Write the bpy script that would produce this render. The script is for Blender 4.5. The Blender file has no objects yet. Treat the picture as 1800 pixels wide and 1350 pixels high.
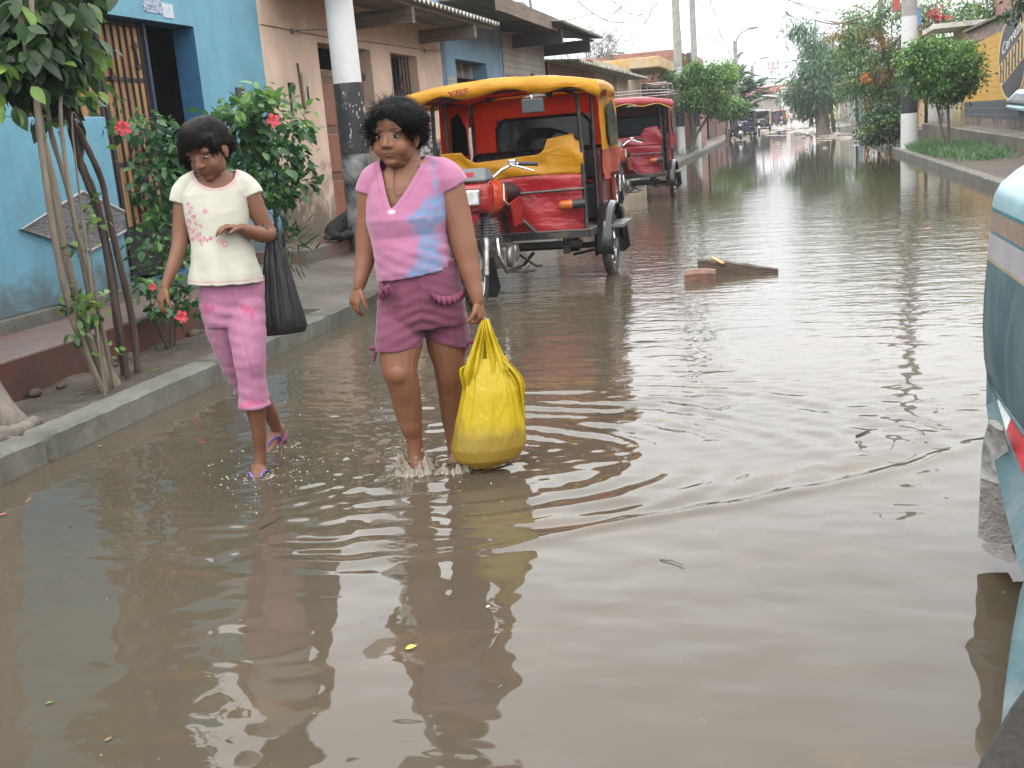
import bpy, bmesh, math, random
import numpy as np
from mathutils import Vector, Matrix
random.seed(7); RNG = np.random.default_rng(11)
SC = bpy.context.scene
COL = SC.collection
PI = math.pi
R_ = math.radians

# ------------------------------------------------------------ camera
FPX, CX, CY = 1900.0, 900.0, 675.0          # focal length and centre in the photograph's pixels
CAMZ = 1.3
_R = np.array([[0.9674, -0.0216, -0.2523], [0.2401, -0.2351, 0.9419], [-0.0797, -0.9717, -0.2225]])
def _solve():
    d = np.array([(1385 - CX) / FPX, (200 - CY) / FPX, 1.0]); d /= np.linalg.norm(d)
    r = R_(4.7); k = np.array([math.sin(r), math.cos(r), 0.0]); z = np.array([0, 0, 1.0])
    g = k - (k @ d) / (z @ d) * z; g /= np.linalg.norm(g)
    X = np.cross(d, -g)
    if X[0] < 0: X = -X
    return np.stack([X, d, -g])
_R = _solve()
CAMP = np.array([0.0, 0.0, CAMZ])
def ray(u, v): return _R @ np.array([(u - CX) / FPX, (v - CY) / FPX, 1.0])
def atz(u, v, z=0.0):
    d = ray(u, v); return CAMP + d * ((z - CAMZ) / d[2])
def atx(u, v, x):
    d = ray(u, v); return CAMP + d * (x / d[0])
def aty(u, v, y):
    d = ray(u, v); return CAMP + d * (y / d[1])
cam = bpy.data.cameras.new('camera'); camo = bpy.data.objects.new('camera', cam); COL.objects.link(camo)
cam.sensor_width = 36.0; cam.lens = FPX / 1800 * 36; cam.clip_start = 0.05; cam.clip_end = 3000
M4 = Matrix.Identity(4)
for i in range(3):
    M4[i][0] = _R[i][0]; M4[i][1] = -_R[i][1]; M4[i][2] = -_R[i][2]; M4[i][3] = CAMP[i]
camo.matrix_world = M4
SC.camera = camo

# ------------------------------------------------------------ sky, sun, exposure
SUN_EL, SUN_AZ = R_(58), R_(200)
W = bpy.data.worlds.new('World'); SC.world = W; W.use_nodes = True
nt = W.node_tree; nt.nodes.clear()
def N(nt, t, **kw):
    n = nt.nodes.new(t)
    for k, v in kw.items(): setattr(n, k, v)
    return n
out = N(nt, 'ShaderNodeOutputWorld'); bg = N(nt, 'ShaderNodeBackground'); bg.inputs['Strength'].default_value = 0.1
sky = N(nt, 'ShaderNodeTexSky', sky_type='NISHITA', sun_disc=False, sun_elevation=SUN_EL, sun_rotation=SUN_AZ, air_density=1.0, dust_density=3.0)
tc = N(nt, 'ShaderNodeTexCoord'); sep = N(nt, 'ShaderNodeSeparateXYZ'); nt.links.new(tc.outputs['Generated'], sep.inputs[0])
el = N(nt, 'ShaderNodeMapRange'); el.inputs['From Min'].default_value = 0.0; el.inputs['From Max'].default_value = 0.55
el.inputs['To Min'].default_value = 0.0; el.inputs['To Max'].default_value = 1.0
nt.links.new(sep.outputs[2], el.inputs['Value'])
crp = N(nt, 'ShaderNodeValToRGB'); nt.links.new(el.outputs[0], crp.inputs[0])
crp.color_ramp.elements[0].color = (0.42, 0.442, 0.462, 1); crp.color_ramp.elements[1].color = (1.42, 1.43, 1.44, 1)
e2 = crp.color_ramp.elements.new(0.12); e2.color = (0.62, 0.64, 0.652, 1)
for _p, _c in ((0.32, (0.98, 0.99, 1.0, 1)), (0.6, (1.30, 1.31, 1.32, 1))): _e = crp.color_ramp.elements.new(_p); _e.color = _c
mp = N(nt, 'ShaderNodeMapping'); mp.inputs['Scale'].default_value = (1.6, 1.6, 4.5); nt.links.new(tc.outputs['Generated'], mp.inputs['Vector'])
nz = N(nt, 'ShaderNodeTexNoise'); nz.inputs['Scale'].default_value = 1.7; nz.inputs['Detail'].default_value = 6; nz.inputs['Roughness'].default_value = 0.55
nt.links.new(mp.outputs[0], nz.inputs['Vector'])
cl = N(nt, 'ShaderNodeMapRange'); cl.inputs['From Min'].default_value = 0.3; cl.inputs['From Max'].default_value = 0.7
cl.inputs['To Min'].default_value = 20.5; cl.inputs['To Max'].default_value = 26.0
nt.links.new(nz.outputs[0], cl.inputs['Value'])
vm = N(nt, 'ShaderNodeVectorMath', operation='SCALE'); nt.links.new(crp.outputs[0], vm.inputs[0]); nt.links.new(cl.outputs[0], vm.inputs['Scale'])
mx = N(nt, 'ShaderNodeMixRGB'); mx.inputs[0].default_value = 0.86
nt.links.new(sky.outputs[0], mx.inputs[1]); nt.links.new(vm.outputs[0], mx.inputs[2])
nt.links.new(mx.outputs[0], bg.inputs['Color']); nt.links.new(bg.outputs[0], out.inputs['Surface'])
sl = bpy.data.lights.new('sun', 'SUN'); sl.energy = 0.7; sl.angle = R_(25); sl.color = (1.0, 0.96, 0.9)
so = bpy.data.objects.new('sun', sl); COL.objects.link(so)
_sd = Vector((math.sin(SUN_AZ) * math.cos(SUN_EL), math.cos(SUN_AZ) * math.cos(SUN_EL), math.sin(SUN_EL)))
so.rotation_euler = _sd.to_track_quat('Z', 'Y').to_euler(); so.location = (0, 0, 30)
SC.view_settings.view_transform = 'Standard'; SC.view_settings.look = 'None'
SC.view_settings.exposure = 0.38; SC.view_settings.gamma = 1.0
try: SC.view_settings.use_curve_mapping = False
except Exception: pass
SC.cycles.max_bounces = 6; SC.cycles.diffuse_bounces = 3; SC.cycles.glossy_bounces = 4; SC.cycles.transparent_max_bounces = 8
SC.cycles.caustics_reflective = False; SC.cycles.caustics_refractive = False
try: SC.cycles.use_denoising = True
except Exception: pass

# ------------------------------------------------------------ materials
def srgb(r, g, b):
    f = lambda c: (c / 255 / 12.92) if c / 255 <= 0.04045 else ((c / 255 + 0.055) / 1.055) ** 2.4
    return (f(r), f(g), f(b))
def c4(c): return (c[0], c[1], c[2], 1.0)
def mixcol(nt, fac, a, b, blend='MIX'):
    m = N(nt, 'ShaderNodeMixRGB', blend_type=blend)
    for s, v in ((0, fac), (1, a), (2, b)):
        if hasattr(v, 'is_output'): nt.links.new(v, m.inputs[s])
        elif isinstance(v, (int, float)): m.inputs[s].default_value = v
        else: m.inputs[s].default_value = c4(v)
    return m.outputs[0]
def noise(nt, scale, detail=4, rough=0.55, vec=None, dist=0.0):
    n = N(nt, 'ShaderNodeTexNoise'); n.inputs['Scale'].default_value = scale; n.inputs['Detail'].default_value = detail
    n.inputs['Roughness'].default_value = rough; n.inputs['Distortion'].default_value = dist
    if vec is not None: nt.links.new(vec, n.inputs['Vector'])
    return n.outputs[0]
def ramp(nt, val, a, b, lo=0.0, hi=1.0):
    m = N(nt, 'ShaderNodeMapRange'); m.inputs['From Min'].default_value = a; m.inputs['From Max'].default_value = b
    m.inputs['To Min'].default_value = lo; m.inputs['To Max'].default_value = hi; nt.links.new(val, m.inputs['Value']); return m.outputs[0]
def math2(nt, op, a, b=None):
    m = N(nt, 'ShaderNodeMath', operation=op)
    for s, v in ((0, a), (1, b)):
        if v is None: continue
        if hasattr(v, 'is_output'): nt.links.new(v, m.inputs[s])
        else: m.inputs[s].default_value = v
    return m.outputs[0]
def coords(nt, scale=(1, 1, 1), kind='Object'):
    t = N(nt, 'ShaderNodeTexCoord'); m = N(nt, 'ShaderNodeMapping'); m.inputs['Scale'].default_value = scale
    nt.links.new(t.outputs[kind], m.inputs['Vector']); return m.outputs[0]
def newmat(name):
    m = bpy.data.materials.new(name); m.use_nodes = True; nt = m.node_tree
    return m, nt, nt.nodes['Principled BSDF']
def setin(nt, node, sock, v):
    if hasattr(v, 'is_output'): nt.links.new(v, node.inputs[sock])
    elif isinstance(v, (tuple, list)): node.inputs[sock].default_value = c4(v)
    else: node.inputs[sock].default_value = v
def bumpn(nt, p, h, strength=0.3, dist=0.01):
    b = N(nt, 'ShaderNodeBump'); b.inputs['Strength'].default_value = strength; b.inputs['Distance'].default_value = dist
    nt.links.new(h, b.inputs['Height']); nt.links.new(b.outputs[0], p.inputs['Normal'])
MC = {}
def mat(name, col, rough=0.6, metal=0.0, var=0.18, vscale=6.0, bump=0.0, bscale=40.0, stain=None, samt=0.0, sscale=1.5, stretch=(1, 1, 1), spec=0.5, coat=0.0):
    """a painted / worn surface: base colour, mottling at two scales, optional stains with their own shape, bump."""
    if name in MC: return MC[name]
    m, nt, p = newmat(name)
    v = coords(nt, stretch)
    c = mixcol(nt, ramp(nt, noise(nt, vscale, 5, 0.6, v), 0.25, 0.75), tuple(x * (1 - var) for x in col), tuple(min(1, x * (1 + var)) for x in col))
    if stain:
        c = mixcol(nt, ramp(nt, noise(nt, sscale, 7, 0.65, v, 0.4), 0.62 - samt * 0.35, 0.78 - samt * 0.2), c, stain)
    setin(nt, p, 'Base Color', c)
    setin(nt, p, 'Roughness', ramp(nt, noise(nt, vscale * 2.3, 3, 0.6, v), 0.3, 0.7, max(0, rough - 0.08), min(1, rough + 0.08)))
    p.inputs['Metallic'].default_value = metal; p.inputs['Specular IOR Level'].default_value = spec; p.inputs['Coat Weight'].default_value = coat
    if bump: bumpn(nt, p, noise(nt, bscale, 5, 0.6, v), bump, 0.02)
    MC[name] = m; return m

# ------------------------------------------------------------ mesh building
class MB:
    def __init__(s): s.v = []; s.f = []; s.m = []; s.cm = 0
    def add(s, V, F):
        o = len(s.v); s.v.extend([tuple(map(float, p)) for p in V]); s.f.extend([tuple(int(i) + o for i in f) for f in F]); s.m.extend([s.cm] * len(F)); return s
    def box(s, x0, x1, y0, y1, z0, z1):
        return s.add([(x0, y0, z0), (x1, y0, z0), (x1, y1, z0), (x0, y1, z0), (x0, y0, z1), (x1, y0, z1), (x1, y1, z1), (x0, y1, z1)],
                     [(3, 2, 1, 0), (4, 5, 6, 7), (0, 1, 5, 4), (1, 2, 6, 5), (2, 3, 7, 6), (3, 0, 4, 7)])
    def quad(s, a, b, c, d): return s.add([a, b, c, d], [(0, 1, 2, 3)])
    def rings(s, rings, cap=True, closed=True):
        n = len(rings[0]); V = [p for r in rings for p in r]; F = []
        for i in range(len(rings) - 1):
            for j in range(n if closed else n - 1):
                k = (j + 1) % n; F.append((i * n + j, i * n + k, (i + 1) * n + k, (i + 1) * n + j))
        if cap and closed:
            F.append(tuple(range(n - 1, -1, -1))); F.append(tuple((len(rings) - 1) * n + j for j in range(n)))
        return s.add(V, F)
    def tube(s, path, rad, n=8, cap=True, flat=1.0):
        P = [Vector(p) for p in path]
        if not hasattr(rad, '__len__'): rad = [rad] * len(P)
        rs = []; ref = None
        for i, p in enumerate(P):
            t = (P[min(i + 1, len(P) - 1)] - P[max(i - 1, 0)])
            t = t.normalized() if t.length > 1e-9 else Vector((0, 0, 1))
            if ref is None: ref = Vector((0, 0, 1)) if abs(t.z) < 0.9 else Vector((1, 0, 0))
            a = t.cross(ref).normalized(); b = a.cross(t).normalized(); ref = b
            rs.append([p + (a * math.cos(2 * PI * k / n) + b * (flat * math.sin(2 * PI * k / n))) * rad[i] for k in range(n)])
        return s.rings(rs, cap)
    def bar(s, p0, p1, w, h=None):
        p0, p1 = Vector(p0), Vector(p1); h = h or w; t = (p1 - p0).normalized()
        ref = Vector((0, 0, 1)) if abs(t.z) < 0.95 else Vector((0, 1, 0)); a = t.cross(ref).normalized(); b = a.cross(t)
        q = lambda p: [p + a * w / 2 * i + b * h / 2 * j for i, j in ((-1, -1), (1, -1), (1, 1), (-1, 1))]
        return s.rings([q(p0), q(p1)])
    def ball(s, c, r, M=None, nu=16, nv=10):
        c = Vector(c); r = r if hasattr(r, '__len__') else (r, r, r); V = []; F = []
        for i in range(nv + 1):
            th = PI * i / nv
            for j in range(nu):
                q = Vector((r[0] * math.sin(th) * math.cos(2 * PI * j / nu), r[1] * math.sin(th) * math.sin(2 * PI * j / nu), r[2] * math.cos(th)))
                V.append(c + (M @ q if M is not None else q))
        for i in range(nv):
            for j in range(nu):
                k = (j + 1) % nu; F.append((i * nu + j, (i + 1) * nu + j, (i + 1) * nu + k, i * nu + k))
        return s.add(V, F)
    def torus(s, c, R, r, axis='X', n=28, m=8, flat=1.0):
        rs = []
        for i in range(n):
            a = 2 * PI * i / n; ring = []
            for j in range(m):
                b = 2 * PI * j / m; q = R + r * math.cos(b) * 1.0; w = r * math.sin(b) * flat
                p = (w, q * math.cos(a), q * math.sin(a)) if axis == 'X' else (q * math.cos(a), w, q * math.sin(a)) if axis == 'Y' else (q * math.cos(a), q * math.sin(a), w)
                ring.append(Vector(c) + Vector(p))
            rs.append(ring)
        rs.append(rs[0]); return s.rings(rs, cap=False)
    def disc(s, c, r, axis, th, n=20):
        ax = {'X': Vector((1, 0, 0)), 'Y': Vector((0, 1, 0)), 'Z': Vector((0, 0, 1))}[axis] if isinstance(axis, str) else Vector(axis)
        return s.tube([Vector(c) - ax * th / 2, Vector(c) + ax * th / 2], r, n)
    def prism(s, pts, off):
        """a flat outline given as 3-D points, thickened by the vector off"""
        n = len(pts); o = Vector(off); A = [Vector(p) for p in pts]; B = [p + o for p in A]
        return s.add(A + B, [tuple(range(n - 1, -1, -1)), tuple(range(n, 2 * n))] + [(i, (i + 1) % n, n + (i + 1) % n, n + i) for i in range(n)])
    def build(s, name, mats, parent=None, smooth=None, bevel=0.0, recalc=True):
        me = bpy.data.meshes.new(name); off = Vector((0, 0, 0))
        if parent is not None: off = origin_of(parent)
        V = [(p[0] - off[0], p[1] - off[1], p[2] - off[2]) for p in s.v]
        me.from_pydata(V, [], s.f)
        mats = mats if isinstance(mats, (list, tuple)) else [mats]
        for m in mats: me.materials.append(m)
        if len(mats) > 1: me.polygons.foreach_set('material_index', s.m)
        if recalc or bevel:
            bm = bmesh.new(); bm.from_mesh(me)
            if bevel:
                bmesh.ops.remove_doubles(bm, verts=bm.verts, dist=1e-5)
                es = [e for e in bm.edges if len(e.link_faces) == 2 and e.calc_face_angle(0) > 0.5]
                bmesh.ops.bevel(bm, geom=es, offset=bevel, segments=2, profile=0.5, affect='EDGES', clamp_overlap=True)
            bmesh.ops.recalc_face_normals(bm, faces=bm.faces); bm.to_mesh(me); bm.free()
        if smooth:
            me.shade_smooth(); me.set_sharp_from_angle(angle=R_(smooth))
        return link(name, me, parent)
def origin_of(o):
    p = Vector((0, 0, 0))
    while o is not None: p = p + Vector(o.location); o = o.parent
    return p
def link(name, me, parent=None):
    o = bpy.data.objects.new(name, me); COL.objects.link(o)
    if parent is not None: o.parent = parent
    return o
def tag(o, label=None, cat=None, group=None, kind=None):
    if label: o['label'] = label
    if cat: o['category'] = cat
    if group: o['group'] = group
    if kind: o['kind'] = kind
    return o
def thing(name, loc, label, cat, group=None):
    o = bpy.data.objects.new(name, None); COL.objects.link(o); o.location = loc; o.empty_display_size = 0.1
    return tag(o, label, cat, group)
def structure(o): o['kind'] = 'structure'; return o
def dup(root, loc=None, rotz=None, label=None, scale=None):
    r = root.copy(); COL.objects.link(r)
    if loc is not None: r.location = loc
    if rotz is not None: r.rotation_euler = (0, 0, rotz)
    if scale is not None: r.scale = (scale, scale, scale)
    if label: r['label'] = label
    for ch in root.children:
        c = ch.copy(); COL.objects.link(c); c.parent = r
        for g in ch.children:
            d = g.copy(); COL.objects.link(d); d.parent = c
    return r
def np_mesh(name, V, F, mats, parent=None, attr=None, smooth=False, col=None, mi=None):
    """V (n,3) array, F (m,k) array of equal-size faces"""
    V = np.asarray(V, float)
    if parent is not None: V = V - np.array(origin_of(parent))
    F = np.asarray(F, np.int32); me = bpy.data.meshes.new(name); m, k = F.shape
    me.vertices.add(len(V)); me.vertices.foreach_set('co', V.astype(np.float32).ravel())
    me.loops.add(m * k); me.loops.foreach_set('vertex_index', F.ravel())
    me.polygons.add(m); me.polygons.foreach_set('loop_start', np.arange(0, m * k, k, dtype=np.int32))
    try: me.polygons.foreach_set('loop_total', np.full(m, k, np.int32))
    except Exception: pass
    for q in (mats if isinstance(mats, (list, tuple)) else [mats]): me.materials.append(q)
    if mi is not None: me.polygons.foreach_set('material_index', np.asarray(mi, np.int32))
    me.update(calc_edges=True); me.validate()
    if attr is not None:
        for an, av in attr.items():
            a = me.attributes.new(an, 'FLOAT', 'POINT'); a.data.foreach_set('value', np.asarray(av, np.float32))
    if col is not None:
        a = me.color_attributes.new('paint', 'FLOAT_COLOR', 'POINT'); a.data.foreach_set('color', np.c_[col, np.ones(len(col))].astype(np.float32).ravel())
    if smooth: me.shade_smooth()
    return link(name, me, parent)

# ------------------------------------------------------------ numeric noise
class Perlin:
    def __init__(s, seed):
        r = np.random.default_rng(seed); s.p = np.r_[r.permutation(256), r.permutation(256)]; s.p = np.r_[s.p[:256], s.p[:256]]
        a = r.uniform(0, 2 * PI, 256); s.g = np.stack([np.cos(a), np.sin(a)], 1)
    def __call__(s, x, y):
        xi = np.floor(x).astype(int); yi = np.floor(y).astype(int); xf = x - xi; yf = y - yi
        u = xf ** 3 * (xf * (xf * 6 - 15) + 10); v = yf ** 3 * (yf * (yf * 6 - 15) + 10)
        def g(ix, iy, dx, dy):
            h = s.p[(s.p[ix & 255] + iy) & 255]; q = s.g[h]; return q[..., 0] * dx + q[..., 1] * dy
        a = g(xi, yi, xf, yf); b = g(xi + 1, yi, xf - 1, yf); c = g(xi, yi + 1, xf, yf - 1); d = g(xi + 1, yi + 1, xf - 1, yf - 1)
        return (a + u * (b - a)) + v * ((c + u * (d - c)) - (a + u * (b - a)))
PN = [Perlin(i) for i in range(8)]
def fbm(x, y, k=0, oct=4, gain=0.5):
    t = 0; a = 1.0
    for o in range(oct): t = t + a * PN[(k + o) % 8](x * 2 ** o, y * 2 ** o); a *= gain
    return t
def n3(P, s, k=0):
    """cheap 3-D noise from three planes"""
    return (PN[k % 8](P[:, 0] * s + 3.1, P[:, 1] * s) + PN[(k + 1) % 8](P[:, 1] * s + 7.7, P[:, 2] * s) + PN[(k + 2) % 8](P[:, 2] * s + 1.3, P[:, 0] * s)) / 1.6
# ------------------------------------------------------------ setting: ground, kerbs, pavements, water
LX = -5.2                      # plane of the left facades
m_conc = mat('kerb_concrete', (0.125, 0.122, 0.104), 0.75, vscale=5, var=0.3, bump=0.35, bscale=30, stain=(0.06, 0.058, 0.045), samt=0.6, sscale=2.5)
m_pave = mat('pavement_concrete', (0.155, 0.14, 0.12), 0.5, vscale=2.5, var=0.25, bump=0.2, bscale=25, stain=(0.075, 0.064, 0.05), samt=0.75, sscale=1.2)
m_soil = mat('wet_soil', (0.055, 0.042, 0.03), 0.8, vscale=7, var=0.4, bump=0.8, bscale=22, stain=(0.09, 0.075, 0.055), samt=0.4, sscale=4)
m_mud = mat('road_mud', (0.155, 0.130, 0.098), 0.42, vscale=2.0, var=0.35, bump=0.5, bscale=6, stain=(0.22, 0.195, 0.155), samt=0.45, sscale=0.8)
m_redp = mat('red_pavement', (0.16, 0.075, 0.06), 0.55, vscale=3, var=0.25, bump=0.15, bscale=20, stain=(0.14, 0.115, 0.10), samt=0.75, sscale=1.4)
m_redw = mat('red_kerbwall', (0.11, 0.03, 0.022), 0.7, vscale=4, var=0.4, bump=0.3, bscale=18, stain=(0.045, 0.035, 0.028), samt=0.75, sscale=2.0)
g = MB(); g.quad((-500, -60, -0.22), (500, -60, -0.22), (500, 1200, -0.22), (-500, 1200, -0.22)); structure(g.build('ground', m_soil))

def sheet(name, m, x0, x1, y0, y1, zf, nx, ny, smooth=True):
    xs = np.linspace(x0, x1, nx); ys = np.linspace(y0, y1, ny); X, Y = np.meshgrid(xs, ys)
    Z = zf(X, Y); V = np.stack([X, Y, Z], -1).reshape(-1, 3)
    i = np.arange(nx * ny).reshape(ny, nx)
    F = np.stack([i[:-1, :-1], i[:-1, 1:], i[1:, 1:], i[1:, :-1]], -1).reshape(-1, 4)
    return structure(np_mesh(name, V, F, m, smooth=smooth))
def mudz(x, y):
    b = np.interp(y, [28, 34, 42, 55, 70, 95, 120, 200], [-0.16, -0.10, -0.06, -0.045, -0.03, -0.012, 0.01, 0.05])
    r = np.clip((x - 0.2) / 2.6, 0, 1) * np.interp(y, [40, 52, 90, 130], [0, 0.13, 0.16, 0.05])
    return b + r * (0.75 + 0.6 * fbm(x * 1.1, y * 0.25, 4, 3)) + 0.075 * fbm(x * 0.55, y * 0.20, 1, 4) + 0.012 * fbm(x * 5, y * 2.0, 3, 3)
sheet('road', m_mud, -3.7, 3.0, 26, 260, mudz, 70, 900)
# left kerb: a gently uneven concrete bar
def kerb(name, xin, xout, y0, y1, z1, n, joints, seed, zfun=None):
    mb = MB(); ys = np.linspace(y0, y1, n); rs = []
    for y in ys:
        wv = 0.012 * float(fbm(np.array(y * 0.9), np.array(seed * 3.3), 2, 3)); hz = 0.008 * float(fbm(np.array(y * 1.7), np.array(seed * 1.3), 4, 3))
        gap = min(abs(y - j) for j in joints) < (y1 - y0) / n * 0.6 if joints else False
        zz = z1 + hz + 0.006 * float(fbm(np.array(y * 9.), np.array(seed * 2.7), 6, 2)) - (0.03 if gap else 0) + (zfun(y) if zfun else 0); s = 0.025 if gap else 0.0
        sg = 1 if xin > xout else -1
        a = xin + wv - sg * s
        rs.append([(a, y, -0.3), (a, y, zz - 0.018), (a - sg * 0.018, y, zz), (xout + wv * .5, y, zz + 0.004), (xout + wv * .5, y, -0.3)])
    mb.rings(rs, cap=True); return structure(mb.build(name, m_conc, smooth=40))
kerb('kerb', -3.35, -3.5, -1.0, 9.2, 0.13, 320, [0.9, 2.4, 4.15, 5.75, 7.35], 1)
kerb('kerb', -3.36, -3.5, 9.2, 60, 0.12, 260, [12, 15, 18], 2)
kerb('kerb', 2.81, 2.96, 6, 33, 0.15, 300, [14.5, 17.6, 20.6, 24, 27.5], 3)
kerb('kerb', 2.81, 2.96, 33, 75, 0.13, 200, [38, 44], 4)
soil = lambda k, z0, a=0.035: (lambda x, y: z0 + a * fbm(x * 2.2, y * 2.2, k, 4))
sheet('planting_strip', m_soil, -4.32, -3.49, 0.0, 9.3, soil(2, 0.085), 30, 260)
sheet('planting_strip', m_soil, 2.95, 4.45, 5, 80, lambda x, y: 0.12 + 0.06 * np.clip((x - 2.95) / 1.4, 0, 1) + 0.03 * fbm(x * 2, y * 1.2, 5, 4), 26, 420)
# left raised pavements
p = MB(); p.cm = 0; p.box(-7, -4.27, -1, 7.75, -0.2, 0.31)
structure(p.build('pavement', [m_redp], bevel=0.012))
fw = MB(); fw.box(-4.27, -4.252, -1, 7.748, -0.2, 0.296); structure(fw.build('pavement_edge', m_redw))
cs = MB(); cs.box(-5.21, -4.93, 1.0, 7.42, 0.3, 0.405); structure(cs.build('plinth', m_conc, bevel=0.01))
# sloping concrete apron in front of the beige house, then level footway to the far end
ap = MB()
rs = []
for y in np.linspace(7.75, 11.6, 24):
    k = min(1, (y - 7.75) / 0.8)
    rs.append([(-3.5, y, 0.105), (-3.85, y, 0.13 + 0.01 * math.sin(y * 3)), (-4.5, y, 0.22), (-5.25, y, 0.26), (-5.25, y, -0.2), (-3.5, y, -0.2)])
ap.rings(rs); structure(ap.build('pavement', m_pave, smooth=30))
fp = MB(); fp.box(-5.25, -3.5, 11.6, 26, -0.2, 0.17); structure(fp.build('pavement', m_pave, bevel=0.02))
fp = MB(); fp.box(-12, -3.5, 26, 62, -0.2, 0.155); structure(fp.build('pavement', m_pave, bevel=0.02))
fp = MB(); fp.box(-12, -3.7, 62, 260, -0.2, 0.10); structure(fp.build('pavement', m_mud, bevel=0.02))
st = MB(); st.box(-5.25, -4.62, 9.9, 13.4, 0.1, 0.375); structure(st.build('step', m_redp, bevel=0.015))
# right raised footway, sloping up gently away from the camera
def rz(y): return 0.40 + max(0, min(1, (y - 14) / 24)) * 0.22
rp = MB(); rs = []
for y in np.linspace(6, 40, 36):
    z = rz(y); rs.append([(4.4, y, -0.2), (4.4, y, z - 0.02), (4.42, y, z), (7.5, y, z + 0.02), (7.5, y, -0.2)])
rp.rings(rs); structure(rp.build('pavement', m_pave, smooth=30))
fp = MB(); fp.box(4.4, 14, 40.002, 80, -0.2, 0.40); structure(fp.build('pavement', m_pave))
fp = MB(); fp.box(2.95, 14, 80, 260, -0.2, 0.12); structure(fp.build('pavement', m_mud))

# ---- flood water
m_water, nt, p = newmat('muddy_water')
v = coords(nt, (1, 1, 1)); v2 = coords(nt, (0.55, 1.5, 1))
c = mixcol(nt, ramp(nt, noise(nt, 0.8, 5, 0.6, v2, 0.6), 0.3, 0.7), (0.058, 0.048, 0.034), (0.073, 0.058, 0.040))
c = mixcol(nt, ramp(nt, noise(nt, 2.6, 6, 0.65, v2, 0.8), 0.56, 0.75), c, (0.094, 0.064, 0.038))
setin(nt, p, 'Base Color', c); p.inputs['Roughness'].default_value = 0.025; p.inputs['IOR'].default_value = 1.333
# micro ripples
vs = coords(nt, (4.2, 8.5, 1)); vm_ = coords(nt, (1.4, 3.8, 1))
h1 = noise(nt, 2.2, 3, 0.5, vs, 0.5)
h2 = noise(nt, 1.0, 2, 0.45, vm_, 0.2)
gm = N(nt, 'ShaderNodeNewGeometry'); sp = N(nt, 'ShaderNodeSeparateXYZ'); nt.links.new(gm.outputs['Position'], sp.inputs[0])
near = ramp(nt, sp.outputs[1], 5.0, 7.5); far = ramp(nt, sp.outputs[1], 12.5, 22.0, 1.0, 0.10)
amp = math2(nt, 'MULTIPLY', near, far)
b = N(nt, 'ShaderNodeBump'); b.inputs['Distance'].default_value = 0.0036
nt.links.new(math2(nt, 'MULTIPLY', h1, amp), b.inputs['Height']); b.inputs['Strength'].default_value = 1.0
b2 = N(nt, 'ShaderNodeBump'); b2.inputs['Distance'].default_value = 0.0048
far2 = ramp(nt, sp.outputs[1], 13, 24, 1.0, 0.16)
nt.links.new(math2(nt, 'MULTIPLY', h2, math2(nt, 'MULTIPLY', near, far2)), b2.inputs['Height']); nt.links.new(b.outputs[0], b2.inputs['Normal'])
nt.links.new(b2.outputs[0], p.inputs['Normal'])

def seg_dist(X, Y, pts):
    """signed distance to a polyline, and the run along it"""
    best = np.full(X.shape, 1e9); sg = np.zeros(X.shape); run = np.zeros(X.shape); acc = 0.0
    for (ax, ay), (bx, by) in zip(pts[:-1], pts[1:]):
        L = math.hypot(bx - ax, by - ay); t = np.clip(((X - ax) * (bx - ax) + (Y - ay) * (by - ay)) / L ** 2, 0, 1)
        dx = X - (ax + t * (bx - ax)); dy = Y - (ay + t * (by - ay)); d = np.hypot(dx, dy)
        cr = np.sign((bx - ax) * dy - (by - ay) * dx); k = d < best
        best = np.where(k, d, best); sg = np.where(k, cr, sg); run = np.where(k, acc + t * L, run); acc += L
    return best * sg, run / acc
WAKE = [(450, 985), (600, 988), (850, 966), (1000, 940), (1100, 917), (1300, 885), (1450, 855), (1600, 820), (1735, 772)]
WAKE = [tuple(atz(u, v)[:2]) for u, v in WAKE]
FEET = [(-1.62, 4.12), (-1.36, 4.06), (-2.2, 3.95), (-2.28, 4.36)]
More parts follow.
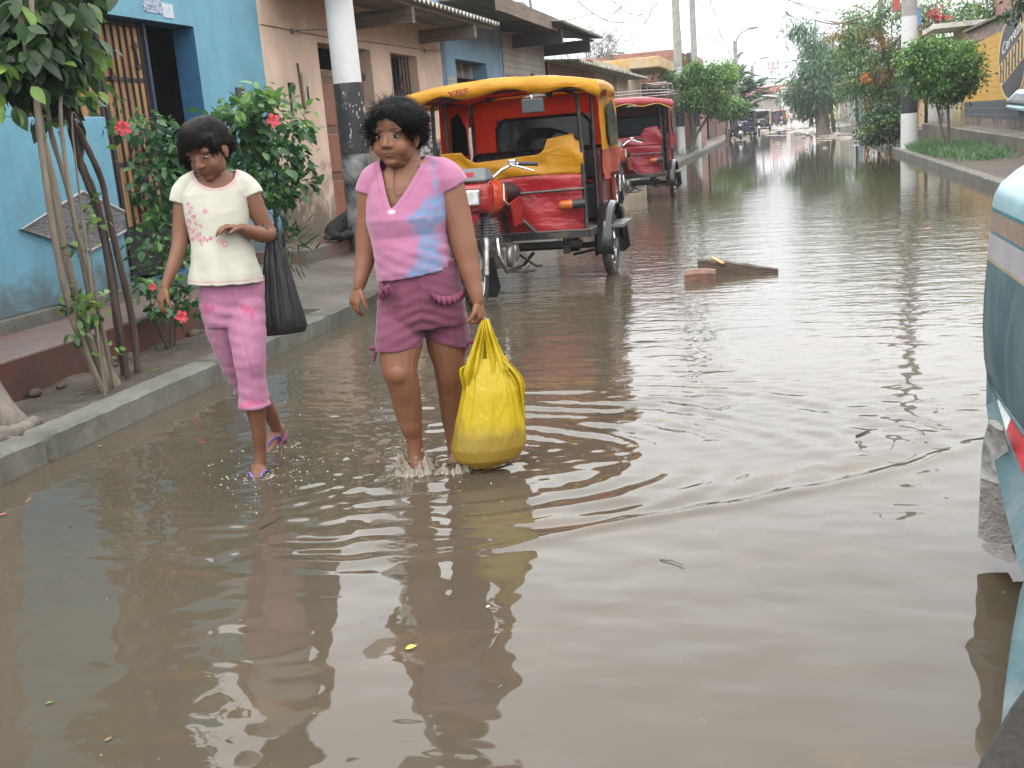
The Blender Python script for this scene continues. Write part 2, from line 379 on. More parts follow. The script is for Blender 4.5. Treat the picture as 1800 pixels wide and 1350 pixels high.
def wavez(X, Y):
    h = np.zeros(X.shape)
    d, run = seg_dist(X, Y, WAKE)
    beyond = 1 / (1 + np.exp(-(d + 0.02) / 0.05))                    # 1 on the far (rippled) side of the wake front
    nearf = 1 - beyond
    fade = np.exp(-((run - 0.55) / 0.5) ** 4)
    wob = 0.02 * fbm(X * 2.5, Y * 2.5, 3, 3)
    h += 0.0085 * np.exp(-((d + wob) / 0.035) ** 2) * fade - 0.004 * np.exp(-((d + wob - 0.075) / 0.04) ** 2) * fade
    h += 0.0035 * np.exp(-((d + wob - 0.2) / 0.05) ** 2) * fade
    # long slow undulation in the calm water nearest the camera
    h += nearf * (0.0048 * fbm(X * 2.1 + 4, Y * 2.6, 0, 2) + 0.0030 * PN[5](X * 5.2, Y * 7.0 + 2) + 0.0017 * PN[6](X * 9 + 0.5 * Y, Y * 13) * (0.6 + PN[2](X * 1.1, Y * 1.1)) + 0.0021 * PN[4](X * 4.6 + 7, Y * 14 + X) * (0.55 + PN[3](X * 1.3, Y * 1.3 + 5)) + 0.0006 * PN[7](X * 20, Y * 26))
    # rippled water behind the front: arcs round the wading girls, broken by noise
    zone = beyond * np.exp(-np.clip(Y - 5.0, 0, None) / 2.6)
    for k, (cx, cy) in enumerate(FEET[:2]):
        r = np.hypot((X - cx) * 0.82, (Y - cy) * 1.25) + 0.09 * fbm(X * 1.3 + k, Y * 1.3, 2, 3)
        env = np.exp(-((r - 0.95) / 0.95) ** 2) * np.clip((X - cx + 0.7) / 0.9, 0.15, 1)
        h += zone * 0.0024 * np.sin(2 * PI * r / (0.19 - 0.05 * k)) * env * (0.6 + 0.9 * np.clip(fbm(X * 1.1, Y * 1.1, 5 + k, 3) + 0.4, 0, 1))
        r0 = np.hypot(X - cx, Y - cy); h += 0.006 * np.exp(-((r0 - 0.02) / 0.12) ** 2) + 0.005 * np.sin(2 * PI * r0 / 0.055) * np.exp(-r0 / 0.16)
    for (cx, cy) in FEET[2:]:
        r0 = np.hypot((X - cx) * 0.8, Y - cy) + 0.02 * fbm(X * 4, Y * 4, 1, 2); h += 0.0028 * np.sin(2 * PI * r0 / 0.085) * np.exp(-r0 / 0.35)
    sw = 0.5 + 1.2 * np.clip(fbm(X * 0.9 + 2, Y * 0.9, 6, 2) + 0.25, 0, 1)
    h += zone * sw * (0.0046 * fbm(X * 2.6 + .6 * Y, Y * 4.2 - .8 * X, 2, 3, 0.55) + 0.0026 * PN[1](X * 8 + 3 * Y, Y * 13 - 3 * X) + 0.0017 * PN[7](X * 15 + 2 * Y, Y * 24 - 4 * X) + 0.0008 * PN[5](X * 31, Y * 44))
    # general wind chop further up the street, longer across than along
    chop = np.clip((Y - 3.6) / 2.0, 0, 1) * np.interp(Y, [3, 6, 11, 16, 22, 40], [0.5, 1, 1.0, 0.55, 0.14, 0.08])
    h += beyond * chop * (0.0030 * PN[3](X * 2.3 + .4 * Y, Y * 5.5) + 0.0022 * PN[4](X * 5.2 + 1, Y * 11.0 + 1.5 * X) + 0.0030 * PN[0](X * 0.9, Y * 1.9) + 0.0014 * PN[6](X * 11, Y * 19 - 3 * X))
    # quiet strip along the left kerb
    h *= 0.55 + 0.45 * np.clip((X + 3.3) / 0.9, 0, 1)
    return h
ys = [-1.0]
while ys[-1] < 62: ys.append(ys[-1] + (0.02 if 1.6 < ys[-1] < 7 else 0.05 if ys[-1] <= 1.6 else min(0.6, 0.02 * (ys[-1] / 7) ** 1.6)))
ys = np.array(ys); xs = np.arange(-3.45, 2.951, 0.024)
X, Y = np.meshgrid(xs, ys); Z = wavez(X, Y); nx, ny = len(xs), len(ys)
i = np.arange(nx * ny).reshape(ny, nx)
F = np.stack([i[:-1, :-1], i[:-1, 1:], i[1:, 1:], i[1:, :-1]], -1).reshape(-1, 4)
structure(np_mesh('flood_water', np.stack([X, Y, Z], -1).reshape(-1, 3), F, m_water, smooth=True))
fw = MB(); fw.quad((-3.69, 62, 0), (2.95, 62, 0), (2.95, 180, 0), (-3.69, 180, 0)); structure(fw.build('flood_water', m_water))
# ------------------------------------------------------------ wall materials
def wallmat(name, col, grime=(0.08, 0.07, 0.055), gz=0.8, gamt=0.5, var=0.12, streak=0.35, patch=None):
    """painted plaster: soft mottling, vertical rain streaks, a ragged damp band that has climbed from the foot of the wall"""
    m, nt, p = newmat(name); v = coords(nt); vs = coords(nt, (3.0, 3.0, 0.35))
    c = mixcol(nt, ramp(nt, noise(nt, 2.2, 6, 0.6, v), 0.3, 0.7), tuple(x * (1 - var) for x in col), tuple(min(1, x * (1 + var)) for x in col))
    c = mixcol(nt, ramp(nt, noise(nt, 2.5, 5, 0.65, vs), 0.52, 0.8, 0, streak), c, tuple(0.55 * x for x in col))
    if patch: c = mixcol(nt, ramp(nt, noise(nt, 1.3, 7, 0.68, v, 0.6), 0.60, 0.63), c, patch)
    t = N(nt, 'ShaderNodeTexCoord'); s = N(nt, 'ShaderNodeSeparateXYZ'); nt.links.new(t.outputs['Object'], s.inputs[0])
    h = math2(nt, 'ADD', ramp(nt, s.outputs[2], 0, gz, 1, 0), ramp(nt, noise(nt, 2.6, 7, 0.7, v, 0.5), 0.25, 0.75, -0.55, 0.55))
    c = mixcol(nt, ramp(nt, h, 0.35, 0.8, 0, gamt), c, grime)
    setin(nt, p, 'Base Color', c); p.inputs['Roughness'].default_value = 0.8
    bumpn(nt, p, noise(nt, 18, 6, 0.65, v), 0.25, 0.015); return m
def brickmat(name, c1, c2, mortar, axis='X', bw=0.24, bh=0.09, ms=0.012, paint=None, pamt=0.0, grime=0.0, bump=0.5):
    m, nt, p = newmat(name); t = N(nt, 'ShaderNodeTexCoord'); s = N(nt, 'ShaderNodeSeparateXYZ'); nt.links.new(t.outputs['Object'], s.inputs[0])
    cb = N(nt, 'ShaderNodeCombineXYZ'); nt.links.new(s.outputs[1 if axis == 'X' else 0], cb.inputs[0]); nt.links.new(s.outputs[2], cb.inputs[1])
    b = N(nt, 'ShaderNodeTexBrick'); nt.links.new(cb.outputs[0], b.inputs['Vector']); b.inputs['Scale'].default_value = 1.0
    b.inputs['Color1'].default_value = c4(c1); b.inputs['Color2'].default_value = c4(c2); b.inputs['Mortar'].default_value = c4(mortar)
    b.inputs['Mortar Size'].default_value = ms; b.inputs['Brick Width'].default_value = bw; b.inputs['Row Height'].default_value = bh; b.inputs['Mortar Smooth'].default_value = 0.3
    v = coords(nt); c = mixcol(nt, ramp(nt, noise(nt, 9, 5, 0.6, v), 0.3, 0.7, 0.0, 0.45), b.outputs['Color'], tuple(0.6 * x for x in c1))
    if paint: c = mixcol(nt, ramp(nt, noise(nt, 1.8, 8, 0.7, v, 0.5), 0.7 - pamt * 0.5, 0.74 - pamt * 0.5), c, paint)
    if grime: c = mixcol(nt, ramp(nt, noise(nt, 1.1, 6, 0.65, coords(nt, (2, 2, 0.5))), 0.45, 0.8, 0, grime), c, (0.07, 0.06, 0.05))
    setin(nt, p, 'Base Color', c); p.inputs['Roughness'].default_value = 0.85
    h = math2(nt, 'ADD', math2(nt, 'MULTIPLY', b.outputs['Fac'], -1.0), math2(nt, 'MULTIPLY', noise(nt, 30, 4, 0.6, v), 0.5)); bumpn(nt, p, h, bump, 0.02); return m
m_dark = mat('dark_void', (0.012, 0.011, 0.010), 0.9)  # near-black; puts the indoor shade of the rooms into their colour
m_iron = mat('black_iron', (0.022, 0.021, 0.021), 0.55, metal=0.3, var=0.3, stain=(0.06, 0.03, 0.018), samt=0.25, sscale=6)
m_plank = mat('orange_planks', (0.30, 0.165, 0.07), 0.6, var=0.28, vscale=4, stretch=(1, 6, 0.4), bump=0.3, bscale=18, stain=(0.12, 0.065, 0.03), samt=0.35, sscale=3)
m_bluew = wallmat('light_blue_paint', (0.115, 0.275, 0.36), gz=0.55, gamt=0.75, streak=0.38, var=0.13)
m_bluej = mat('deep_blue', (0.030, 0.115, 0.22), 0.6)  # reveals of the gate opening, a deeper blue than the wall face
m_beige = wallmat('beige_paint', (0.58, 0.43, 0.335), grime=(0.10, 0.085, 0.06), gz=1.35, gamt=0.9, streak=0.5, var=.16)
m_lblue = wallmat('pale_blue_paint', (0.165, 0.285, 0.375), gz=0.5)
m_wbrick = brickmat('whitewashed_brick', (0.46, 0.45, 0.42), (0.40, 0.39, 0.36), (0.30, 0.29, 0.27), bw=0.3, bh=0.12, paint=(0.20, 0.16, 0.12), pamt=0.12, grime=0.5)
m_brick = brickmat('red_brick', (0.27, 0.10, 0.065), (0.34, 0.15, 0.10), (0.28, 0.24, 0.21), grime=0.3)
m_brickY = brickmat('red_brick_gable', (0.27, 0.10, 0.065), (0.36, 0.16, 0.11), (0.30, 0.26, 0.23), axis='Y', grime=0.35, paint=(0.30, 0.24, 0.2), pamt=0.06)
m_wood = mat('weathered_wood', (0.16, 0.12, 0.085), 0.8, var=0.35, stretch=(0.6, 0.6, 4), bump=0.4, bscale=25, stain=(0.06, 0.05, 0.04), samt=0.4)
m_door = mat('red_brown_door', (0.15, 0.055, 0.03), 0.5, var=0.25, stretch=(3, 3, 0.5), stain=(0.09, 0.05, 0.035), samt=0.4)
m_corr = mat('asbestos_sheet', (0.30, 0.29, 0.25), 0.85, var=0.3, stain=(0.10, 0.11, 0.07), samt=0.5, sscale=2)
m_corrt = mat('mossy_sheet', (0.10, 0.105, 0.075), 0.9, var=0.35, stain=(0.2, 0.19, 0.16), samt=0.35, sscale=2)
m_plastw = mat('white_plastic', (0.55, 0.54, 0.50), 0.5, stain=(0.2, 0.17, 0.13), samt=0.3)
m_steel = mat('grey_steel', (0.22, 0.22, 0.22), 0.45, metal=0.5, var=0.2, stain=(0.13, 0.07, 0.04), samt=0.3)

def wallx(mb, x, s, dep, y0, y1, z0, z1, ops=(), rev=None):
    """wall face in the plane X=x facing s, with openings (ya, yb, za, zb) and their reveals (material slot rev), dep thick"""
    ycut = sorted({y0, y1, *[o[0] for o in ops], *[o[1] for o in ops]}); zcut = sorted({z0, z1, *[o[2] for o in ops], *[o[3] for o in ops]})
    for a, b in zip(ycut[:-1], ycut[1:]):
        for c, d in zip(zcut[:-1], zcut[1:]):
            if any(o[0] < (a + b) / 2 < o[1] and o[2] < (c + d) / 2 < o[3] for o in ops): continue
            mb.quad((x, a, c), (x, b, c), (x, b, d), (x, a, d))
    k = mb.cm
    if rev is not None: mb.cm = rev
    for a, b, c, d in ops:
        xb = x - s * dep
        mb.quad((x, a, c), (xb, a, c), (xb, a, d), (x, a, d)); mb.quad((x, b, c), (xb, b, c), (xb, b, d), (x, b, d))
        mb.quad((x, a, d), (xb, a, d), (xb, b, d), (x, b, d)); mb.quad((x, a, c), (xb, a, c), (xb, b, c), (x, b, c))
    mb.cm = k
def shell(mb, x, s, w, y0, y1, z0, z1):
    """the other sides of a house body behind the facade"""
    xb = x - s * w
    mb.quad((x, y0, z0), (xb, y0, z0), (xb, y0, z1), (x, y0, z1)); mb.quad((x, y1, z0), (xb, y1, z0), (xb, y1, z1), (x, y1, z1))
    mb.quad((xb, y0, z0), (xb, y1, z0), (xb, y1, z1), (xb, y0, z1)); mb.quad((x, y0, z1), (xb, y0, z1), (xb, y1, z1), (x, y1, z1))
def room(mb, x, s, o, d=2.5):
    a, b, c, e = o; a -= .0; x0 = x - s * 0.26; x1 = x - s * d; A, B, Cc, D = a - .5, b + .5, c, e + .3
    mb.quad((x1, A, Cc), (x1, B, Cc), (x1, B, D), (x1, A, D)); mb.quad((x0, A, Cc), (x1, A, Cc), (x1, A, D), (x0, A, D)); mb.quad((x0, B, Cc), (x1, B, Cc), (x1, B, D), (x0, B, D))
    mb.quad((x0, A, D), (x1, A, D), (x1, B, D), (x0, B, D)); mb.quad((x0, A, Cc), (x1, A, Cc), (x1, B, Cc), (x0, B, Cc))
def corrugated(mb, y0, y1, xa, za, xb, zb, pitch=0.17, amp=0.03, th=0.012):
    n = int((y1 - y0) / pitch * 6); lo = []; 
    for dz in (0, th):
        lo.append([[(xa, y0 + (y1 - y0) * i / n, za + dz + amp * math.sin(2 * PI * i / 6)) for i in range(n + 1)], [(xb, y0 + (y1 - y0) * i / n, zb + dz + amp * math.sin(2 * PI * i / 6)) for i in range(n + 1)]])
    mb.rings(lo[0], cap=False, closed=False); mb.rings(lo[1], cap=False, closed=False); mb.rings([lo[0][0], lo[1][0]], cap=False, closed=False); mb.rings([lo[0][1], lo[1][1]], cap=False, closed=False)

# ------------------------------------------------------------ A: blue house with the iron gate
T = thing('blue_house', (LX, 6.8, 0.3), 'light blue house at far left with a half-open gate of orange planks and iron bars', 'house')
mb = MB(); OP = (6.78, 9.3, 0.36, 2.5)
wallx(mb, LX, 1, 0.22, 1.0, 10.62, 0.2, 3.35, [OP], rev=1); shell(mb, LX - 0.22, 1, 6, 1.0, 10.62, 0.2, 3.35); mb.build('wall', [m_bluew, m_bluej], T)
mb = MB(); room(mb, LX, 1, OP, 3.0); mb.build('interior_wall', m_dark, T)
mb = MB(); mb.box(LX - .02, -4.985, 1.0, 7.42, 0.405, 1.69); mb.box(LX - .02, -4.985, 1.0, 6.52, 1.69, 3.2); mb.build('low_wall', m_bluew, T, bevel=0.008)
# grey rhombus of rough stone set in the low wall
m_rh = mat('rough_grey_stone', (0.15, 0.15, 0.155), 0.85, var=0.6, vscale=26, bump=1.0, bscale=38, stretch=(1, 0.6, 2.2))
pts = [atx(u, v, -4.985) for u, v in ((33, 403), (140, 337), (214, 372), (218, 405), (155, 441))]
mb = MB(); mb.prism(pts, (0.022, 0, 0)); o = mb.build('rhombus_panel', m_rh, T)
rim = MB(); q = [Vector(a) + Vector((0.02, 0, 0)) for a in pts]; rim.tube([q[3], q[4], q[0], q[1], q[2]], 0.012, 6); rim.build('rhombus_edge', mat('pale_mortar', (0.30, 0.30, 0.29), 0.8), T)
# gate: two leaves of vertical planks behind iron bars
def gate_leaf(y0, y1, x, z0, z1, plates, diamonds):
    mb = MB(); n = 6; w = (y1 - y0 - 0.08) / n
    for i in range(n):
        a = y0 + 0.04 + i * w; mb.box(x - 0.03, x, a + 0.004, a + w - 0.004, z0 + 0.42, z1 - 0.04)
    gp = mb.build('gate', m_plank, T)
    b = MB()
    for a in (y0 + 0.02, y1 - 0.02): b.box(x - 0.035, x + 0.012, a - 0.025, a + 0.025, z0, z1)
    for z in (z0 + 0.02, z0 + 0.40, z0 + 0.93, z0 + 1.62, z1 - 0.02): b.box(x - 0.034, x + 0.008, y0, y1, z - 0.018, z + 0.018)
    for i in range(1, n):
        a = y0 + 0.04 + i * w; b.box(x + 0.008, x + 0.022, a - 0.008, a + 0.008, z0 + 0.4, z1 - 0.03)
    cyy = (y0 + y1) / 2
    for dz in diamonds:
        pt = [(x + 0.03, cyy - w * 1.6, dz), (x + 0.03, cyy, dz + 0.2), (x + 0.03, cyy + w * 1.6, dz), (x + 0.03, cyy, dz - 0.2)]
        for i in range(4): b.bar(pt[i], pt[(i + 1) % 4], 0.014)
        b.torus((x + 0.03, cyy, dz), 0.07, 0.008, 'X', 16, 5)
    for yy, zz in plates: b.disc((x + 0.026, yy, zz), 0.03, 'X', 0.02, 10); b.bar((x + .026, yy, zz), (x + .026, yy + .01, zz - .16), 0.018); b.disc((x + 0.026, yy + .01, zz - 0.17), 0.03, 'X', 0.02, 10)
    b.box(x - 0.012, x + 0.004, y0 + 0.03, y1 - 0.03, z0 + 0.03, z0 + 0.4); b.build('iron_bars', m_iron, gp)
gate_leaf(7.02, 7.97, LX - 0.16, 0.4, 2.49, [(7.5, 2.2)], [1.35]); gate_leaf(8.0, 8.66, LX - 0.16, 0.4, 2.49, [(8.52, 2.3), (8.5, 0.95), (8.12, 2.2)], [1.36, 1.02])
for ya, yb in ((6.78, 6.86), (8.665, 8.70)): mb = MB(); mb.box(LX - .2, LX - .12, ya, yb, 0.36, 2.5); mb.build('door_frame', mat('navy_frame', (0.02, 0.03, 0.06), 0.5), T)
# plates above the door and the meter boxes
mp_, nt, p = newmat('faded_notice'); v = coords(nt, (1, 26, 34)); c = mixcol(nt, ramp(nt, noise(nt, 1.2, 3, 0.7, v), 0.46, 0.56), (0.36, 0.40, 0.45), (0.07, 0.13, 0.24)); setin(nt, p, 'Base Color', c)
mb = MB(); mb.box(LX, LX + 0.006, 8.52, 8.80, 2.565, 2.86); mb.build('notice_plate', mp_, T); mb = MB(); mb.box(LX, LX + 0.007, 8.805, 8.98, 2.54, 2.66); mb.build('number_plate', mat('enamel', (0.40, 0.46, 0.50), 0.4, var=0.3, vscale=22), T)
mb = MB(); mb.box(LX, LX + 0.03, 9.93, 10.08, 1.78, 1.98); mb.build('meter_box', mat('meter_grey', (0.05, 0.045, 0.045), 0.5), T, bevel=0.006)
mb = MB(); mb.box(LX, LX + 0.02, 9.98, 10.1, 1.3, 1.62); mb.build('meter_box', MC['meter_grey'], T, bevel=0.006)

# ------------------------------------------------------------ B: beige house
T = thing('beige_house', (LX, 12, 0.3), 'beige plastered house with damp stained foot and tall dark doorway behind the big pole', 'house')
D1 = (12.04, 13.71, 0.37, 2.53); W1 = (14.45, 15.57, 1.2, 2.54); SL = (11.13, 11.29, 1.72, 2.06)
mb = MB(); wallx(mb, LX, 1, 0.28, 10.62, 16.76, 0.2, 3.32, [D1, W1, SL]); shell(mb, LX - 0.28, 1, 7, 10.63, 16.75, 0.2, 3.32); mb.build('wall', m_beige, T)
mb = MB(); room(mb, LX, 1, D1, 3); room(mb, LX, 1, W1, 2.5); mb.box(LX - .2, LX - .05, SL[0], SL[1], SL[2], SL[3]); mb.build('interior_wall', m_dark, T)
# half-open plank door with panels
dm = MB(); dm.box(LX - 0.16, LX - 0.11, 12.07, 12.68, 0.39, 2.17); d = dm.build('door', m_door, T, bevel=0.006)
pn = MB()
for z0_, z1_ in ((0.5, 0.95), (1.05, 1.5), (1.6, 2.08)): pn.box(LX - 0.11, LX - 0.09, 12.17, 12.58, z0_, z1_)
pn.build('panel', mat('door_panel', (0.20, 0.075, 0.04), 0.5, var=0.3, stretch=(3, 3, .5)), d, bevel=0.012)
dm = MB(); dm.bar((LX - 0.14, 13.69, 1.25), (LX - 0.85, 13.45, 1.25), 0.05, 1.78); dm.build('door', m_door, T)
fr = MB(); fr.box(LX - .2, LX - .1, 12.04, 12.07, 0.37, 2.53); fr.build('door_frame', m_wood, T); fr = MB(); fr.box(LX - .2, LX - .1, 12.07, 13.71, 2.17, 2.25); fr.build('transom', m_wood, T)
wb = MB()
for k in range(8): y = 14.52 + k * 0.14; wb.tube([(LX - .12, y, 1.2), (LX - .12, y, 2.54)], 0.011, 6)
for z in (1.4, 1.95): wb.box(LX - .125, LX - .112, 14.46, 15.56, z - .012, z + .012)
wf = MB(); wf.box(LX - .27, LX - .2, 14.46, 15.56, 1.21, 1.25); wf.box(LX - .27, LX - .2, 14.46, 14.52, 1.25, 2.53); w = wf.build('window', m_wood, T); wb.build('window_bars', m_iron, w)
mt = MB(); mt.box(LX, LX + 0.03, 11.48, 11.6, 1.75, 2.17); o = mt.build('meter_box', mat('meter_cream', (0.42, 0.34, 0.25), 0.6), T, bevel=0.006)
s_ = MB(); s_.box(LX + .03, LX + .034, 11.54, 11.58, 1.85, 2.02); s_.build('meter_glass', m_dark, o)
s_ = MB(); s_.tube([(LX + .012, 11.42, 2.27), (LX + .012, 11.43, 2.12), (LX + .012, 11.45, 1.8), (LX + .02, 11.5, 1.79)], 0.014, 6); s_.build('conduit', mat('rusty_pipe', (0.12, 0.07, 0.045), 0.7), T)
for y, z in ((11.38, 2.6), (15.95, 2.64)):
    b = MB(); b.tube([(LX, y, z), (LX + 0.10, y, z), (LX + 0.12, y + .7, z + 0.06)], 0.008, 6); b.disc((LX + .01, y, z), 0.03, 'X', 0.02, 8); b.build('bracket', m_steel, T)
cn = MB(); cn.tube([(LX + .006, 10.64, 2.62), (LX + .006, 12.2, 2.60), (LX + .006, 13.8, 2.63), (LX + .006, 16.7, 2.66)], 0.004, 5); cn.build('cable', m_iron, T)
nb = MB(); nb.box(LX, LX + .012, 13.15, 13.3, 2.63, 2.75); nb.build('number_plate', m_plastw, T)
rf = MB(); corrugated(rf, 10.7, 16.9, LX + 0.95, 2.98, LX - 7, 3.7); R1 = rf.build('roof', m_corr, T)
for y in (13.0, 15.75):
    b = MB(); b.box(LX - .3, LX + 0.85, y, y + 0.11, 2.73, 2.92); b.build('rafter', m_wood, R1)
b = MB(); b.box(LX + .72, LX + .84, 10.7, 16.85, 2.922, 2.96); b.build('eave_beam', m_wood, R1)

# ------------------------------------------------------------ C: pale blue house, D: whitewashed house
T = thing('pale_blue_house', (LX, 18, 0.2), 'pale blue house with white brick base between the beige and whitewashed houses', 'house')
W2 = (17.52, 19.45, 1.5, 2.6)
mb = MB(); mb.cm = 0; wallx(mb, LX, 1, 0.35, 17.0, 20.66, 2.3, 3.55, [(17.52, 19.45, 2.3, 2.6)], rev=0); mb.cm = 1
wallx(mb, LX, 1, 0.35, 17.0, 20.66, 0.2, 2.3, [(17.52, 19.45, 1.5, 2.3)], rev=0); shell(mb, LX - .35, 1, 7, 16.77, 20.66, 0.2, 3.55); mb.build('wall', [m_lblue, m_wbrick], T)
mb = MB(); mb.box(LX - .3, LX + .004, 16.77, 17.0, 0.2, 3.5); mb.build('corner_pier', mat('worn_blue_pier', (0.10, 0.19, 0.33), 0.8, var=0.4, vscale=4, stain=(0.22, 0.21, 0.2), samt=0.5), T)
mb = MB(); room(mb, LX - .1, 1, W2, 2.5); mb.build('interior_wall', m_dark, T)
wf = MB(); wf.box(LX - .34, LX - .28, 17.53, 19.44, 2.2, 2.26)
for y in (17.55, 18.15, 18.8, 19.4): wf.box(LX - .34, LX - .27, y - .03, y + .03, 1.5, 2.6)
w = wf.build('window', m_plastw, T); gl = MB(); gl.box(LX - .32, LX - .31, 18.18, 19.37, 2.26, 2.6); gl.build('pane', mat('dull_glass', (0.2, 0.19, 0.18), 0.2), w)
rf = MB(); rf.box(LX - 6, LX + 0.9, 16.9, 20.9, 3.42, 3.46); R1 = rf.build('roof', m_corrt, T); fb = MB(); fb.box(LX + .9, LX + .94, 16.9, 21.6, 3.2, 3.44); fb.build('fascia', m_wood, R1)
T = thing('whitewashed_house', (LX, 22.5, 0.2), 'whitewashed brick house with flaking wall and dark overhanging roof', 'house')
mb = MB(); wallx(mb, LX + .01, 1, 0.35, 20.66, 24.4, 0.2, 3.25, [(20.8, 21.4, 0.3, 2.45)]); shell(mb, LX - .34, 1, 7, 20.66, 24.4, 0.2, 3.25); mb.build('wall', m_wbrick, T)
mb = MB(); mb.box(LX - .5, LX - .12, 20.8, 21.4, 0.3, 2.45); mb.build('door', m_wood, T)
mb = MB(); mb.disc((LX, 23.0, 2.43), 0.13, 'X', 0.1, 9); mb.build('bricked_hole', MC['rusty_pipe'], T)
rf = MB(); corrugated(rf, 20.9, 25.6, LX + 1.15, 3.32, LX - 6, 4.1); R1 = rf.build('roof', m_corrt, T)
for y in (21.5, 24.6): b = MB(); b.box(LX - .3, LX + 1.0, y, y + 0.12, 2.98, 3.24); b.build('rafter', mat('dark_rafter', (0.035, 0.03, 0.027), 0.8), R1)
b = MB(); b.box(LX + .85, LX + .95, 20.95, 25.5, 3.245, 3.285); b.build('eave_beam', MC['dark_rafter'], R1)
b = MB(); b.tube([(LX + .3, 22.2, 3.4), (LX + .25, 22.1, 4.6)], 0.03, 8); b.build('vent_pipe', m_steel, R1)
T = thing('water_tank', (LX - .6, 24.0, 3.5), 'green rounded water tank on the dark roof edge of the whitewashed house', 'water tank')
b = MB(); b.tube([(LX - .6, 24, 3.48), (LX - .6, 24, 3.56), (LX - .6, 24, 4.0), (LX - .6, 24, 4.1), (LX - .6, 24, 4.14)], [0.4, 0.42, 0.42, 0.34, 0.12], 20); b.build('tank', mat('green_plastic', (0.07, 0.13, 0.10), 0.5), T, smooth=40)

# ------------------------------------------------------------ E, F: the cross-street corner
T = thing('unplastered_house', (LX, 28, 0.2), 'low unplastered brick house under a rusty corrugated eave past the white house', 'house')
mb = MB(); wallx(mb, LX - .1, 1, 0.2, 25.2, 31.5, 0.15, 2.9, [(27.2, 28.2, 0.2, 2.2)]); shell(mb, LX - .3, 1, 6, 25.2, 31.5, 0.15, 2.9); mb.build('wall', m_brick, T)
mb = MB(); mb.box(LX - .4, LX - .2, 27.2, 28.2, 0.2, 2.2); mb.build('door', m_wood, T)
rf = MB(); corrugated(rf, 25.3, 38.5, LX + 0.6, 2.86, LX - 5, 3.25, 0.3, 0.04); rf.build('roof', m_corr, T)
m_cream = wallmat('cream_paint', (0.40, 0.33, 0.235), gz=0.6, streak=0.3)
T = thing('cream_house', (LX, 36, 0.2), 'cream house with small square windows and a yellow edged flat porch roof', 'house')
ops = [(33.0, 34.0, 1.3, 2.2), (37.2, 37.9, 1.5, 2.15), (38.7, 39.4, 1.5, 2.2)]
mb = MB(); wallx(mb, LX - .1, 1, 0.2, 31.5, 41.0, 0.15, 3.25, ops); shell(mb, LX - .3, 1, 6, 31.5, 41.0, 0.15, 3.25); mb.build('wall', m_cream, T)
for o_ in ops: mb = MB(); mb.box(LX - .36, LX - .22, o_[0], o_[1], o_[2], o_[3]); mb.build('window', mat('dark_wood_shutter', (0.06, 0.04, 0.03), 0.6), T)
for ya, dx in ((35.2, 0), (40.7, .02)): mb = MB(); mb.box(LX - .1, LX + dx, ya, ya + .3, 0.15, 3.2); mb.build('pilaster', mat('pale_pilaster', (0.46, 0.42, 0.36), 0.8), T)
mb = MB(); mb.box(LX - 4, LX + .9, 39.3, 45.5, 3.26, 3.62); mb.build('porch_roof', mat('yellow_ochre_paint', (0.43, 0.28, 0.10), 0.8, var=0.25, stain=(0.42, 0.38, 0.3), samt=0.5), T, bevel=0.03)
mb = MB(); mb.box(LX - .5, LX - .2, 41.3, 42.6, 0.15, 3.2); mb.build('entrance_shade', m_dark, T)  # near-black slab, the set-back entrance's shade put into its colour
T = thing('brick_building', (-9, 46, 0.2), 'tall raw brick building rising behind the cream house with bare steel rods', 'building')
BY = 46.0; zt = lambda u, v: float(aty(u, v, BY)[2]); xl = float(aty(950, 108, BY)[0]); xr = float(aty(1189, 86, BY)[0]); xe = float(aty(1211, 93, BY)[0])
mb = MB(); z1 = zt(1080, 97); z2 = zt(1189, 86)
mb.box(xl - 4, float(aty(1068, 95, BY)[0]), BY, BY + 9, 0.1, zt(1068, 100)); mb.box(float(aty(1072, 95, BY)[0]), xr, BY + .02, BY + 8, 0.1, z2); mb.box(xr, xe, BY + 1.5, BY + 8, 0.1, zt(1205, 90)); mb.build('wall', m_brickY, T)
mb = MB(); mb.box(float(aty(1066, 95, BY)[0]), float(aty(1076, 95, BY)[0]), BY - .06, BY + .3, 0.1, z1 + .05); mb.build('concrete_column', m_conc, T); mb = MB(); mb.box(xe - .2, xe + .02, BY + 1.4, BY + 1.7, 0.1, zt(1205, 90) + .02); mb.build('concrete_column', m_conc, T)
for k in range(22):
    u = random.choice([random.uniform(960, 1000), random.uniform(1060, 1078), random.uniform(1188, 1210), random.uniform(960, 1200)]); h = random.uniform(0.4, 1.1); x = float(aty(u, 95, BY)[0])
    b = MB(); zz = zt(u, 108 - (u - 955) * 0.1) - .1; yy = BY + random.uniform(.1, 1.5); b.tube([(x, yy, zz - .4), (x + random.uniform(-.03, .03), yy, zz + h)], 0.012, 5); b.build('steel_rod', m_steel, T)
T = thing('lean_to_shed', (LX, 43.8, 0.2), 'dark open lean-to with a white sheet roof beside the cream house', 'shed')
mb = MB(); mb.box(-8.0, LX - .3, 45.0, 45.3, 0.15, 2.9); mb.build('wall', mat('brown_plaster', (0.12, 0.09, 0.07), 0.8), T); mb = MB(); mb.box(-8, LX - .25, 41.9, 42.2, .15, 2.6); mb.build('wall', MC['brown_plaster'], T); mb = MB(); mb.prism([(LX + .5, 42.3, 2.65), (LX + .5, 46.5, 2.72), (-8.2, 46.5, 3.0), (-8.2, 42.3, 3.0)], (0, 0, .06)); mb.build('roof', m_plastw, T)
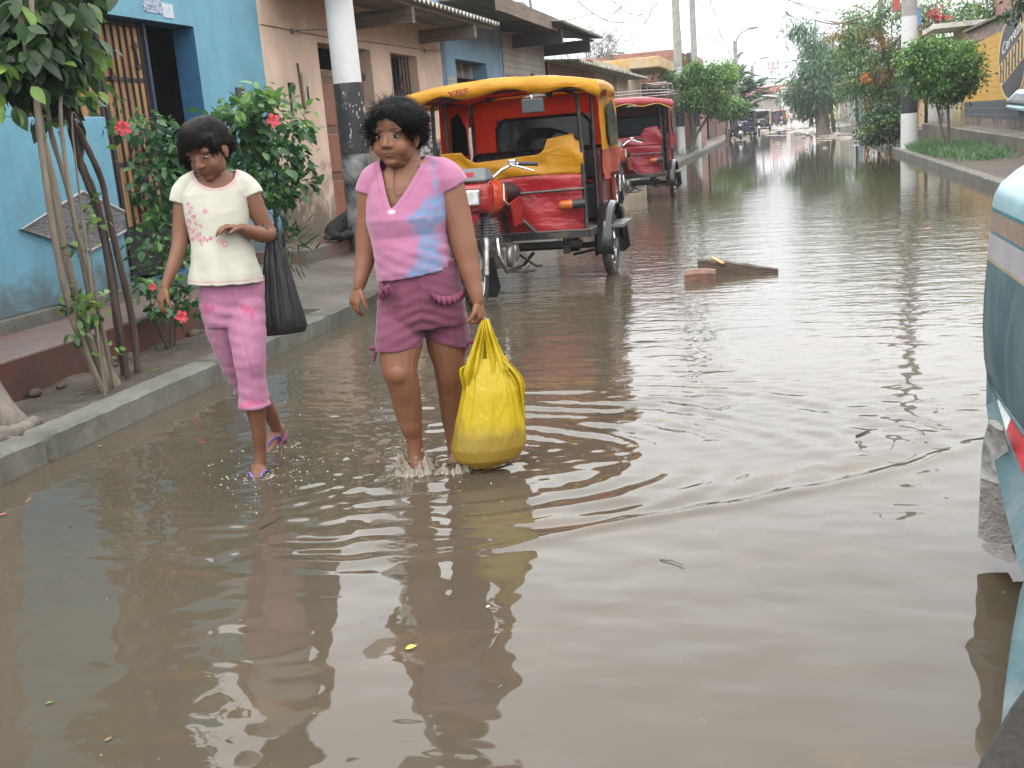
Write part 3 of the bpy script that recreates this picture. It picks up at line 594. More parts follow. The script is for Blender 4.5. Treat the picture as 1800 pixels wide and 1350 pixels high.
# generic small frontage used along the far part of the street
def far_house(name, label, x, s, y0, y1, h, wm, door=None, win=None, roofc=None, base=0.12, depth=8, cat='house', eave=0.35, par=0.0):
    T = thing(name, (x, (y0 + y1) / 2, base), label, cat); ops = []
    if door: ops.append((door[0], door[1], base + .02, base + 2.1))
    if win: ops += [(a, b, base + 1.0, base + 2.0) for a, b in win]
    mb = MB(); wallx(mb, x, s, 0.18, y0, y1, base - .2, base + h, ops); shell(mb, x - s * .18, s, depth, y0, y1, base - .2, base + h); mb.build('wall', wm, T)
    if door: mb = MB(); mb.box(min(x - s * .2, x - s * .1), max(x - s * .2, x - s * .1), door[0], door[1], base + .02, base + 2.1); mb.build('door', door[2], T)
    for a, b in (win or []): mb = MB(); mb.box(min(x - s * .2, x - s * .12), max(x - s * .2, x - s * .12), a, b, base + 1, base + 2); mb.build('window', m_dark, T)
    mb = MB(); mb.box(min(x + s * eave, x - s * depth), max(x + s * eave, x - s * depth), y0 - .05, y1 + .03, base + h + .002, base + h + .14); mb.build('roof', roofc or m_corrt, T); return T
P = lambda n, c, **k: wallmat(n, c, gz=0.6, **k)
far_house('yellow_house', 'low mustard yellow wall house behind the white striped pole and its tree', -5.0, 1, 50.5, 66, 2.5, P('mustard_paint', (0.48, 0.32, 0.075)), door=(57, 58.2, m_wood))
far_house('grey_shack', 'narrow grey corrugated front beside the mustard house', -5.1, 1, 66.2, 73, 2.9, mat('grey_sheet', (0.28, 0.28, 0.28), 0.6, stretch=(1, 8, .3), vscale=3, var=.4), door=(69, 70, m_steel))
far_house('maroon_house', 'maroon fronted house behind the small round tree', -5.0, 1, 73.2, 98, 3.1, P('maroon_paint', (0.13, 0.05, 0.045)), door=(80, 81.2, m_wood), win=[(85, 87)])
far_house('ochre_house', 'far ochre house where the left row ends', -5.5, 1, 98.3, 140, 3.4, P('ochre_paint', (0.33, 0.24, 0.14)), door=(110, 111.5, m_dark))
# right row, from the mural wall outwards
far_house('pale_yellow_house', 'pale yellow house with an orange red door beside the beer mural wall', 5.05, -1, 34.95, 37.7, 2.75, P('pale_yellow_paint', (0.42, 0.36, 0.19)), door=(35.3, 36.0, mat('orange_red_door', (0.36, 0.09, 0.03), 0.5)), roofc=m_plastw, base=0.6, eave=0.9)
far_house('white_shopfront', 'weathered whitewashed front with a dark post behind the right striped pole', 5.1, -1, 37.75, 44.5, 2.7, P('dirty_white_paint', (0.42, 0.40, 0.37)), door=(40.2, 40.8, m_wood), base=0.4)
HS = [(44.7, 51.0, 2.6, 'peach_paint', (0.42, 0.28, 0.16), 'peach house behind the orange flowering tree'), (51.2, 58.5, 2.8, 'brown_brick_paint', (0.25, 0.16, 0.11), 'brown fronted house left of the bush by the pole'),
      (58.7, 67.5, 2.7, 'sand_paint', (0.44, 0.32, 0.19), 'sand coloured house on the far right row'), (67.7, 74.5, 3.1, 'chalk_paint', (0.48, 0.47, 0.45), 'chalk white narrow house on the far right row'),
      (74.7, 82.5, 2.9, 'rust_paint', (0.34, 0.19, 0.10), 'rusty orange house beside the chalk white one'), (82.7, 89, 3.3, 'teal_paint', (0.10, 0.20, 0.25), 'teal blue house on the far right row'),
      (89.2, 99, 3.5, 'grey_green_paint', (0.24, 0.27, 0.25), 'grey green house next to the teal one'), (99.2, 118, 3.5, 'taupe_paint', (0.22, 0.18, 0.16), 'taupe house near the end of the right row'), (118.3, 150, 3.6, 'ivory_paint', (0.46, 0.40, 0.28), 'ivory house, last of the right row')]
for k, (a, b, h, n, c, lab) in enumerate(HS): far_house('row_house', lab, 5.0 + 0.1 * (k % 3), -1, a, b, h, P(n, c), door=(a + (b - a) * .3, a + (b - a) * .3 + 1.1, [m_wood, m_door, m_dark][k % 3]), win=[(a + (b - a) * .65, a + (b - a) * .65 + 1.2)], base=0.15)
# buildings closing the street
T = thing('end_building', (-3, 215, 0), 'long pale building with a red top closing the far end of the street', 'building')
mb = MB(); mb.box(-16, 4.5, 215, 225, -0.1, 5.2); mb.build('wall', mat('pinkish_plaster', (0.36, 0.30, 0.26), 0.8, var=.2, vscale=.5), T); mb = MB(); mb.box(-16.2, 2.8, 214.6, 225, 5.25, 6.6); mb.build('roof', mat('red_roof', (0.36, 0.10, 0.08), 0.7), T)
for k in range(9): mb = MB(); x = -14 + k * 2.0; mb.box(x, x + 1.0, 214.9, 214.98, 0.0, 2.3); mb.build('door', [m_plastw, MC['yellow_ochre_paint'], m_steel, m_wood][k % 4], T)
mb = MB(); mb.box(-1.2, 0.4, 214, 215, 0, 6.2); mb.box(-16, 2.5, 213.6, 214.9, 4.6, 5.24); mb.build('white_tower', m_plastw, T)
far_house('yellow_corner_house', 'bright yellow corner house at the end of the right row', 4.6, -1, 160, 200, 4.2, P('bright_yellow_paint', (0.55, 0.40, 0.08)), door=(170, 172, m_dark))

# ------------------------------------------------------------ mural wall on the right
MX = 5.0
T = thing('mural_wall', (MX, 29, 0.4), 'yellow painted brick wall with a dark base and an oval beer emblem', 'wall')
m_my = brickmat('mural_yellow', (0.50, 0.285, 0.045), (0.56, 0.33, 0.06), (0.40, 0.25, 0.06), bw=0.4, bh=0.16, ms=0.014, paint=(0.36, 0.24, 0.09), pamt=0.1, grime=0.15)
m_mn = brickmat('mural_navy', (0.045, 0.055, 0.07), (0.055, 0.065, 0.08), (0.11, 0.12, 0.13), bw=0.4, bh=0.16, ms=0.014, paint=(0.10, 0.10, 0.10), pamt=0.15)
ytop = float(atx(1800, 25, MX)[2]); zb = lambda y: rz(y) + .02
mb = MB(); zz = 1.22; rs = 20
mb.cm = 0; mb.quad((MX, 14, zz), (MX, 34.9, zz), (MX, 34.9, 2.72), (MX, 14, 3.12)); mb.cm = 1; mb.quad((MX, 14, 0.62), (MX, 34.9, 0.80), (MX, 34.9, zz), (MX, 14, zz)); mb.cm = 2
mb.quad((MX, 14, 0.3), (MX, 34.9, 0.3), (MX, 34.9, 0.80), (MX, 14, 0.62)); mb.quad((MX, 14, 3.12), (MX, 34.9, 2.72), (MX + .25, 34.9, 2.72), (MX + .25, 14, 3.12)); mb.quad((MX, 34.9, .3), (MX + .25, 34.9, .3), (MX + .25, 34.9, 2.72), (MX, 34.9, 2.72))
mb.build('wall', [m_my, m_mn, mat('crumbling_base', (0.17, 0.13, 0.10), 0.9, var=.4, vscale=5, bump=.8, bscale=12, stain=(0.05, 0.045, 0.04), samt=.5)], T)
# oval emblem painted on the wall: outline ring, dark field, striped diagonal band with letter bars, the word above it
ocy, ocz = float(atx(1779, 102, MX)[1]), float(atx(1779, 102, MX)[2]); oa = abs(float(atx(1756, 103, MX)[1]) - ocy) * .93; ob = 0.90
ell = lambda k, n=44, x=0: [(MX - x, ocy + oa * k * math.cos(2 * PI * i / n), ocz + ob * k * math.sin(2 * PI * i / n)) for i in range(n)]
mb = MB(); mb.prism(ell(1.08, x=.006), (-.004, 0, 0)); E_ = mb.build('emblem', mat('emblem_cream', (0.55, 0.43, 0.26), 0.8, var=.3), T)
mb = MB(); mb.prism(ell(1.0, x=.012), (-.004, 0, 0)); mb.build('emblem_field', mat('emblem_black', (0.055, 0.06, 0.065), 0.8, var=.4, vscale=9), E_)
def inoval(y, z, k=.97): return ((y - ocy) / oa) ** 2 + ((z - ocz) / ob) ** 2 < k
def clipband(z_lo, z_hi, slope, n=40):
    """outline of the oval between two slanting lines (slope per unit of normalised y)"""
    top, bot = [], []
    for i in range(n + 1):
        t = -0.985 + 1.97 * i / n; y = ocy + oa * t; e = ob * math.sqrt(max(0, 1 - t * t)) * .985; lo = max(-e, z_lo + slope * t); hi = min(e, z_hi + slope * t)
        if hi > lo: bot.append((y, ocz + lo)); top.append((y, ocz + hi))
    return [(MX - .018, a, b) for a, b in bot + top[::-1]]
# in the photograph right is nearer: the band climbs towards the camera (smaller y)
mb = MB(); mb.prism(clipband(-0.36, 0.20, -0.33), (-.004, 0, 0)); mb.build('emblem_band', mat('emblem_gold', (0.48, 0.34, 0.16), 0.8, var=.3, vscale=12), E_)
mb = MB()
for k in range(8):
    t = -0.8 + k * 1.62 / 7; e = ob * math.sqrt(1 - t * t); lo = max(-e, -0.33 - .33 * t); hi = min(e, 0.17 - .33 * t); y = ocy + oa * t; w = oa * 0.05
    if hi - lo > .1:
        mb.box(MX - .028, MX - .0225, y - w, y + w, ocz + lo, ocz + hi)
        if k in (1, 2, 4, 5, 6): mb.box(MX - .0285, MX - .0225, y + w, y + w * 2.6, ocz + (hi if k % 2 else lo * .4 + hi * .6) - .07, ocz + (hi if k % 2 else lo * .4 + hi * .6))
mb.build('emblem_letters', mat('emblem_brown', (0.07, 0.05, 0.04), 0.8), E_)
fc = bpy.data.curves.new('lettering', 'FONT'); fc.body = 'Cerveza'; fc.size = 0.36; fc.extrude = 0.002; fc.align_x = 'CENTER'
to = bpy.data.objects.new('tmp', fc); COL.objects.link(to); me = bpy.data.meshes.new_from_object(to.evaluated_get(bpy.context.evaluated_depsgraph_get())); bpy.data.objects.remove(to)
co = np.array([v.co for v in me.vertices]); sc_ = 1.45 * oa / (co[:, 0].max() - co[:, 0].min())
mb = MB(); V = [(MX - .022 - v[2], ocy - v[0] * sc_ , ocz + 0.34 + v[1] * 1.0 + v[0] * sc_ / oa * .33) for v in co]; mb.add(V, [tuple(p.vertices) for p in me.polygons]); mb.build('emblem_word', mat('emblem_white', (0.6, 0.6, 0.6), 0.8), E_)
# wall coping and the brick building over it
T = thing('brick_upper_house', (7.5, 24, 0.4), 'raw brick upper storey seen over the yellow mural wall', 'building')
mb = MB(); mb.box(5.9, 12, 12, 36, 0.3, 5.4); mb.build('wall', m_brick, T)
mb = MB(); mb.box(MX - .12, 5.85, 14, 34.6, 3.14, 3.2); mb.build('sheet_roof', m_corrt, T); mb = MB(); mb.box(MX + .02, MX + .2, 24, 34.7, 2.80, 3.13); mb.build('block_course', mat('grey_block', (0.2, 0.17, 0.15), 0.9, var=.5, vscale=3, stain=(0.25, 0.1, 0.07), samt=.5), T)

# ------------------------------------------------------------ poles
m_pw, nt, p = newmat('pole_whitewash'); v = coords(nt); c = mixcol(nt, ramp(nt, noise(nt, 3, 6, .65, v), .5, .8, 0, .6), (0.52, 0.53, 0.53), (0.36, 0.35, 0.33)); setin(nt, p, 'Base Color', c); p.inputs['Roughness'].default_value = .8; bumpn(nt, p, noise(nt, 30, 4, .6, v), .15, .01)
m_pb = mat('pole_black', (0.016, 0.016, 0.018), 0.6, var=.4, vscale=8, stain=(0.25, 0.25, 0.25), samt=0.12, sscale=3)
m_pf = mat('pole_flaking', (0.34, 0.335, 0.32), 0.85, var=.25, vscale=5, stain=(0.014, 0.014, 0.016), samt=0.85, sscale=3.2, bump=.3)
m_pc = mat('pole_concrete', (0.27, 0.265, 0.25), 0.85, var=.2, vscale=6, bump=.2, stain=(0.12, 0.11, 0.10), samt=.3)
def pole(label, x, y, z0, h, r0, r1, bands, lean=(0, 0), bars=True, n=28, group='concrete power poles'):
    T = thing('utility_pole', (x, y, z0), label, 'pole', None); rr = lambda z: r0 + (r1 - r0) * (z - z0) / h
    pos = lambda z: (x + lean[0] * (z - z0), y + lean[1] * (z - z0), z)
    for (za, zb_, m, nm) in bands:
        k = max(2, int((zb_ - za) / .3)); zs = np.linspace(za, zb_, k + 1); mb = MB(); mb.tube([pos(z) for z in zs], [rr(z) for z in zs], n); mb.build(nm, m, T, smooth=50)
    if bars:
        for dz in (0.5, 1.1):
            mb = MB(); a = pos(z0 + h - dz); mb.bar((a[0] - .9, a[1], a[2]), (a[0] + .9, a[1], a[2]), .09); c_ = mb.build('crossarm', m_wood, T)
            for t in (-.8, -.3, .3, .8): q = MB(); q.tube([(a[0] + t, a[1], a[2] + .045), (a[0] + t, a[1], a[2] + .1), (a[0] + t, a[1], a[2] + .18)], [.03, .05, .025], 8); q.build('insulator', m_plastw, c_)
    return T
PX, PY = -4.5, 11.1; zw = lambda u, v: float(atx(u, v, PX)[2])
za, zb_, zc = zw(635, 270), zw(618, 147), zw(600, -60)
big = pole('thick white pole with flaking black band in front of the beige house', PX, PY, 0.22, 7.5, 0.165, 0.105, [(0.2, za, m_pf, 'flaking_base'), (za, zb_, m_pb, 'black_band'), (zb_, 5.2, m_pw, 'white_band'), (5.2, 7.72, m_pc, 'shaft')])
# scratched letters on the black band
rg = np.random.default_rng(3); mb = MB()
for k in range(26):
    a = rg.uniform(-1.2, 0.4); z = rg.uniform(za + .05, zb_ - .1); rr = 0.158; q = lambda da, dz: (PX + (rr + .003) * math.cos(a + da - .3), PY + (rr + .003) * math.sin(a + da - .3), z + dz)
    mb.bar(q(0, 0), q(rg.uniform(-.1, .1), rg.uniform(.01, .05)), .006)
mb.build('scratches', m_plastw, big)
bx, by = [float(t) for t in atz(1198, 270, .155)[:2]]; zB = lambda v: float(atx(1195, v, bx)[2])
pole('grey pole with white and black painted foot beside the clipped tree', bx, by, .15, 8.6, .165, .13, [(.1, zB(223), m_pw, 'white_band'), (zB(223), zB(187), m_pb, 'black_band'), (zB(187), zB(120), m_pw, 'white_band'), (zB(120), 8.7, m_pc, 'shaft')], lean=(0.004, 0))
cx_, cy_ = [float(t) for t in atz(1227, 263, .155)[:2]]; zC = lambda v: float(atx(1224, v, cx_)[2])
pole('thinner grey pole whose white foot shows behind the clipped tree trunk', cx_, cy_, .15, 9.6, .145, .10, [(.1, zC(223), m_pw, 'white_band'), (zC(223), zC(190), m_pb, 'black_band'), (zC(190), zC(150), m_pw, 'white_band'), (zC(150), 9.7, m_pc, 'shaft')])
RX, RY = 3.08, 30.9; zR = lambda v: float(atx(1597, v, RX)[2])
rp_ = pole('white pole with one black band standing on the right verge', RX, RY, .15, 8.8, .215, .165, [(.1, zR(199), m_pw, 'white_band'), (zR(199), zR(133), m_pb, 'black_band'), (zR(133), zR(30), m_pw, 'white_band'), (zR(30), 8.9, m_pc, 'shaft')])
def lamp_pole(label, u, v, Y, arm, top):
    a = aty(u, v, Y); x, z = float(a[0]), float(a[2]); T = thing('street_lamp', (x, Y, 0.1), label, 'street lamp')
    mb = MB(); mb.tube([(x, Y, 0.1), (x, Y, z)], [.17, .12], 12); mb.build('pole', m_pc, T, smooth=40); b = aty(*arm, Y); mb = MB(); b = Vector(b); mb.tube([(x, Y, z - .1), ((x + b.x) / 2 - .1, Y, (z + b.z) / 2 + .1), b], .04, 8); mb.build('arm', m_steel, T)
    mb = MB(); mb.ball(b + Vector((.2, 0, .02)), (.32, .12, .07)); mb.build('lamp_head', m_steel, T, smooth=40)
lamp_pole('street lamp with curved arm above the palm like tree', 1292, 72, 70, (1318, 50), 0); lamp_pole('more distant street lamp with short arm, left of the mast', 1322, 115, 105, (1342, 102), 0)
lamp_pole('farthest street lamp near the radio mast', 1338, 140, 140, (1354, 127), 0)
a = aty(1433, 34, 112); x = float(a[0]); mb = MB(); mb.tube([(x, 112, .1), (x, 112, float(a[2]))], [.13, .1], 10); o = mb.build('utility_pole', m_pc); mb.v = []; tag(o, 'slim bare pole rising behind the dense eucalyptus tree', 'pole')
# lattice mast far away
T = thing('radio_mast', (-8, 420, 0), 'red and white lattice radio mast far beyond the street', 'mast')
x, z = float(aty(1359, 110, 420)[0]), float(aty(1359, 110, 420)[2]); mb = MB()
for i, j in ((-1, -1), (1, -1), (1, 1), (-1, 1)): mb.bar((x + i * .9, 420 + j * .9, 0), (x + i * .6, 420 + j * .6, z), .22)
for k in range(10):
    zz = z * k / 10; mb.bar((x - .8, 419.2, zz), (x + .8, 419.2, zz + z / 10), .16); mb.bar((x + .8, 419.2, zz), (x - .8, 419.2, zz + z / 10), .16)
mb.build('lattice', mat('mast_red', (0.4, 0.17, 0.15), .6), T); mb = MB(); mb.box(x - 2.2, x + 2.2, 418, 422, z - 2.2, z - 1.9); [mb.box(x + k * 1.7 - .3, x + k * 1.7 + .3, 417.6, 418, z - 2.5, z + .4) for k in (-1, 0, 1)]; mb.build('antenna', MC['mast_red'], T)

# ------------------------------------------------------------ overhead cables
m_cab = mat('cable_black', (0.03, 0.03, 0.032), 0.6)
def cable(label, a, b, sag, r=0.011, n=18):
    a, b = Vector(a), Vector(b); mb = MB(); mb.tube([a.lerp(b, i / n) - Vector((0, 0, sag * 4 * (i / n) * (1 - i / n))) for i in range(n + 1)], r, 5); o = mb.build('overhead_cable', m_cab); return tag(o, label, 'cable', 'overhead cables')
tB, tC, tR, tA = Vector((bx, by, 8.2)), Vector((cx_, cy_, 9.0)), Vector((RX, RY, 8.4)), Vector((PX, PY, 7.5))
lampT = Vector(aty(1292, 76, 70))
pxa = lambda u, v, Y: Vector(aty(u, v, Y))
spans = [('cable sagging across the street from grey pole to right verge', tC + Vector((0, 0, -1.0)), pxa(1440, 22, 33), .12), ('lower cable crossing the street with a hanging tuft', tC + Vector((0, 0, -1.3)), pxa(1460, 20, 33), .22),
         ('cable from grey pole down to the street lamp', tC + Vector((0, 0, -.4)), lampT, 1.0), ('second cable from grey pole down to the street lamp', tC + Vector((0.3, 0, -.9)), lampT + Vector((0, 0, -.6)), 1.2),
         ('third cable running to the street lamp', tB + Vector((.3, 0, -.5)), lampT + Vector((0, 0, -.3)), 1.5), ('cable swooping from white house roof to grey pole', pxa(985, -30, 24), tB + Vector((0, 0, -.9)), 1.5),
         ('cable swooping over the brick building', pxa(1060, -20, 30), tB + Vector((0, 0, -1.4)), 1.1), ('service drop to the brick building parapet', tB + Vector((0, 0, -.6)), pxa(1000, 75, 46), .5),
         ('long service drop to the roof eave', tB + Vector((0, 0, -.3)), pxa(975, 62, 30), .8), ('service drop to the cream house', tB + Vector((0, 0, -1.0)), pxa(1100, 95, 42), .3),
         ('steep service drop crossing the brick wall', pxa(1165, -10, 44), pxa(1080, 90, 44), .25), ('cable from the lamp pole to the far tree', lampT, pxa(1420, 80, 70), .4), ('lower cable from the lamp pole to the far tree', lampT + Vector((0, 0, -.8)), pxa(1425, 95, 72), .5),
         ('cable from the lamp pole along the far street', lampT + Vector((0, 0, -1)), pxa(1430, 118, 100), .6), ('thin cable from the grey pole to the ground anchor', tC + Vector((0, 0, -1.5)), pxa(1330, 150, 80), 1.0), ('slack cable dropping beside the grey pole', tC + Vector((0, 0, -1.8)), pxa(1260, 118, 60), .3),
         ('rising cable from the eave over the gap', pxa(940, 40, 24), pxa(1120, -25, 40), .3), ('cable sloping up left of the grey pole', pxa(1040, 88, 46), pxa(1150, -20, 43), .1), ('faint cable low across the far street', pxa(1240, 60, 55), pxa(1430, 108, 60), .5)]
for lab, a, b, sg in spans: cable(lab, a, b, sg)
mb = MB(); c0 = pxa(1384, 26, 36)
for k in range(16): d = Vector((random.uniform(-.3, .3), random.uniform(-.2, .2), random.uniform(-.35, .35))); mb.tube([c0, c0 + d * .5 + Vector((0, 0, .03)), c0 + d], .008, 4)
tag(mb.build('hanging_tuft', m_cab), 'tangled dry tuft hanging from the lower cable over the street', 'plant')
# ------------------------------------------------------------ mototaxis (the front faces -Y; local origin on the ground under the rear axle)
def vinyl(name, col, rough=0.38, dirt=0.35, trans=None):
    if name in MC: return MC[name]
    m, nt, p = newmat(name); v = coords(nt); c = mixcol(nt, ramp(nt, noise(nt, 3.5, 5, .6, v), .3, .7), tuple(x * .85 for x in col), tuple(min(1, x * 1.12) for x in col))
    c = mixcol(nt, ramp(nt, noise(nt, 2.2, 7, .7, v, .4), .55, .85, 0, dirt), c, tuple(.5 * x + .02 for x in col)); setin(nt, p, 'Base Color', c); p.inputs['Roughness'].default_value = rough
    h = math2(nt, 'ADD', noise(nt, 4.5, 3, .5, coords(nt, (1, 1, 2.2)), 1.2), math2(nt, 'MULTIPLY', noise(nt, 140, 2, .5, v), .03)); bumpn(nt, p, h, .55, .03)
    if trans:
        tr = N(nt, 'ShaderNodeBsdfTranslucent'); tr.inputs[0].default_value = c4(trans); ms = N(nt, 'ShaderNodeMixShader'); ms.inputs[0].default_value = .4; nt.links.new(p.outputs[0], ms.inputs[1]); nt.links.new(tr.outputs[0], ms.inputs[2]); nt.links.new(ms.outputs[0], nt.nodes['Material Output'].inputs['Surface'])
    MC[name] = m; return m
m_tyre = mat('tyre_rubber', (0.018, 0.018, 0.018), 0.8, var=.4, vscale=9, stain=(0.10, 0.085, 0.065), samt=.35, sscale=4)
m_chrome = mat('chrome', (0.62, 0.62, 0.62), 0.16, metal=1.0, var=.08)
m_alu = mat('cast_aluminium', (0.36, 0.36, 0.35), 0.42, metal=.85, var=.25, vscale=14, stain=(0.12, 0.10, 0.08), samt=.45, sscale=8)
m_blk = mat('black_paint', (0.018, 0.018, 0.019), 0.42, var=.3, stain=(0.10, 0.08, 0.06), samt=.3, sscale=5)
m_blkpl = mat('black_plastic', (0.022, 0.022, 0.024), 0.5, var=.2)
m_gry = mat('instrument_grey', (0.10, 0.105, 0.115), 0.5)
m_glassd = mat('smoked_window', (0.035, 0.032, 0.033), 0.12, var=.25, vscale=3, stain=(0.10, 0.09, 0.08), samt=.4)
m_lens = mat('headlight_lens', (0.50, 0.52, 0.52), 0.12, var=.3, vscale=30)
m_amber = mat('amber_lens', (0.40, 0.10, 0.015), 0.25)
m_bag = mat('white_carrier', (0.6, 0.6, 0.62), .5)
def wheel(T, x, y, r, tr, hubw=.12, name='wheel'):
    mb = MB(); mb.torus((x, y, r - .03), r - tr, tr, 'X', 40, 10, .95)
    for k in range(56):
        a = 2 * PI * k / 56; q = r - .004
        for s in (-1, 1): mb.box(x + s * .012 - .01, x + s * .012 + .01, y + q * math.cos(a) - .004, y + q * math.cos(a) + .004, r - .03 + q * math.sin(a) - .004, r - .03 + q * math.sin(a) + .004)
    t = mb.build('tyre', m_tyre, T, smooth=40); mb = MB(); mb.torus((x, y, r - .03), r - tr * 1.9, .016, 'X', 40, 6, 1.4); mb.build('rim', m_chrome, t, smooth=50)
    mb = MB()
    for k in range(28):
        a = 2 * PI * k / 28; b = a + .35 * (1 if k % 2 else -1); s = .04 if (k // 2) % 2 else -.04
        mb.tube([(x + s, y + .035 * math.cos(b), r - .03 + .035 * math.sin(b)), (x, y + (r - tr * 2) * math.cos(a), r - .03 + (r - tr * 2) * math.sin(a))], .0028, 4)
    mb.build('spokes', m_chrome, t); mb = MB(); mb.disc((x, y, r - .03), .05, 'X', hubw, 16); mb.disc((x, y, r - .03), .075, 'X', .03, 16); mb.build('hub', m_alu, t, smooth=40)
def cloth_sheet(mb, fn, nu, nv, amp, seed, axis=1):
    """a double-sided sheet from fn(u, v) with folds pushed along one axis"""
    rows = []
    for i in range(nu + 1):
        row = []
        for j in range(nv + 1):
            p = Vector(fn(i / nu, j / nv)); w = float(fbm(np.array(p[(axis + 1) % 3] * 3.1 + seed), np.array(p[(axis + 2) % 3] * 3.1 + seed * .7), seed % 5, 3)); p[axis] += amp * w; row.append(p)
        rows.append(row)
    mb.rings(rows, cap=False, closed=False); back = [[p.copy() for p in r] for r in rows]
    for r in back:
        for p in r: p[axis] += 0.008
    mb.rings(back, cap=False, closed=False); mb.rings([rows[0], back[0]], False, False); mb.rings([rows[-1], back[-1]], False, False); mb.rings([[r[0] for r in rows], [r[0] for r in back]], False, False); mb.rings([[r[-1] for r in rows], [r[-1] for r in back]], False, False)

def mototaxi(x0, y0, label, C, detail=2, rack=False, decal=False, word=None, rot=0.0):
    T = thing('mototaxi', (0, 0, 0), label, 'mototaxi'); OX = Vector((0, 0, 0))
    top, lining, low, side, lowside, bike = C[:6]
    # --- chassis
    mb = MB(); z = .43
    for a, b in (((-.68, -.6), (.68, -.6)), ((-.68, .8), (.68, .8)), ((-.68, -.6), (-.68, .8)), ((.68, -.6), (.68, .8)), ((-.3, -.6), (-.3, .8)), ((.3, -.6), (.3, .8))): mb.bar((a[0], a[1], z), (b[0], b[1], z), .045, .055)
    mb.tube([(-.74, 0, .27), (.74, 0, .27)], .028, 8); mb.bar((-.56, -.35, .33), (.56, -.35, .33), .05, .05)
    for s in (-1, 1):
        for k in range(4): mb.bar((s * .42, -.34 + .06 * k, .36 - .018 * k), (s * .42, .36 - .06 * k, .36 - .018 * k), .05, .012)
        mb.tube([(s * .42, -.42, .43), (s * .42, -.40, .34), (s * .42, -.32, .3)], .022, 6); mb.disc((s * .42, 0, .28), .065, 'X', .10, 10); mb.bar((s * .42, -.36, .42), (s * .42, -.36, .24), .06, .04)
        mb.tube([(s * .42, -.1, .2), (s * .62, -.02, .23), (s * .72, 0, .26)], .013, 6)
    mb.bar((-.04, -1.05, .42), (-.04, -.55, .42), .05); mb.build('chassis', m_blk, T, smooth=40)
    fl = MB(); fl.box(-.7, .7, -.62, .8, .46, .475); fl.box(.67, .93, -.3, .3, .44, .47) ; fl.build('floor', mat('dull_steel', (.09, .09, .09), .5, metal=.3, stain=(.16, .13, .1), samt=.5), T, bevel=.004)
    # --- wheels, mudguards, flaps
    for s in (-1, 1):
        wheel(T, s * .755, .02, .30, .046)
        g = MB(); rs = []
        for k in range(13):
            a = -.25 + (PI + .35) * k / 12; q = .36; yc, zc = .02 - q * math.cos(a), .30 + q * math.sin(a); rs.append([(s * .755 - .085, yc, zc - .02), (s * .755 - .05, yc - .012 * math.cos(a), zc + .005), (s * .755, yc - .02 * math.cos(a), zc + .014), (s * .755 + .05, yc - .012 * math.cos(a), zc + .005), (s * .755 + .085, yc, zc - .02)])
        g.rings(rs, False, False); ob = g.build('mudguard', mat('gloss_black', (.02, .02, .022), .12), T, smooth=50); md = ob.modifiers.new('s', 'SOLIDIFY'); md.thickness = .006
        f = MB(); f.prism([(s * .755 - .1, .41, .45), (s * .755 + .1, .41, .45), (s * .755 + .12, .45, .2), (s * .755 + .06, .47, .14), (s * .755 - .11, .46, .16)], (0, .012, 0)); f.build('mudflap', m_blkpl, T)
    # --- front panel: cloth apron, cut away in the middle so that the seat shows
    def ptop(x): return float(np.interp(x, [-.66, -.41, -.38, -.3, .28, .33, .36, .58, .60, .67], [1.20, 1.195, 1.15, 1.10, 1.13, 1.17, 1.255, 1.285, 1.23, 1.21]))
    xs = sorted(set(list(np.linspace(-.665, .665, 40)) + [-.41, -.38, .33, .36, .58, .60])); mid = .935
    def apron(lo, hi, m, nm, seed):
        rows = []
        for xv in xs:
            a = lo(xv); b = hi(xv); rows.append([(xv, -.60 + .030 * float(fbm(np.array(xv * 2.6 + seed), np.array((a + (b - a) * j / 12) * 3.4), seed % 4, 3)) + .012 * math.sin(xv * 9 + j * .5 + seed), a + (b - a) * j / 12) for j in range(13)])
        g = MB(); g.rings(rows, False, False); o = g.build(nm, m, T, smooth=60); md = o.modifiers.new('s', 'SOLIDIFY'); md.thickness = .006; return o
    sag = lambda x: mid + .018 * math.sin(x * 4 + 1) + .02 * x
    apron(lambda x: .445, sag, low, 'front_panel', 2); apron(sag, ptop, C[6], 'front_apron', 2)
    b = MB(); b.tube([(-.67, -.635, .80), (.67, -.635, .82)], .013, 6); b.tube([(-.1, -.66, .79), (.22, -.66, .47)], .018, 6); b.tube([(-.62, -.6, .44), (-.62, -.6, 1.25)], .012, 6); b.build('panel_rail', m_blk, T)
    for s in (-1, 1):
        l = MB(); l.tube([(s * .67, -.66, .70), (s * .56, -.67, .695)], [.034, .042], 12); l.build('turn_signal_housing', m_blkpl, T, smooth=40); l = MB(); l.tube([(s * .56, -.67, .695), (s * .46, -.675, .69), (s * .445, -.675, .69)], [.042, .042, .03], 12); l.build('turn_signal', m_amber, T, smooth=40)
    # --- hoops and posts
    b = MB()
    for s in (-1, 1):
        b.tube([(s * .655, -.60, .44), (s * .655, -.60, 1.2), (s * .64, -.60, 1.60), (s * .52, -.62, 1.655), (s * .3, -.62, 1.67)], .019, 8); b.tube([(s * .68, -.12, .46), (s * .68, -.12, 1.66)], .017, 8); b.tube([(s * .68, .78, .46), (s * .68, .78, 1.66)], .017, 8)
        b.tube([(s * .72, -.8, 1.64), (s * .68, .8, 1.64)], .015, 8)
    for y in (-.8, -.12, .78): b.tube([(-.69, y, 1.64), (-.4, y, 1.69), (0, y, 1.705), (.4, y, 1.69), (.69, y, 1.64)], .015, 8)
    for xv in (-.25, .3): b.bar((xv, -.12, 1.66), (xv, -.12, 1.61), .05)
    b.build('frame', m_blk, T, smooth=40)
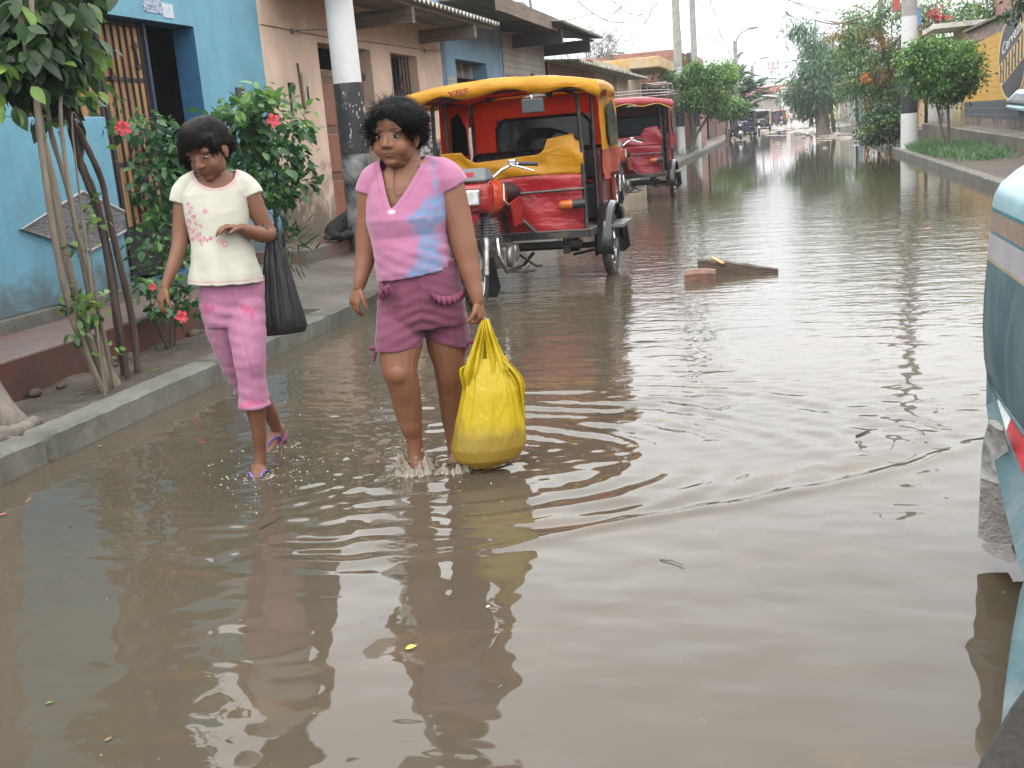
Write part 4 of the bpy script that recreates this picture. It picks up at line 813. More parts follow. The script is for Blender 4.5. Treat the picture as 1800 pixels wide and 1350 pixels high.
    # --- canopy: domed vinyl roof with a hanging edge
    def roof(u, v):
        yv = -.86 + 1.72 * v; xv = (-.86 + 1.72 * u) * (1.0 - .15 * v); e = abs(2 * u - 1); zz = 1.785 - .085 * e ** 2.2 - .02 * (2 * v - 1) ** 2 + .012 * math.sin(v * 9) * (1 - e); return (xv, yv, zz)
    g = MB(); cloth_sheet(g, roof, 40, 24, .014, 3, 2); can = g.build('canopy', top, T, smooth=60)
    g = MB(); edge = [roof(i / 40, 0) for i in range(41)] + [roof(1, j / 24) for j in range(1, 25)] + [roof(1 - i / 40, 1) for i in range(1, 41)] + [roof(0, 1 - j / 24) for j in range(1, 25)]
    rows = []
    for k, p in enumerate(edge):
        w = .02 * float(fbm(np.array(k * .21), np.array(1.3), 1, 3)); d = .10 + .02 * math.sin(k * .5) + .03 * float(fbm(np.array(k * .11), np.array(5.3), 2, 2)); n = Vector((p[0], p[1], 0)).normalized()
        rows.append([Vector(p) + Vector((0, 0, .012)), Vector(p) + n * (.025 + w) - Vector((0, 0, .02)), Vector(p) + n * (.035 + w * 1.6) - Vector((0, 0, .06)), Vector(p) + n * (.028 + w * 2) - Vector((0, 0, d))])
    g.rings(rows, False, False); o = g.build('valance', top, can, smooth=70); md = o.modifiers.new('s', 'SOLIDIFY'); md.thickness = .006
    if C[7] is not None: g = MB(); g.tube([r[3] for r in rows[:41]], .008, 5); g.build('piping', C[7], can)
    g = MB(); cloth_sheet(g, lambda u, v: ((-.82 + 1.64 * u) * (1 - .13 * v), -.80 + 1.58 * v, 1.705 - .075 * abs(2 * u - 1) ** 2.2), 20, 14, .02, 1, 2); g.build('roof_lining', lining, T, smooth=60)
    # --- rear wall with window, side curtains with windows, bench
    Yb = .80; g = MB(); wx0, wx1, wz0, wz1 = -.44, .50, .98, 1.46
    for (a, b_, c, d) in ((-.71, .71, .47, wz0), (-.71, wx0, wz0, wz1), (wx1, .71, wz0, wz1), (-.71, .71, wz1, 1.66)): cloth_sheet(g, (lambda a, b_, c, d: lambda u, v: (a + (b_ - a) * u, Yb, c + (d - c) * v))(a, b_, c, d), 8, 8, .01, 2, 1)
    g.build('rear_wall', lining, T, smooth=50); g = MB(); g.box(wx0, wx1, Yb + .0, Yb + .006, wz0, wz1); w = g.build('rear_window', m_glassd, T)
    g = MB(); q = [(wx0, wz0), (wx0, wz1 - .08), (wx0 + .07, wz1), (wx1 - .07, wz1), (wx1, wz1 - .08), (wx1, wz0)]; g.tube([(a, Yb - .01, c) for a, c in q], .018, 6); g.build('window_gasket', m_blkpl, w)
    if decal:   # dark leaping cat on the glass
        cat_ = [(-.24, -.02), (-.235, .06), (-.17, .13), (-.10, .17), (.0, .185), (.09, .17), (.20, .135), (.34, .06), (.36, .035), (.33, .045), (.22, .10), (.15, .115), (.10, .08), (.10, .04), (.04, .0), (-.01, .015), (.05, .05), (.04, .075), (-.04, .07), (-.10, .04), (-.13, -.03), (-.15, -.10), (-.175, -.105), (-.16, -.03), (-.175, .03), (-.205, .0)]
        g = MB(); g.prism([(.0 + a * 1.05, Yb - .008, 1.19 + c * .95) for a, c in cat_], (0, .005, 0)); g.build('cat_silhouette', m_dark, w)
    for s in (-1, 1):
        def cur(u, v, s=s): return (s * (.715 + .03 * v + .015 * math.sin(v * 3)), -.12 + .93 * u, 1.70 - .58 * v)
        g = MB(); cloth_sheet(g, cur, 14, 14, .02, 2 + s, 0); o = g.build('side_curtain', side if s > 0 else lining, T, smooth=60)
        g = MB(); cloth_sheet(g, lambda u, v, s=s: (s * (.75 + .012 * math.sin(u * 9)), -.12 + .93 * u, 1.12 - (.26 if u < .55 else .22) * v), 14, 8, .03, 3, 0); g.build('curtain_skirt', lowside, T, smooth=60)
        q = [(.12, 1.50), (.10, 1.24), (.16, 1.15), (.62, 1.15), (.60, 1.40), (.38, 1.56)]
        g = MB(); g.prism([(s * (.775 if s > 0 else .70), a, c) for a, c in q], (s * .012, 0, 0)); ww = g.build('side_window', m_glassd, o)
        g = MB(); g.prism([(s * .700, a, c) for a, c in q], (s * .005, 0, 0)); g.build('window_liner', m_glassd, o)
        g = MB(); g.prism([(s * .70, -.10, .48), (s * .70, .16, .48), (s * .70, .16, 1.08), (s * .70, -.10, 1.14)], (s * .03, 0, 0)); g.build('side_board', vinyl('dark_red_board', (.085, .015, .015), .35) if detail > 1 else low, T)
    g = MB(); g.box(-.66, .66, .15, .72, .48, .82); g.build('bench', m_blkpl, T, bevel=.03); g = MB(); g.box(-.68, .68, .60, .76, .83, 1.16); g.build('backrest', mat('black_leatherette', (.02, .02, .022), .3), T, bevel=.05)
    # --- the motorcycle in front
    bx = -.05; fy = -1.72
    wheel(T, bx, fy, .285, .04, .12)
    g = MB(); rs = []
    for k in range(11):
        a = .35 + 2.2 * k / 10; q = .315; yc, zc = fy - q * math.cos(a), .255 + q * math.sin(a); rs.append([(bx - .06, yc, zc - .025), (bx - .035, yc, zc), (bx, yc, zc + .01), (bx + .035, yc, zc), (bx + .06, yc, zc - .025)])
    g.rings(rs, False, False); o = g.build('front_mudguard', m_chrome, T, smooth=60); md = o.modifiers.new('s', 'SOLIDIFY'); md.thickness = .005
    f = MB(); f.prism([(bx - .07, fy + .30, .36), (bx + .07, fy + .30, .36), (bx + .10, fy + .36, .10), (bx + .06, fy + .37, .02), (bx - .06, fy + .37, .02), (bx - .1, fy + .36, .10)], (0, .012, 0)); f.build('front_mudflap', m_blkpl, T)
    for s in (-1, 1):
        g = MB(); g.tube([(bx + s * .085, fy, .255), (bx + s * .085, fy + .10, .56)], .026, 10); fk = g.build('fork_leg', m_alu, T, smooth=40); g = MB()
        g.tube([(bx + s * .085, fy + .09, .54), (bx + s * .085, fy + .15, .74)] , .034, 10)
        for k in range(8): g.torus((bx + s * .085, fy + .095 + .006 * k, .56 + .021 * k), .036, .006, 'Z', 12, 5)
        g.build('fork_boot', m_blkpl, fk, smooth=40); g = MB(); g.tube([(bx + s * .085, fy + .15, .74), (bx + s * .085, fy + .21, .93)], .02, 10); g.ball((bx + s * .085, fy + .155, .755), .036); g.build('fork_tube', m_chrome, fk, smooth=40)
    # headlight fairing, lamp, instruments
    g = MB(); rs = []
    for yv, w, z0_, z1_ in ((fy - .02, .12, .78, .94), (fy + .02, .155, .74, .97), (fy + .14, .165, .72, .975), (fy + .24, .13, .74, .96)): rs.append([(bx - w, yv, z0_ + .03), (bx - w * .85, yv, z0_), (bx + w * .85, yv, z0_), (bx + w, yv, z0_ + .03), (bx + w, yv, z1_ - .03), (bx + w * .85, yv, z1_), (bx - w * .85, yv, z1_), (bx - w, yv, z1_ - .03)])
    g.rings(rs); fa = g.build('fairing', bike, T, smooth=35, bevel=.012); g = MB(); g.box(bx - .10, bx + .10, fy - .045, fy, .80, .925); g.build('headlight_bezel', m_chrome, fa, bevel=.015); g = MB(); g.box(bx - .088, bx + .088, fy - .055, fy - .04, .81, .915); g.build('headlight', m_lens, fa, bevel=.008)
    g = MB(); g.rings([[(bx - .15, fy + .0, .985), (bx + .15, fy + .0, .985), (bx + .165, fy + .2, .985), (bx - .165, fy + .2, .985)], [(bx - .13, fy + .06, 1.085), (bx + .13, fy + .06, 1.085), (bx + .15, fy + .2, 1.06), (bx - .15, fy + .2, 1.06)]]); ins = g.build('instrument_pod', m_gry, T, bevel=.014); g = MB(); g.box(bx - .045, bx + .045, fy + .018, fy + .03, 1.02, 1.055); g.build('red_badge', mat('badge_red', (.5, .05, .07), .4), ins)
    # handlebar, grips, levers, mirror clamps
    for s in (-1, 1):
        g = MB(); g.tube([(bx, fy + .24, .97), (bx + s * .12, fy + .24, .975), (bx + s * .21, fy + .27, 1.05), (bx + s * .30, fy + .32, 1.09), (bx + s * .44, fy + .40, 1.075)], .012, 8); h = g.build('handlebar', m_chrome if s > 0 else m_blk, T, smooth=50)
        g = MB(); g.tube([(bx + s * .33, fy + .335, 1.088), (bx + s * .47, fy + .42, 1.072)], .018, 10); g.build('grip', m_blkpl, h, smooth=40); g = MB(); g.tube([(bx + s * .28, fy + .27, 1.085), (bx + s * .38, fy + .32, 1.05), (bx + s * .45, fy + .36, 1.02)], [.010, .009, .007], 6); g.build('lever', m_chrome, h, smooth=50); g = MB(); g.box(bx + s * .295 - .03, bx + s * .295 + .03, fy + .275, fy + .335, 1.075, 1.125); g.build('switch_clamp', m_chrome, h, bevel=.01)
    # tank, seat, side covers
    g = MB(); rs = []
    for yv, w, z0_, z1_ in ((fy + .28, .05, .80, .93), (fy + .33, .125, .70, .985), (fy + .48, .155, .67, 1.0), (fy + .66, .14, .70, .975), (fy + .80, .07, .74, .88)): rs.append([(bx + w * math.cos(a) * (1.0 if math.sin(a) > -.3 else 1.08), yv, (z0_ + z1_) / 2 + (z1_ - z0_) / 2 * math.sin(a)) for a in [2 * PI * k / 16 for k in range(16)]])
    g.rings(rs); tk = g.build('tank', vinyl('tank_paint_' + bike.name, C[8], .16, .1), T, smooth=60); g = MB()
    for s in (-1, 1): g.tube([(bx + s * .151, fy + .52, .93), (bx + s * .163, fy + .45, .80), (bx + s * .158, fy + .60, .755)], .006, 5); g.build('tank_stripe', m_bag, tk); g = MB()
    g = MB(); rs = []
    for yv, w, z0_, z1_ in ((fy + .62, .06, .86, .93), (fy + .75, .12, .78, .93), (fy + .95, .15, .76, .90), (fy + 1.15, .15, .74, .92)): rs.append([(bx + w * math.cos(a), yv, (z0_ + z1_) / 2 + (z1_ - z0_) / 2 * math.sin(a)) for a in [2 * PI * k / 14 for k in range(14)]])
    g.rings(rs); g.build('saddle', m_blkpl, T, smooth=60)
    for s in (-1, 1): g = MB(); g.prism([(bx + s * .12, fy + .72, .76), (bx + s * .15, fy + .98, .80), (bx + s * .15, fy + 1.0, .56), (bx + s * .13, fy + .80, .55)], (s * .03, 0, 0)); g.build('side_cover', bike, T, bevel=.012)
    # engine
    g = MB(); g.box(bx - .13, bx + .13, fy + .50, fy + .86, .24, .42); g.disc((bx + .14, fy + .60, .33), .095, 'X', .06, 20); g.disc((bx + .14, fy + .78, .34), .075, 'X', .05, 20); g.disc((bx - .14, fy + .62, .33), .1, 'X', .06, 20); en = g.build('engine', m_alu, T, smooth=35, bevel=.02); g = MB()
    for k in range(9): zz = .44 + .023 * k; g.box(bx - .085, bx + .095, fy + .40 - .012 * k, fy + .60 - .012 * k, zz, zz + .010)
    g.box(bx - .06, bx + .06, fy + .40, fy + .57, .40, .66); g.build('cylinder', m_alu, en, bevel=.003); g = MB(); g.tube([(bx + .1, fy + .36, .5), (bx + .12, fy + .30, .38), (bx + .14, fy + .45, .22), (bx + .17, fy + .9, .2), (bx + .17, fy + 1.3, .26)], .019, 8); g.build('exhaust', m_chrome, en, smooth=50); g = MB(); g.tube([(bx + .1, fy + .62, .2), (bx + .28, fy + .62, .19)], .012, 6); g.box(bx + .24, bx + .34, fy + .60, fy + .64, .185, .2); g.build('footpeg', m_blk, en); g = MB(); g.tube([(bx + .13, fy + .95, .3), (bx + .30, fy + .82, .21), (bx + .36, fy + .80, .21)], .010, 6); g.build('pedal', m_blk, en)
    g = MB(); g.tube([(bx, fy + .25, .95), (bx, fy + .36, .62), (bx, fy + .42, .35), (bx, fy + .6, .23)], .022, 8); g.tube([(bx, fy + .3, .86), (bx, fy + .9, .74), (bx, fy + 1.15, .45)], .022, 8); g.build('bike_frame', m_blk, T, smooth=40)
    # rear-view mirror hung from the canopy edge
    if detail > 1:
        g = MB(); g.tube([(.22, -.82, 1.71), (.30, -.84, 1.62), (.31, -.84, 1.59)], .009, 6); mr = g.build('mirror_arm', m_chrome, T); g = MB(); g.box(.22, .41, -.87, -.83, 1.475, 1.595); g.build('mirror', mat('mirror_back', (.045, .05, .055), .5), mr, bevel=.012)
    if rack:
        g = MB(); 
        for zz in (1.82, 1.87): g.tube([(-.8, -.7, zz), (-.4, -.74, zz + .02), (.4, -.74, zz + .02), (.8, -.7, zz), (.8, .7, zz), (-.8, .7, zz), (-.8, -.7, zz)], .012, 6)
        for xv in (-.78, .78):
            for yv in (-.65, 0, .65): g.tube([(xv, yv, 1.72), (xv, yv, 1.87)], .010, 6)
        g.tube([(.42, -.5, 1.87), (.44, -.5, 2.0), (.78, -.5, 2.0), (.80, -.5, 1.87)], .014, 6); g.tube([(.42, .3, 1.87), (.44, .3, 2.0), (.78, .3, 2.0), (.80, .3, 1.87)], .014, 6); g.tube([(.44, -.5, 2.0), (.44, .3, 2.0)], .012, 6); g.build('roof_rack', m_steel, T, smooth=40)
    if word:
        fc = bpy.data.curves.new('lettering', 'FONT'); fc.body = word; fc.size = .1; fc.extrude = .002; fc.offset = .002; to = bpy.data.objects.new('tmp', fc); COL.objects.link(to); me = bpy.data.meshes.new_from_object(to.evaluated_get(bpy.context.evaluated_depsgraph_get())); bpy.data.objects.remove(to)
        g = MB(); g.add([(-.40 + v.co[0] * 1.15 + v.co[1] * .25, -.94 - v.co[2], 1.66 + v.co[1] * .62 + v.co[0] * .12) for v in me.vertices], [tuple(p.vertices) for p in me.polygons]); g.build('lettering', mat('lettering_red', (.22, .02, .02), .5), can)
    T.location = (x0, y0, 0); T.rotation_euler = (0, 0, rot); return T
vy = vinyl('yellow_vinyl', (0.60, 0.315, 0.012), trans=(.9, .5, .03)); vo = vinyl('orange_lining', (0.52, 0.072, 0.006), .5, trans=(.95, .16, .012)); vr = vinyl('red_vinyl', (0.29, 0.010, 0.015), .34); vrs = vinyl('faded_red_vinyl', (0.30, 0.045, 0.03), .3)
bikered = vinyl('bike_red', (0.24, 0.012, 0.012), .2, .15)
mototaxi(-2.36, 9.88, 'red and yellow mototaxi with orange lined canopy, parked behind the girl in the pink shirt', (vy, vo, vr, vy, vrs, bikered, vy, None, (0.42, 0.045, 0.012)), 2, decal=True, word='YBS')
vd = vinyl('crimson_vinyl', (0.225, 0.010, 0.020)); vdl = vinyl('crimson_lining', (0.17, 0.008, 0.014), .5)
mototaxi(-2.80, 20.05, 'crimson mototaxi with a roof rack, second in the row along the kerb', (vinyl('crimson_roof', (0.27, 0.018, 0.03)), vdl, vd, vinyl('crimson_side', (0.24, 0.03, 0.035)), vd, mat('bike_cream', (.25, .06, .04), .3), vd, mat('yellow_piping', (.45, .3, .03), .5), (.35, .1, .06)), 1, rack=True)
vb = vinyl('navy_vinyl', (0.012, 0.018, 0.07)); vbk = vinyl('black_vinyl', (0.012, 0.013, 0.018))
mototaxi(-2.75, 70, 'small dark blue mototaxi far along the left kerb', (vinyl('slate_roof', (.16, .2, .26)), vbk, vb, vb, vb, m_blk, vb, None, (.02, .02, .03)), 1)
vg = vinyl('olive_vinyl', (0.05, 0.055, 0.045))
mototaxi(-2.2, 92, 'grey green mototaxi beyond the dark blue one, facing the camera', (vinyl('pale_roof', (.34, .38, .42)), vinyl('pale_lining', (.3, .34, .36)), vg, vg, vg, m_blk, vg, None, (.05, .05, .05)), 1)
mototaxi(-1.0, 128, 'farthest mototaxi, a dull red one among the walkers', (vinyl('rose_roof', (.3, .12, .1)), vbk, vdl, vd, vd, m_blk, vdl, None, (.1, .02, .02)), 1, rot=.2)

# ------------------------------------------------------------ teal vehicle at the right edge (its left side and one corner are in view)
m_teal, nt, p = newmat('teal_paint'); v = coords(nt); c = mixcol(nt, ramp(nt, noise(nt, 2.5, 5, .6, v), .3, .7), (0.042, 0.082, 0.096), (0.066, 0.118, 0.130))
c = mixcol(nt, ramp(nt, noise(nt, 3.2, 8, .72, coords(nt, (1, 1.4, .7)), .7), .44, .72, 0, .8), c, (0.165, 0.185, 0.182)); setin(nt, p, 'Base Color', c); setin(nt, p, 'Roughness', ramp(nt, noise(nt, 4, 5, .6, v), .35, .7, .45, .75)); p.inputs['Specular IOR Level'].default_value = .16
m_sky = mat('pale_aqua_paint', (0.20, 0.335, 0.37), 0.35, var=.10, coat=.15); m_pink = mat('dusty_mauve_band', (0.30, 0.29, 0.31), 0.35, var=.15); m_brn = mat('brown_band', (0.22, 0.165, 0.13), .3, var=.15); m_dteal = mat('deep_teal_band', (0.025, 0.13, 0.16), .25); m_tan = mat('tan_pinstripe', (0.30, 0.24, 0.14), .4)
m_mudpl = mat('mud_caked_plastic', (0.27, 0.255, 0.24), .85, var=.2, vscale=22, bump=.9, bscale=55, stain=(.14, .125, .11), samt=.4, sscale=9)
VX = .588
T = thing('parked_vehicle', (1.1, 2.6, 0), 'teal mud splashed vehicle cut off by the right edge, with red and white reflectors', 'vehicle')
# side section as offsets from the side plane (outwards negative) against height, swept round a rounded far corner
SEC = [(1.135, .18), (1.130, .165), (1.115, .125), (1.08, .07), (1.045, .03), (1.01, .012), (.975, .006), (.965, .004), (.91, 0), (.90, 0), (.825, -.004), (.815, -.004), (.70, -.012), (.60, -.014), (.50, -.008), (.43, .004)]
VPLAN = []                      # closed plan outline (point, outward normal), rounded corners
for (cx_v, cy_v, a0) in ((VX + 1.30, 3.56, 0), (VX + .20, 3.56, PI / 2), (VX + .20, .95, PI), (VX + 1.30, .95, 1.5 * PI)):
    for k in range(13): a = a0 + PI / 2 * k / 12; VPLAN.append((Vector((cx_v, cy_v, 0)), Vector((math.cos(a), math.sin(a), 0))))
VP2 = []
for k, (c_, n_) in enumerate(VPLAN):
    VP2.append((c_, n_)); c2, n2 = VPLAN[(k + 1) % len(VPLAN)]
    if (c2 - c_).length > .01: VP2 += [(c_.lerp(c2, t / 10), n_) for t in range(1, 10)]
def body_pt(s, off, z): c_, n_ = VP2[s]; r_ = max(.02, .20 - off); q = c_ + n_ * r_; q.z = z; return q
SS = list(range(len(VP2))) + [0]
def bandmesh(name, m, i0, i1, par, push=0.0):
    mb = MB(); mb.rings([[body_pt(s, SEC[i][1] - push, SEC[i][0] + .028 * max(0, 1.6 - s) * 0) for i in range(i0, i1 + 1)] for s in SS], False, False); o = mb.build(name, m, par, smooth=60); return o
body = bandmesh('body', m_teal, 11, 15, T); bandmesh('shoulder', m_sky, 0, 6, T); g = MB(); top_ = [body_pt(k, .18, 1.135) for k in range(len(VP2))]; cc_ = Vector((VX + .75, 2.25, 1.16)); g.rings([[cc_.lerp(p, .02 + .98 * t) + Vector((0, 0, .02 * (1 - t ** 2))) for p in top_ + top_[:1]] for t in (0, .3, .6, .85, 1.0)], False, False); g.build('hood', m_sky, T, smooth=50); g = MB(); g.prism([body_pt(k, .02, .44) for k in range(len(VP2))], (0, 0, -.02)); g.build('underside', m_blkpl, T);
for wy in (1.35, 3.05): wheel(T, VX + .34, wy, .29, .06, .14)
bandmesh('teal_line', m_dteal, 6, 7, body); bandmesh('brown_band', m_brn, 7, 8, body); bandmesh('deep_teal_band', m_dteal, 8, 9, body); bandmesh('mauve_band', m_pink, 9, 10, body); bandmesh('tan_pinstripe', m_tan, 10, 11, body)
g = MB(); g.torus((.80, 2.75, 1.128), .055, .006, 'Z', 20, 5); g.build('filler_ring', m_gry, body)
# lower skirt: its lip dips towards the camera; a recess carries the reflector strip
low = [atx(u, v, x) for u, v, x in ((1737, 655, .592), (1741, 720, .572), (1752, 800, .548), (1772, 890, .518), (1800, 1000, .485), (1850, 1120, .45), (1930, 1240, .42))]
up_ = [Vector((VX, float(p[1]), .432)) for p in low]
g = MB(); rows = []
for a, b in zip(up_, low):
    b = Vector(b); rows.append([a + Vector((.004, 0, 0)), a.lerp(b, .08) + Vector((.006, 0, 0)), a.lerp(b, .12) + Vector((.018, 0, 0)), a.lerp(b, .60) + Vector((.020, 0, 0)), a.lerp(b, .65) + Vector((.0, 0, 0)), b + Vector((-.006, 0, .012)), b + Vector((.01, 0, -.012)), b + Vector((.08, 0, .0))])
wrap = []
for dx, dy in ((.9, .10), (.4, .10), (.16, .09), (.06, .05)): wrap.append([p + Vector((dx, dy, 0)) for p in rows[0]])
g.rings(wrap + rows, False, False); sk = g.build('skirt', m_teal, T, smooth=35); md = sk.modifiers.new('s', 'SOLIDIFY'); md.thickness = .006; md.offset = 1
def strip(name, m, u0, u1, off):
    n = len(rows) - 1; g = MB(); rr = []
    for k in range(9):
        t = u0 + (u1 - u0) * k / 8; i = min(n - 1, int(t * n)); f = t * n - i; A = rows[i][2].lerp(rows[i + 1][2], f); B = rows[i][3].lerp(rows[i + 1][3], f); rr.append([A.lerp(B, .08) + Vector((-off, 0, 0)), A.lerp(B, .92) + Vector((-off, 0, 0))])
    g.rings(rr, False, False); o = g.build(name, m, sk); md = o.modifiers.new('s', 'SOLIDIFY'); md.thickness = .003; return o
strip('white_reflector', mat('reflector_white', (.62, .66, .66), .3), .16, .30, .008); strip('red_reflector', mat('reflector_red', (.42, .035, .045), .3, var=.25, vscale=12), .302, .60, .008); strip('white_reflector', MC['reflector_white'], .602, .75, .008); strip('red_reflector', MC['reflector_red'], .752, .95, .008)
# mud-caked guard hanging under the far corner
gp = [Vector(atx(u, v, .51)) for u, v in ((1742, 745), (1732, 780), (1727, 840), (1724, 900), (1722, 945), (1728, 962), (1742, 974))]
g = MB(); rows2 = []
for k, q in enumerate(gp):
    w = [.02, .05, .075, .085, .085, .08, .06][k]; rows2.append([q + Vector((0, .03, .004)), q + Vector((-.004, 0, 0)), q + Vector((w * .5, -.045, -.003)), q + Vector((w, -.055, -.004)), q + Vector((w + .004, -.03, 0)), q + Vector((w, .04, 0))])
g.rings(rows2); g.build('mud_guard', m_mudpl, T, smooth=45)
g = MB(); g.rings([[r[1] + Vector((-.003, -.002, 0)), r[2] + Vector((-.002, -.004, 0)), r[3] + Vector((0, -.004, 0))] for r in rows2[:3]], False, False); o = g.build('white_patch', mat('speckled_white', (.5, .5, .49), .6, var=.25, vscale=30, stain=(.14, .13, .12), samt=.5, sscale=14), T, smooth=45)  # pale speckled patch over the upper part of the guard
g = MB(); g.rings([[r[3] + Vector((.003, .03, 0)), r[3] + Vector((.05, .05, .01)), r[3] + Vector((.10, .05, .05))] for r in rows2[2:6]], False, False); o = g.build('guard_lining', m_blkpl, T); md = o.modifiers.new('s', 'SOLIDIFY'); md.thickness = .006
# nearer leg of the bodywork and the dark mat beneath it
lg = [Vector(atx(u, v, x)) for u, v, x in ((1812, 985, .465), (1793, 1040, .445), (1778, 1120, .41), (1766, 1210, .375), (1757, 1300, .34), (1752, 1370, .315))]
g = MB(); g.rings([[q + Vector((0, .0, 0)), q + Vector((-.004, -.03, 0)), q + Vector((.012, -.06, 0)), q + Vector((.05, -.10, 0)), q + Vector((.10, -.10, 0)), q + Vector((.16, 0, 0)), q + Vector((.06, .03, 0))] for q in lg]); g.build('front_leg', m_teal, T, smooth=50)
g = MB(); g.rings([[q + Vector((.020, -.085, -.01)), q + Vector((.05, -.13, -.01)), q + Vector((.3, -.13, -.01)), q + Vector((.3, -.09, -.01))] for q in lg[2:]]); g.build('inner_panel', m_blkpl, T)
mt_ = [Vector(atz(u, v, .30)) for u, v in ((1708, 1360), (1740, 1300), (1775, 1240), (1812, 1190), (1950, 1150), (1950, 1400))]
g = MB(); g.prism(mt_, (0, 0, -.05)); g.build('footboard', mat('dark_rubber_mat', (.022, .018, .015), .8, var=.5, vscale=20, bump=.6, bscale=60), T, bevel=.008)
# slatted visor above the shoulder
for k, (a, b, c, d) in enumerate((((1763, 180), (1785, 158), (1830, 160), (1830, 187)), ((1765, 190), (1769, 184), (1830, 190), (1830, 203)))):
    g = MB(); q = [Vector(atx(u, v, .66)) for u, v in (a, b, c, d)]; g.prism(q, (.06, .05, 0)); g.build('visor_slat', m_sky if k else mat('pale_grey_blue', (.30, .33, .35), .35), T, bevel=.01)
g = MB(); g.tube([Vector(atx(1800, 195, .7)), Vector((.95, 2.9, 1.12))], .02, 8); g.build('visor_stay', m_gry, T)

# ------------------------------------------------------------ timber and brick stuck in the flood
m_logd = mat('soaked_timber', (0.030, 0.018, 0.013), .6, var=.4, stretch=(.5, 3, 3), vscale=8, bump=.7, bscale=25, stain=(.09, .06, .04), samt=.4)
a, b = Vector(atz(1226, 487, 0)), Vector(atz(1368, 483, 0)); b.z = .02
g = MB(); rs = []
for k in range(9):
    t = k / 8; c_ = a.lerp(b, t) + Vector((0, .12, 0)); zt = .14 - .125 * t ** 1.3 + .006 * math.sin(k * 2.7); w = .055 - .02 * t
    rs.append([c_ + Vector((0, -w, -.06)), c_ + Vector((0, -w, zt - .01 + .004 * math.sin(k * 2))), c_ + Vector((0, -w * .7, zt)), c_ + Vector((0, w, zt - .004)), c_ + Vector((0, w + .01, -.06))])
g.rings(rs); tag(g.build('timber_beam', m_logd, smooth=30), 'dark soaked timber beam lying in the flooded street', 'beam')
a = Vector(atz(1203, 497, 0)); g = MB(); rs = []
for k in range(5):
    t = k / 4; c_ = a + Vector((.255 * t, .02 * t, 0)); h = [.085, .10, .10, .095, .085][k]; rs.append([c_ + Vector((0, 0, -.05)), c_ + Vector((0, -.005, h * .7)), c_ + Vector((0, .03, h)), c_ + Vector((0, .10, h)), c_ + Vector((0, .13, h * .6)), c_ + Vector((0, .12, -.05))])
g.rings(rs); tag(g.build('brick', mat('wet_brick', (.135, .066, .042), .6, var=.55, vscale=11, bump=.5, bscale=40), smooth=35), 'orange brown brick propped against the timber in the water', 'brick')
a, b = Vector(atz(1250, 470, .135)), Vector(atz(1270, 480, .1)); a = a + Vector((0, .0, 0)); c0 = Vector((float(atz(1226, 487, 0)[0]) + .12, float(atz(1226, 487, 0)[1]) + .06, .15))
g = MB(); g.bar(c0 + Vector((0, .05, 0)), c0 + Vector((.10, -.05, -.045)), .03, .012); tag(g.build('wood_splinter', mat('fresh_wood', (.42, .26, .09), .6)), 'pale yellow splinter lying across the dark timber', 'wood')
# ------------------------------------------------------------ vegetation
def leafmat(name, dark, mid, light, rough=.42, trans=.3):
    m, nt, p = newmat(name); at = N(nt, 'ShaderNodeAttribute'); at.attribute_name = 'tint'; cr = N(nt, 'ShaderNodeValToRGB'); nt.links.new(at.outputs['Fac'], cr.inputs[0])
    cr.color_ramp.elements[0].color = c4(dark); cr.color_ramp.elements[1].color = c4(light); e = cr.color_ramp.elements.new(.5); e.color = c4(mid)
    setin(nt, p, 'Base Color', cr.outputs[0]); p.inputs['Roughness'].default_value = rough; tr = N(nt, 'ShaderNodeBsdfTranslucent'); ms = N(nt, 'ShaderNodeMixShader'); ms.inputs[0].default_value = trans
    hs = N(nt, 'ShaderNodeHueSaturation'); hs.inputs['Value'].default_value = 1.5; nt.links.new(cr.outputs[0], hs.inputs['Color']); nt.links.new(hs.outputs[0], tr.inputs[0])
    o = nt.nodes['Material Output']; nt.links.new(p.outputs[0], ms.inputs[1]); nt.links.new(tr.outputs[0], ms.inputs[2]); nt.links.new(ms.outputs[0], o.inputs['Surface']); return m
def unit(a): return a / np.maximum(1e-9, np.linalg.norm(a, axis=-1, keepdims=True))
def leaves_geo(C, D, Nn, L, Wd, fold=.25, curl=.15, seg=2):
    """leaf blades at C pointing along D with face normal Nn: two rows of triangles folded on the midrib"""
    n = len(C); D = unit(D); S = unit(np.cross(D, Nn)); U = np.cross(S, D); L = np.broadcast_to(L, n)[:, None]; Wd = np.broadcast_to(Wd, n)[:, None]
    t = np.linspace(0, 1, seg + 2); prof = np.sin(PI * np.clip(t, 0, 1) ** .8) ; V = []; idx = []
    for k, (tt, w) in enumerate(zip(t, prof)):
        mid = C + D * L * tt - U * L * curl * tt ** 2
        if k == 0 or k == len(t) - 1: V.append(mid[:, None]); idx.append((len(idx),))
        else: V.append(np.stack([mid + S * Wd * .5 * w + U * Wd * fold * w * .5, mid, mid - S * Wd * .5 * w + U * Wd * fold * w * .5], 1))
    V = np.concatenate(V, 1); per = V.shape[1]; F = []
    F += [(0, 1, 2), (0, 2, 3)]
    for k in range(seg - 1): a = 1 + 3 * k; b = a + 3; F += [(a, b, a + 1), (b, b + 1, a + 1), (a + 1, b + 1, a + 2), (b + 1, b + 2, a + 2)]
    a = 1 + 3 * (seg - 1); F += [(a, per - 1, a + 1), (a + 1, per - 1, a + 2)]
    F = np.array(F)[None] + (np.arange(n) * per)[:, None, None]; return V.reshape(-1, 3), F.reshape(-1, 3), per
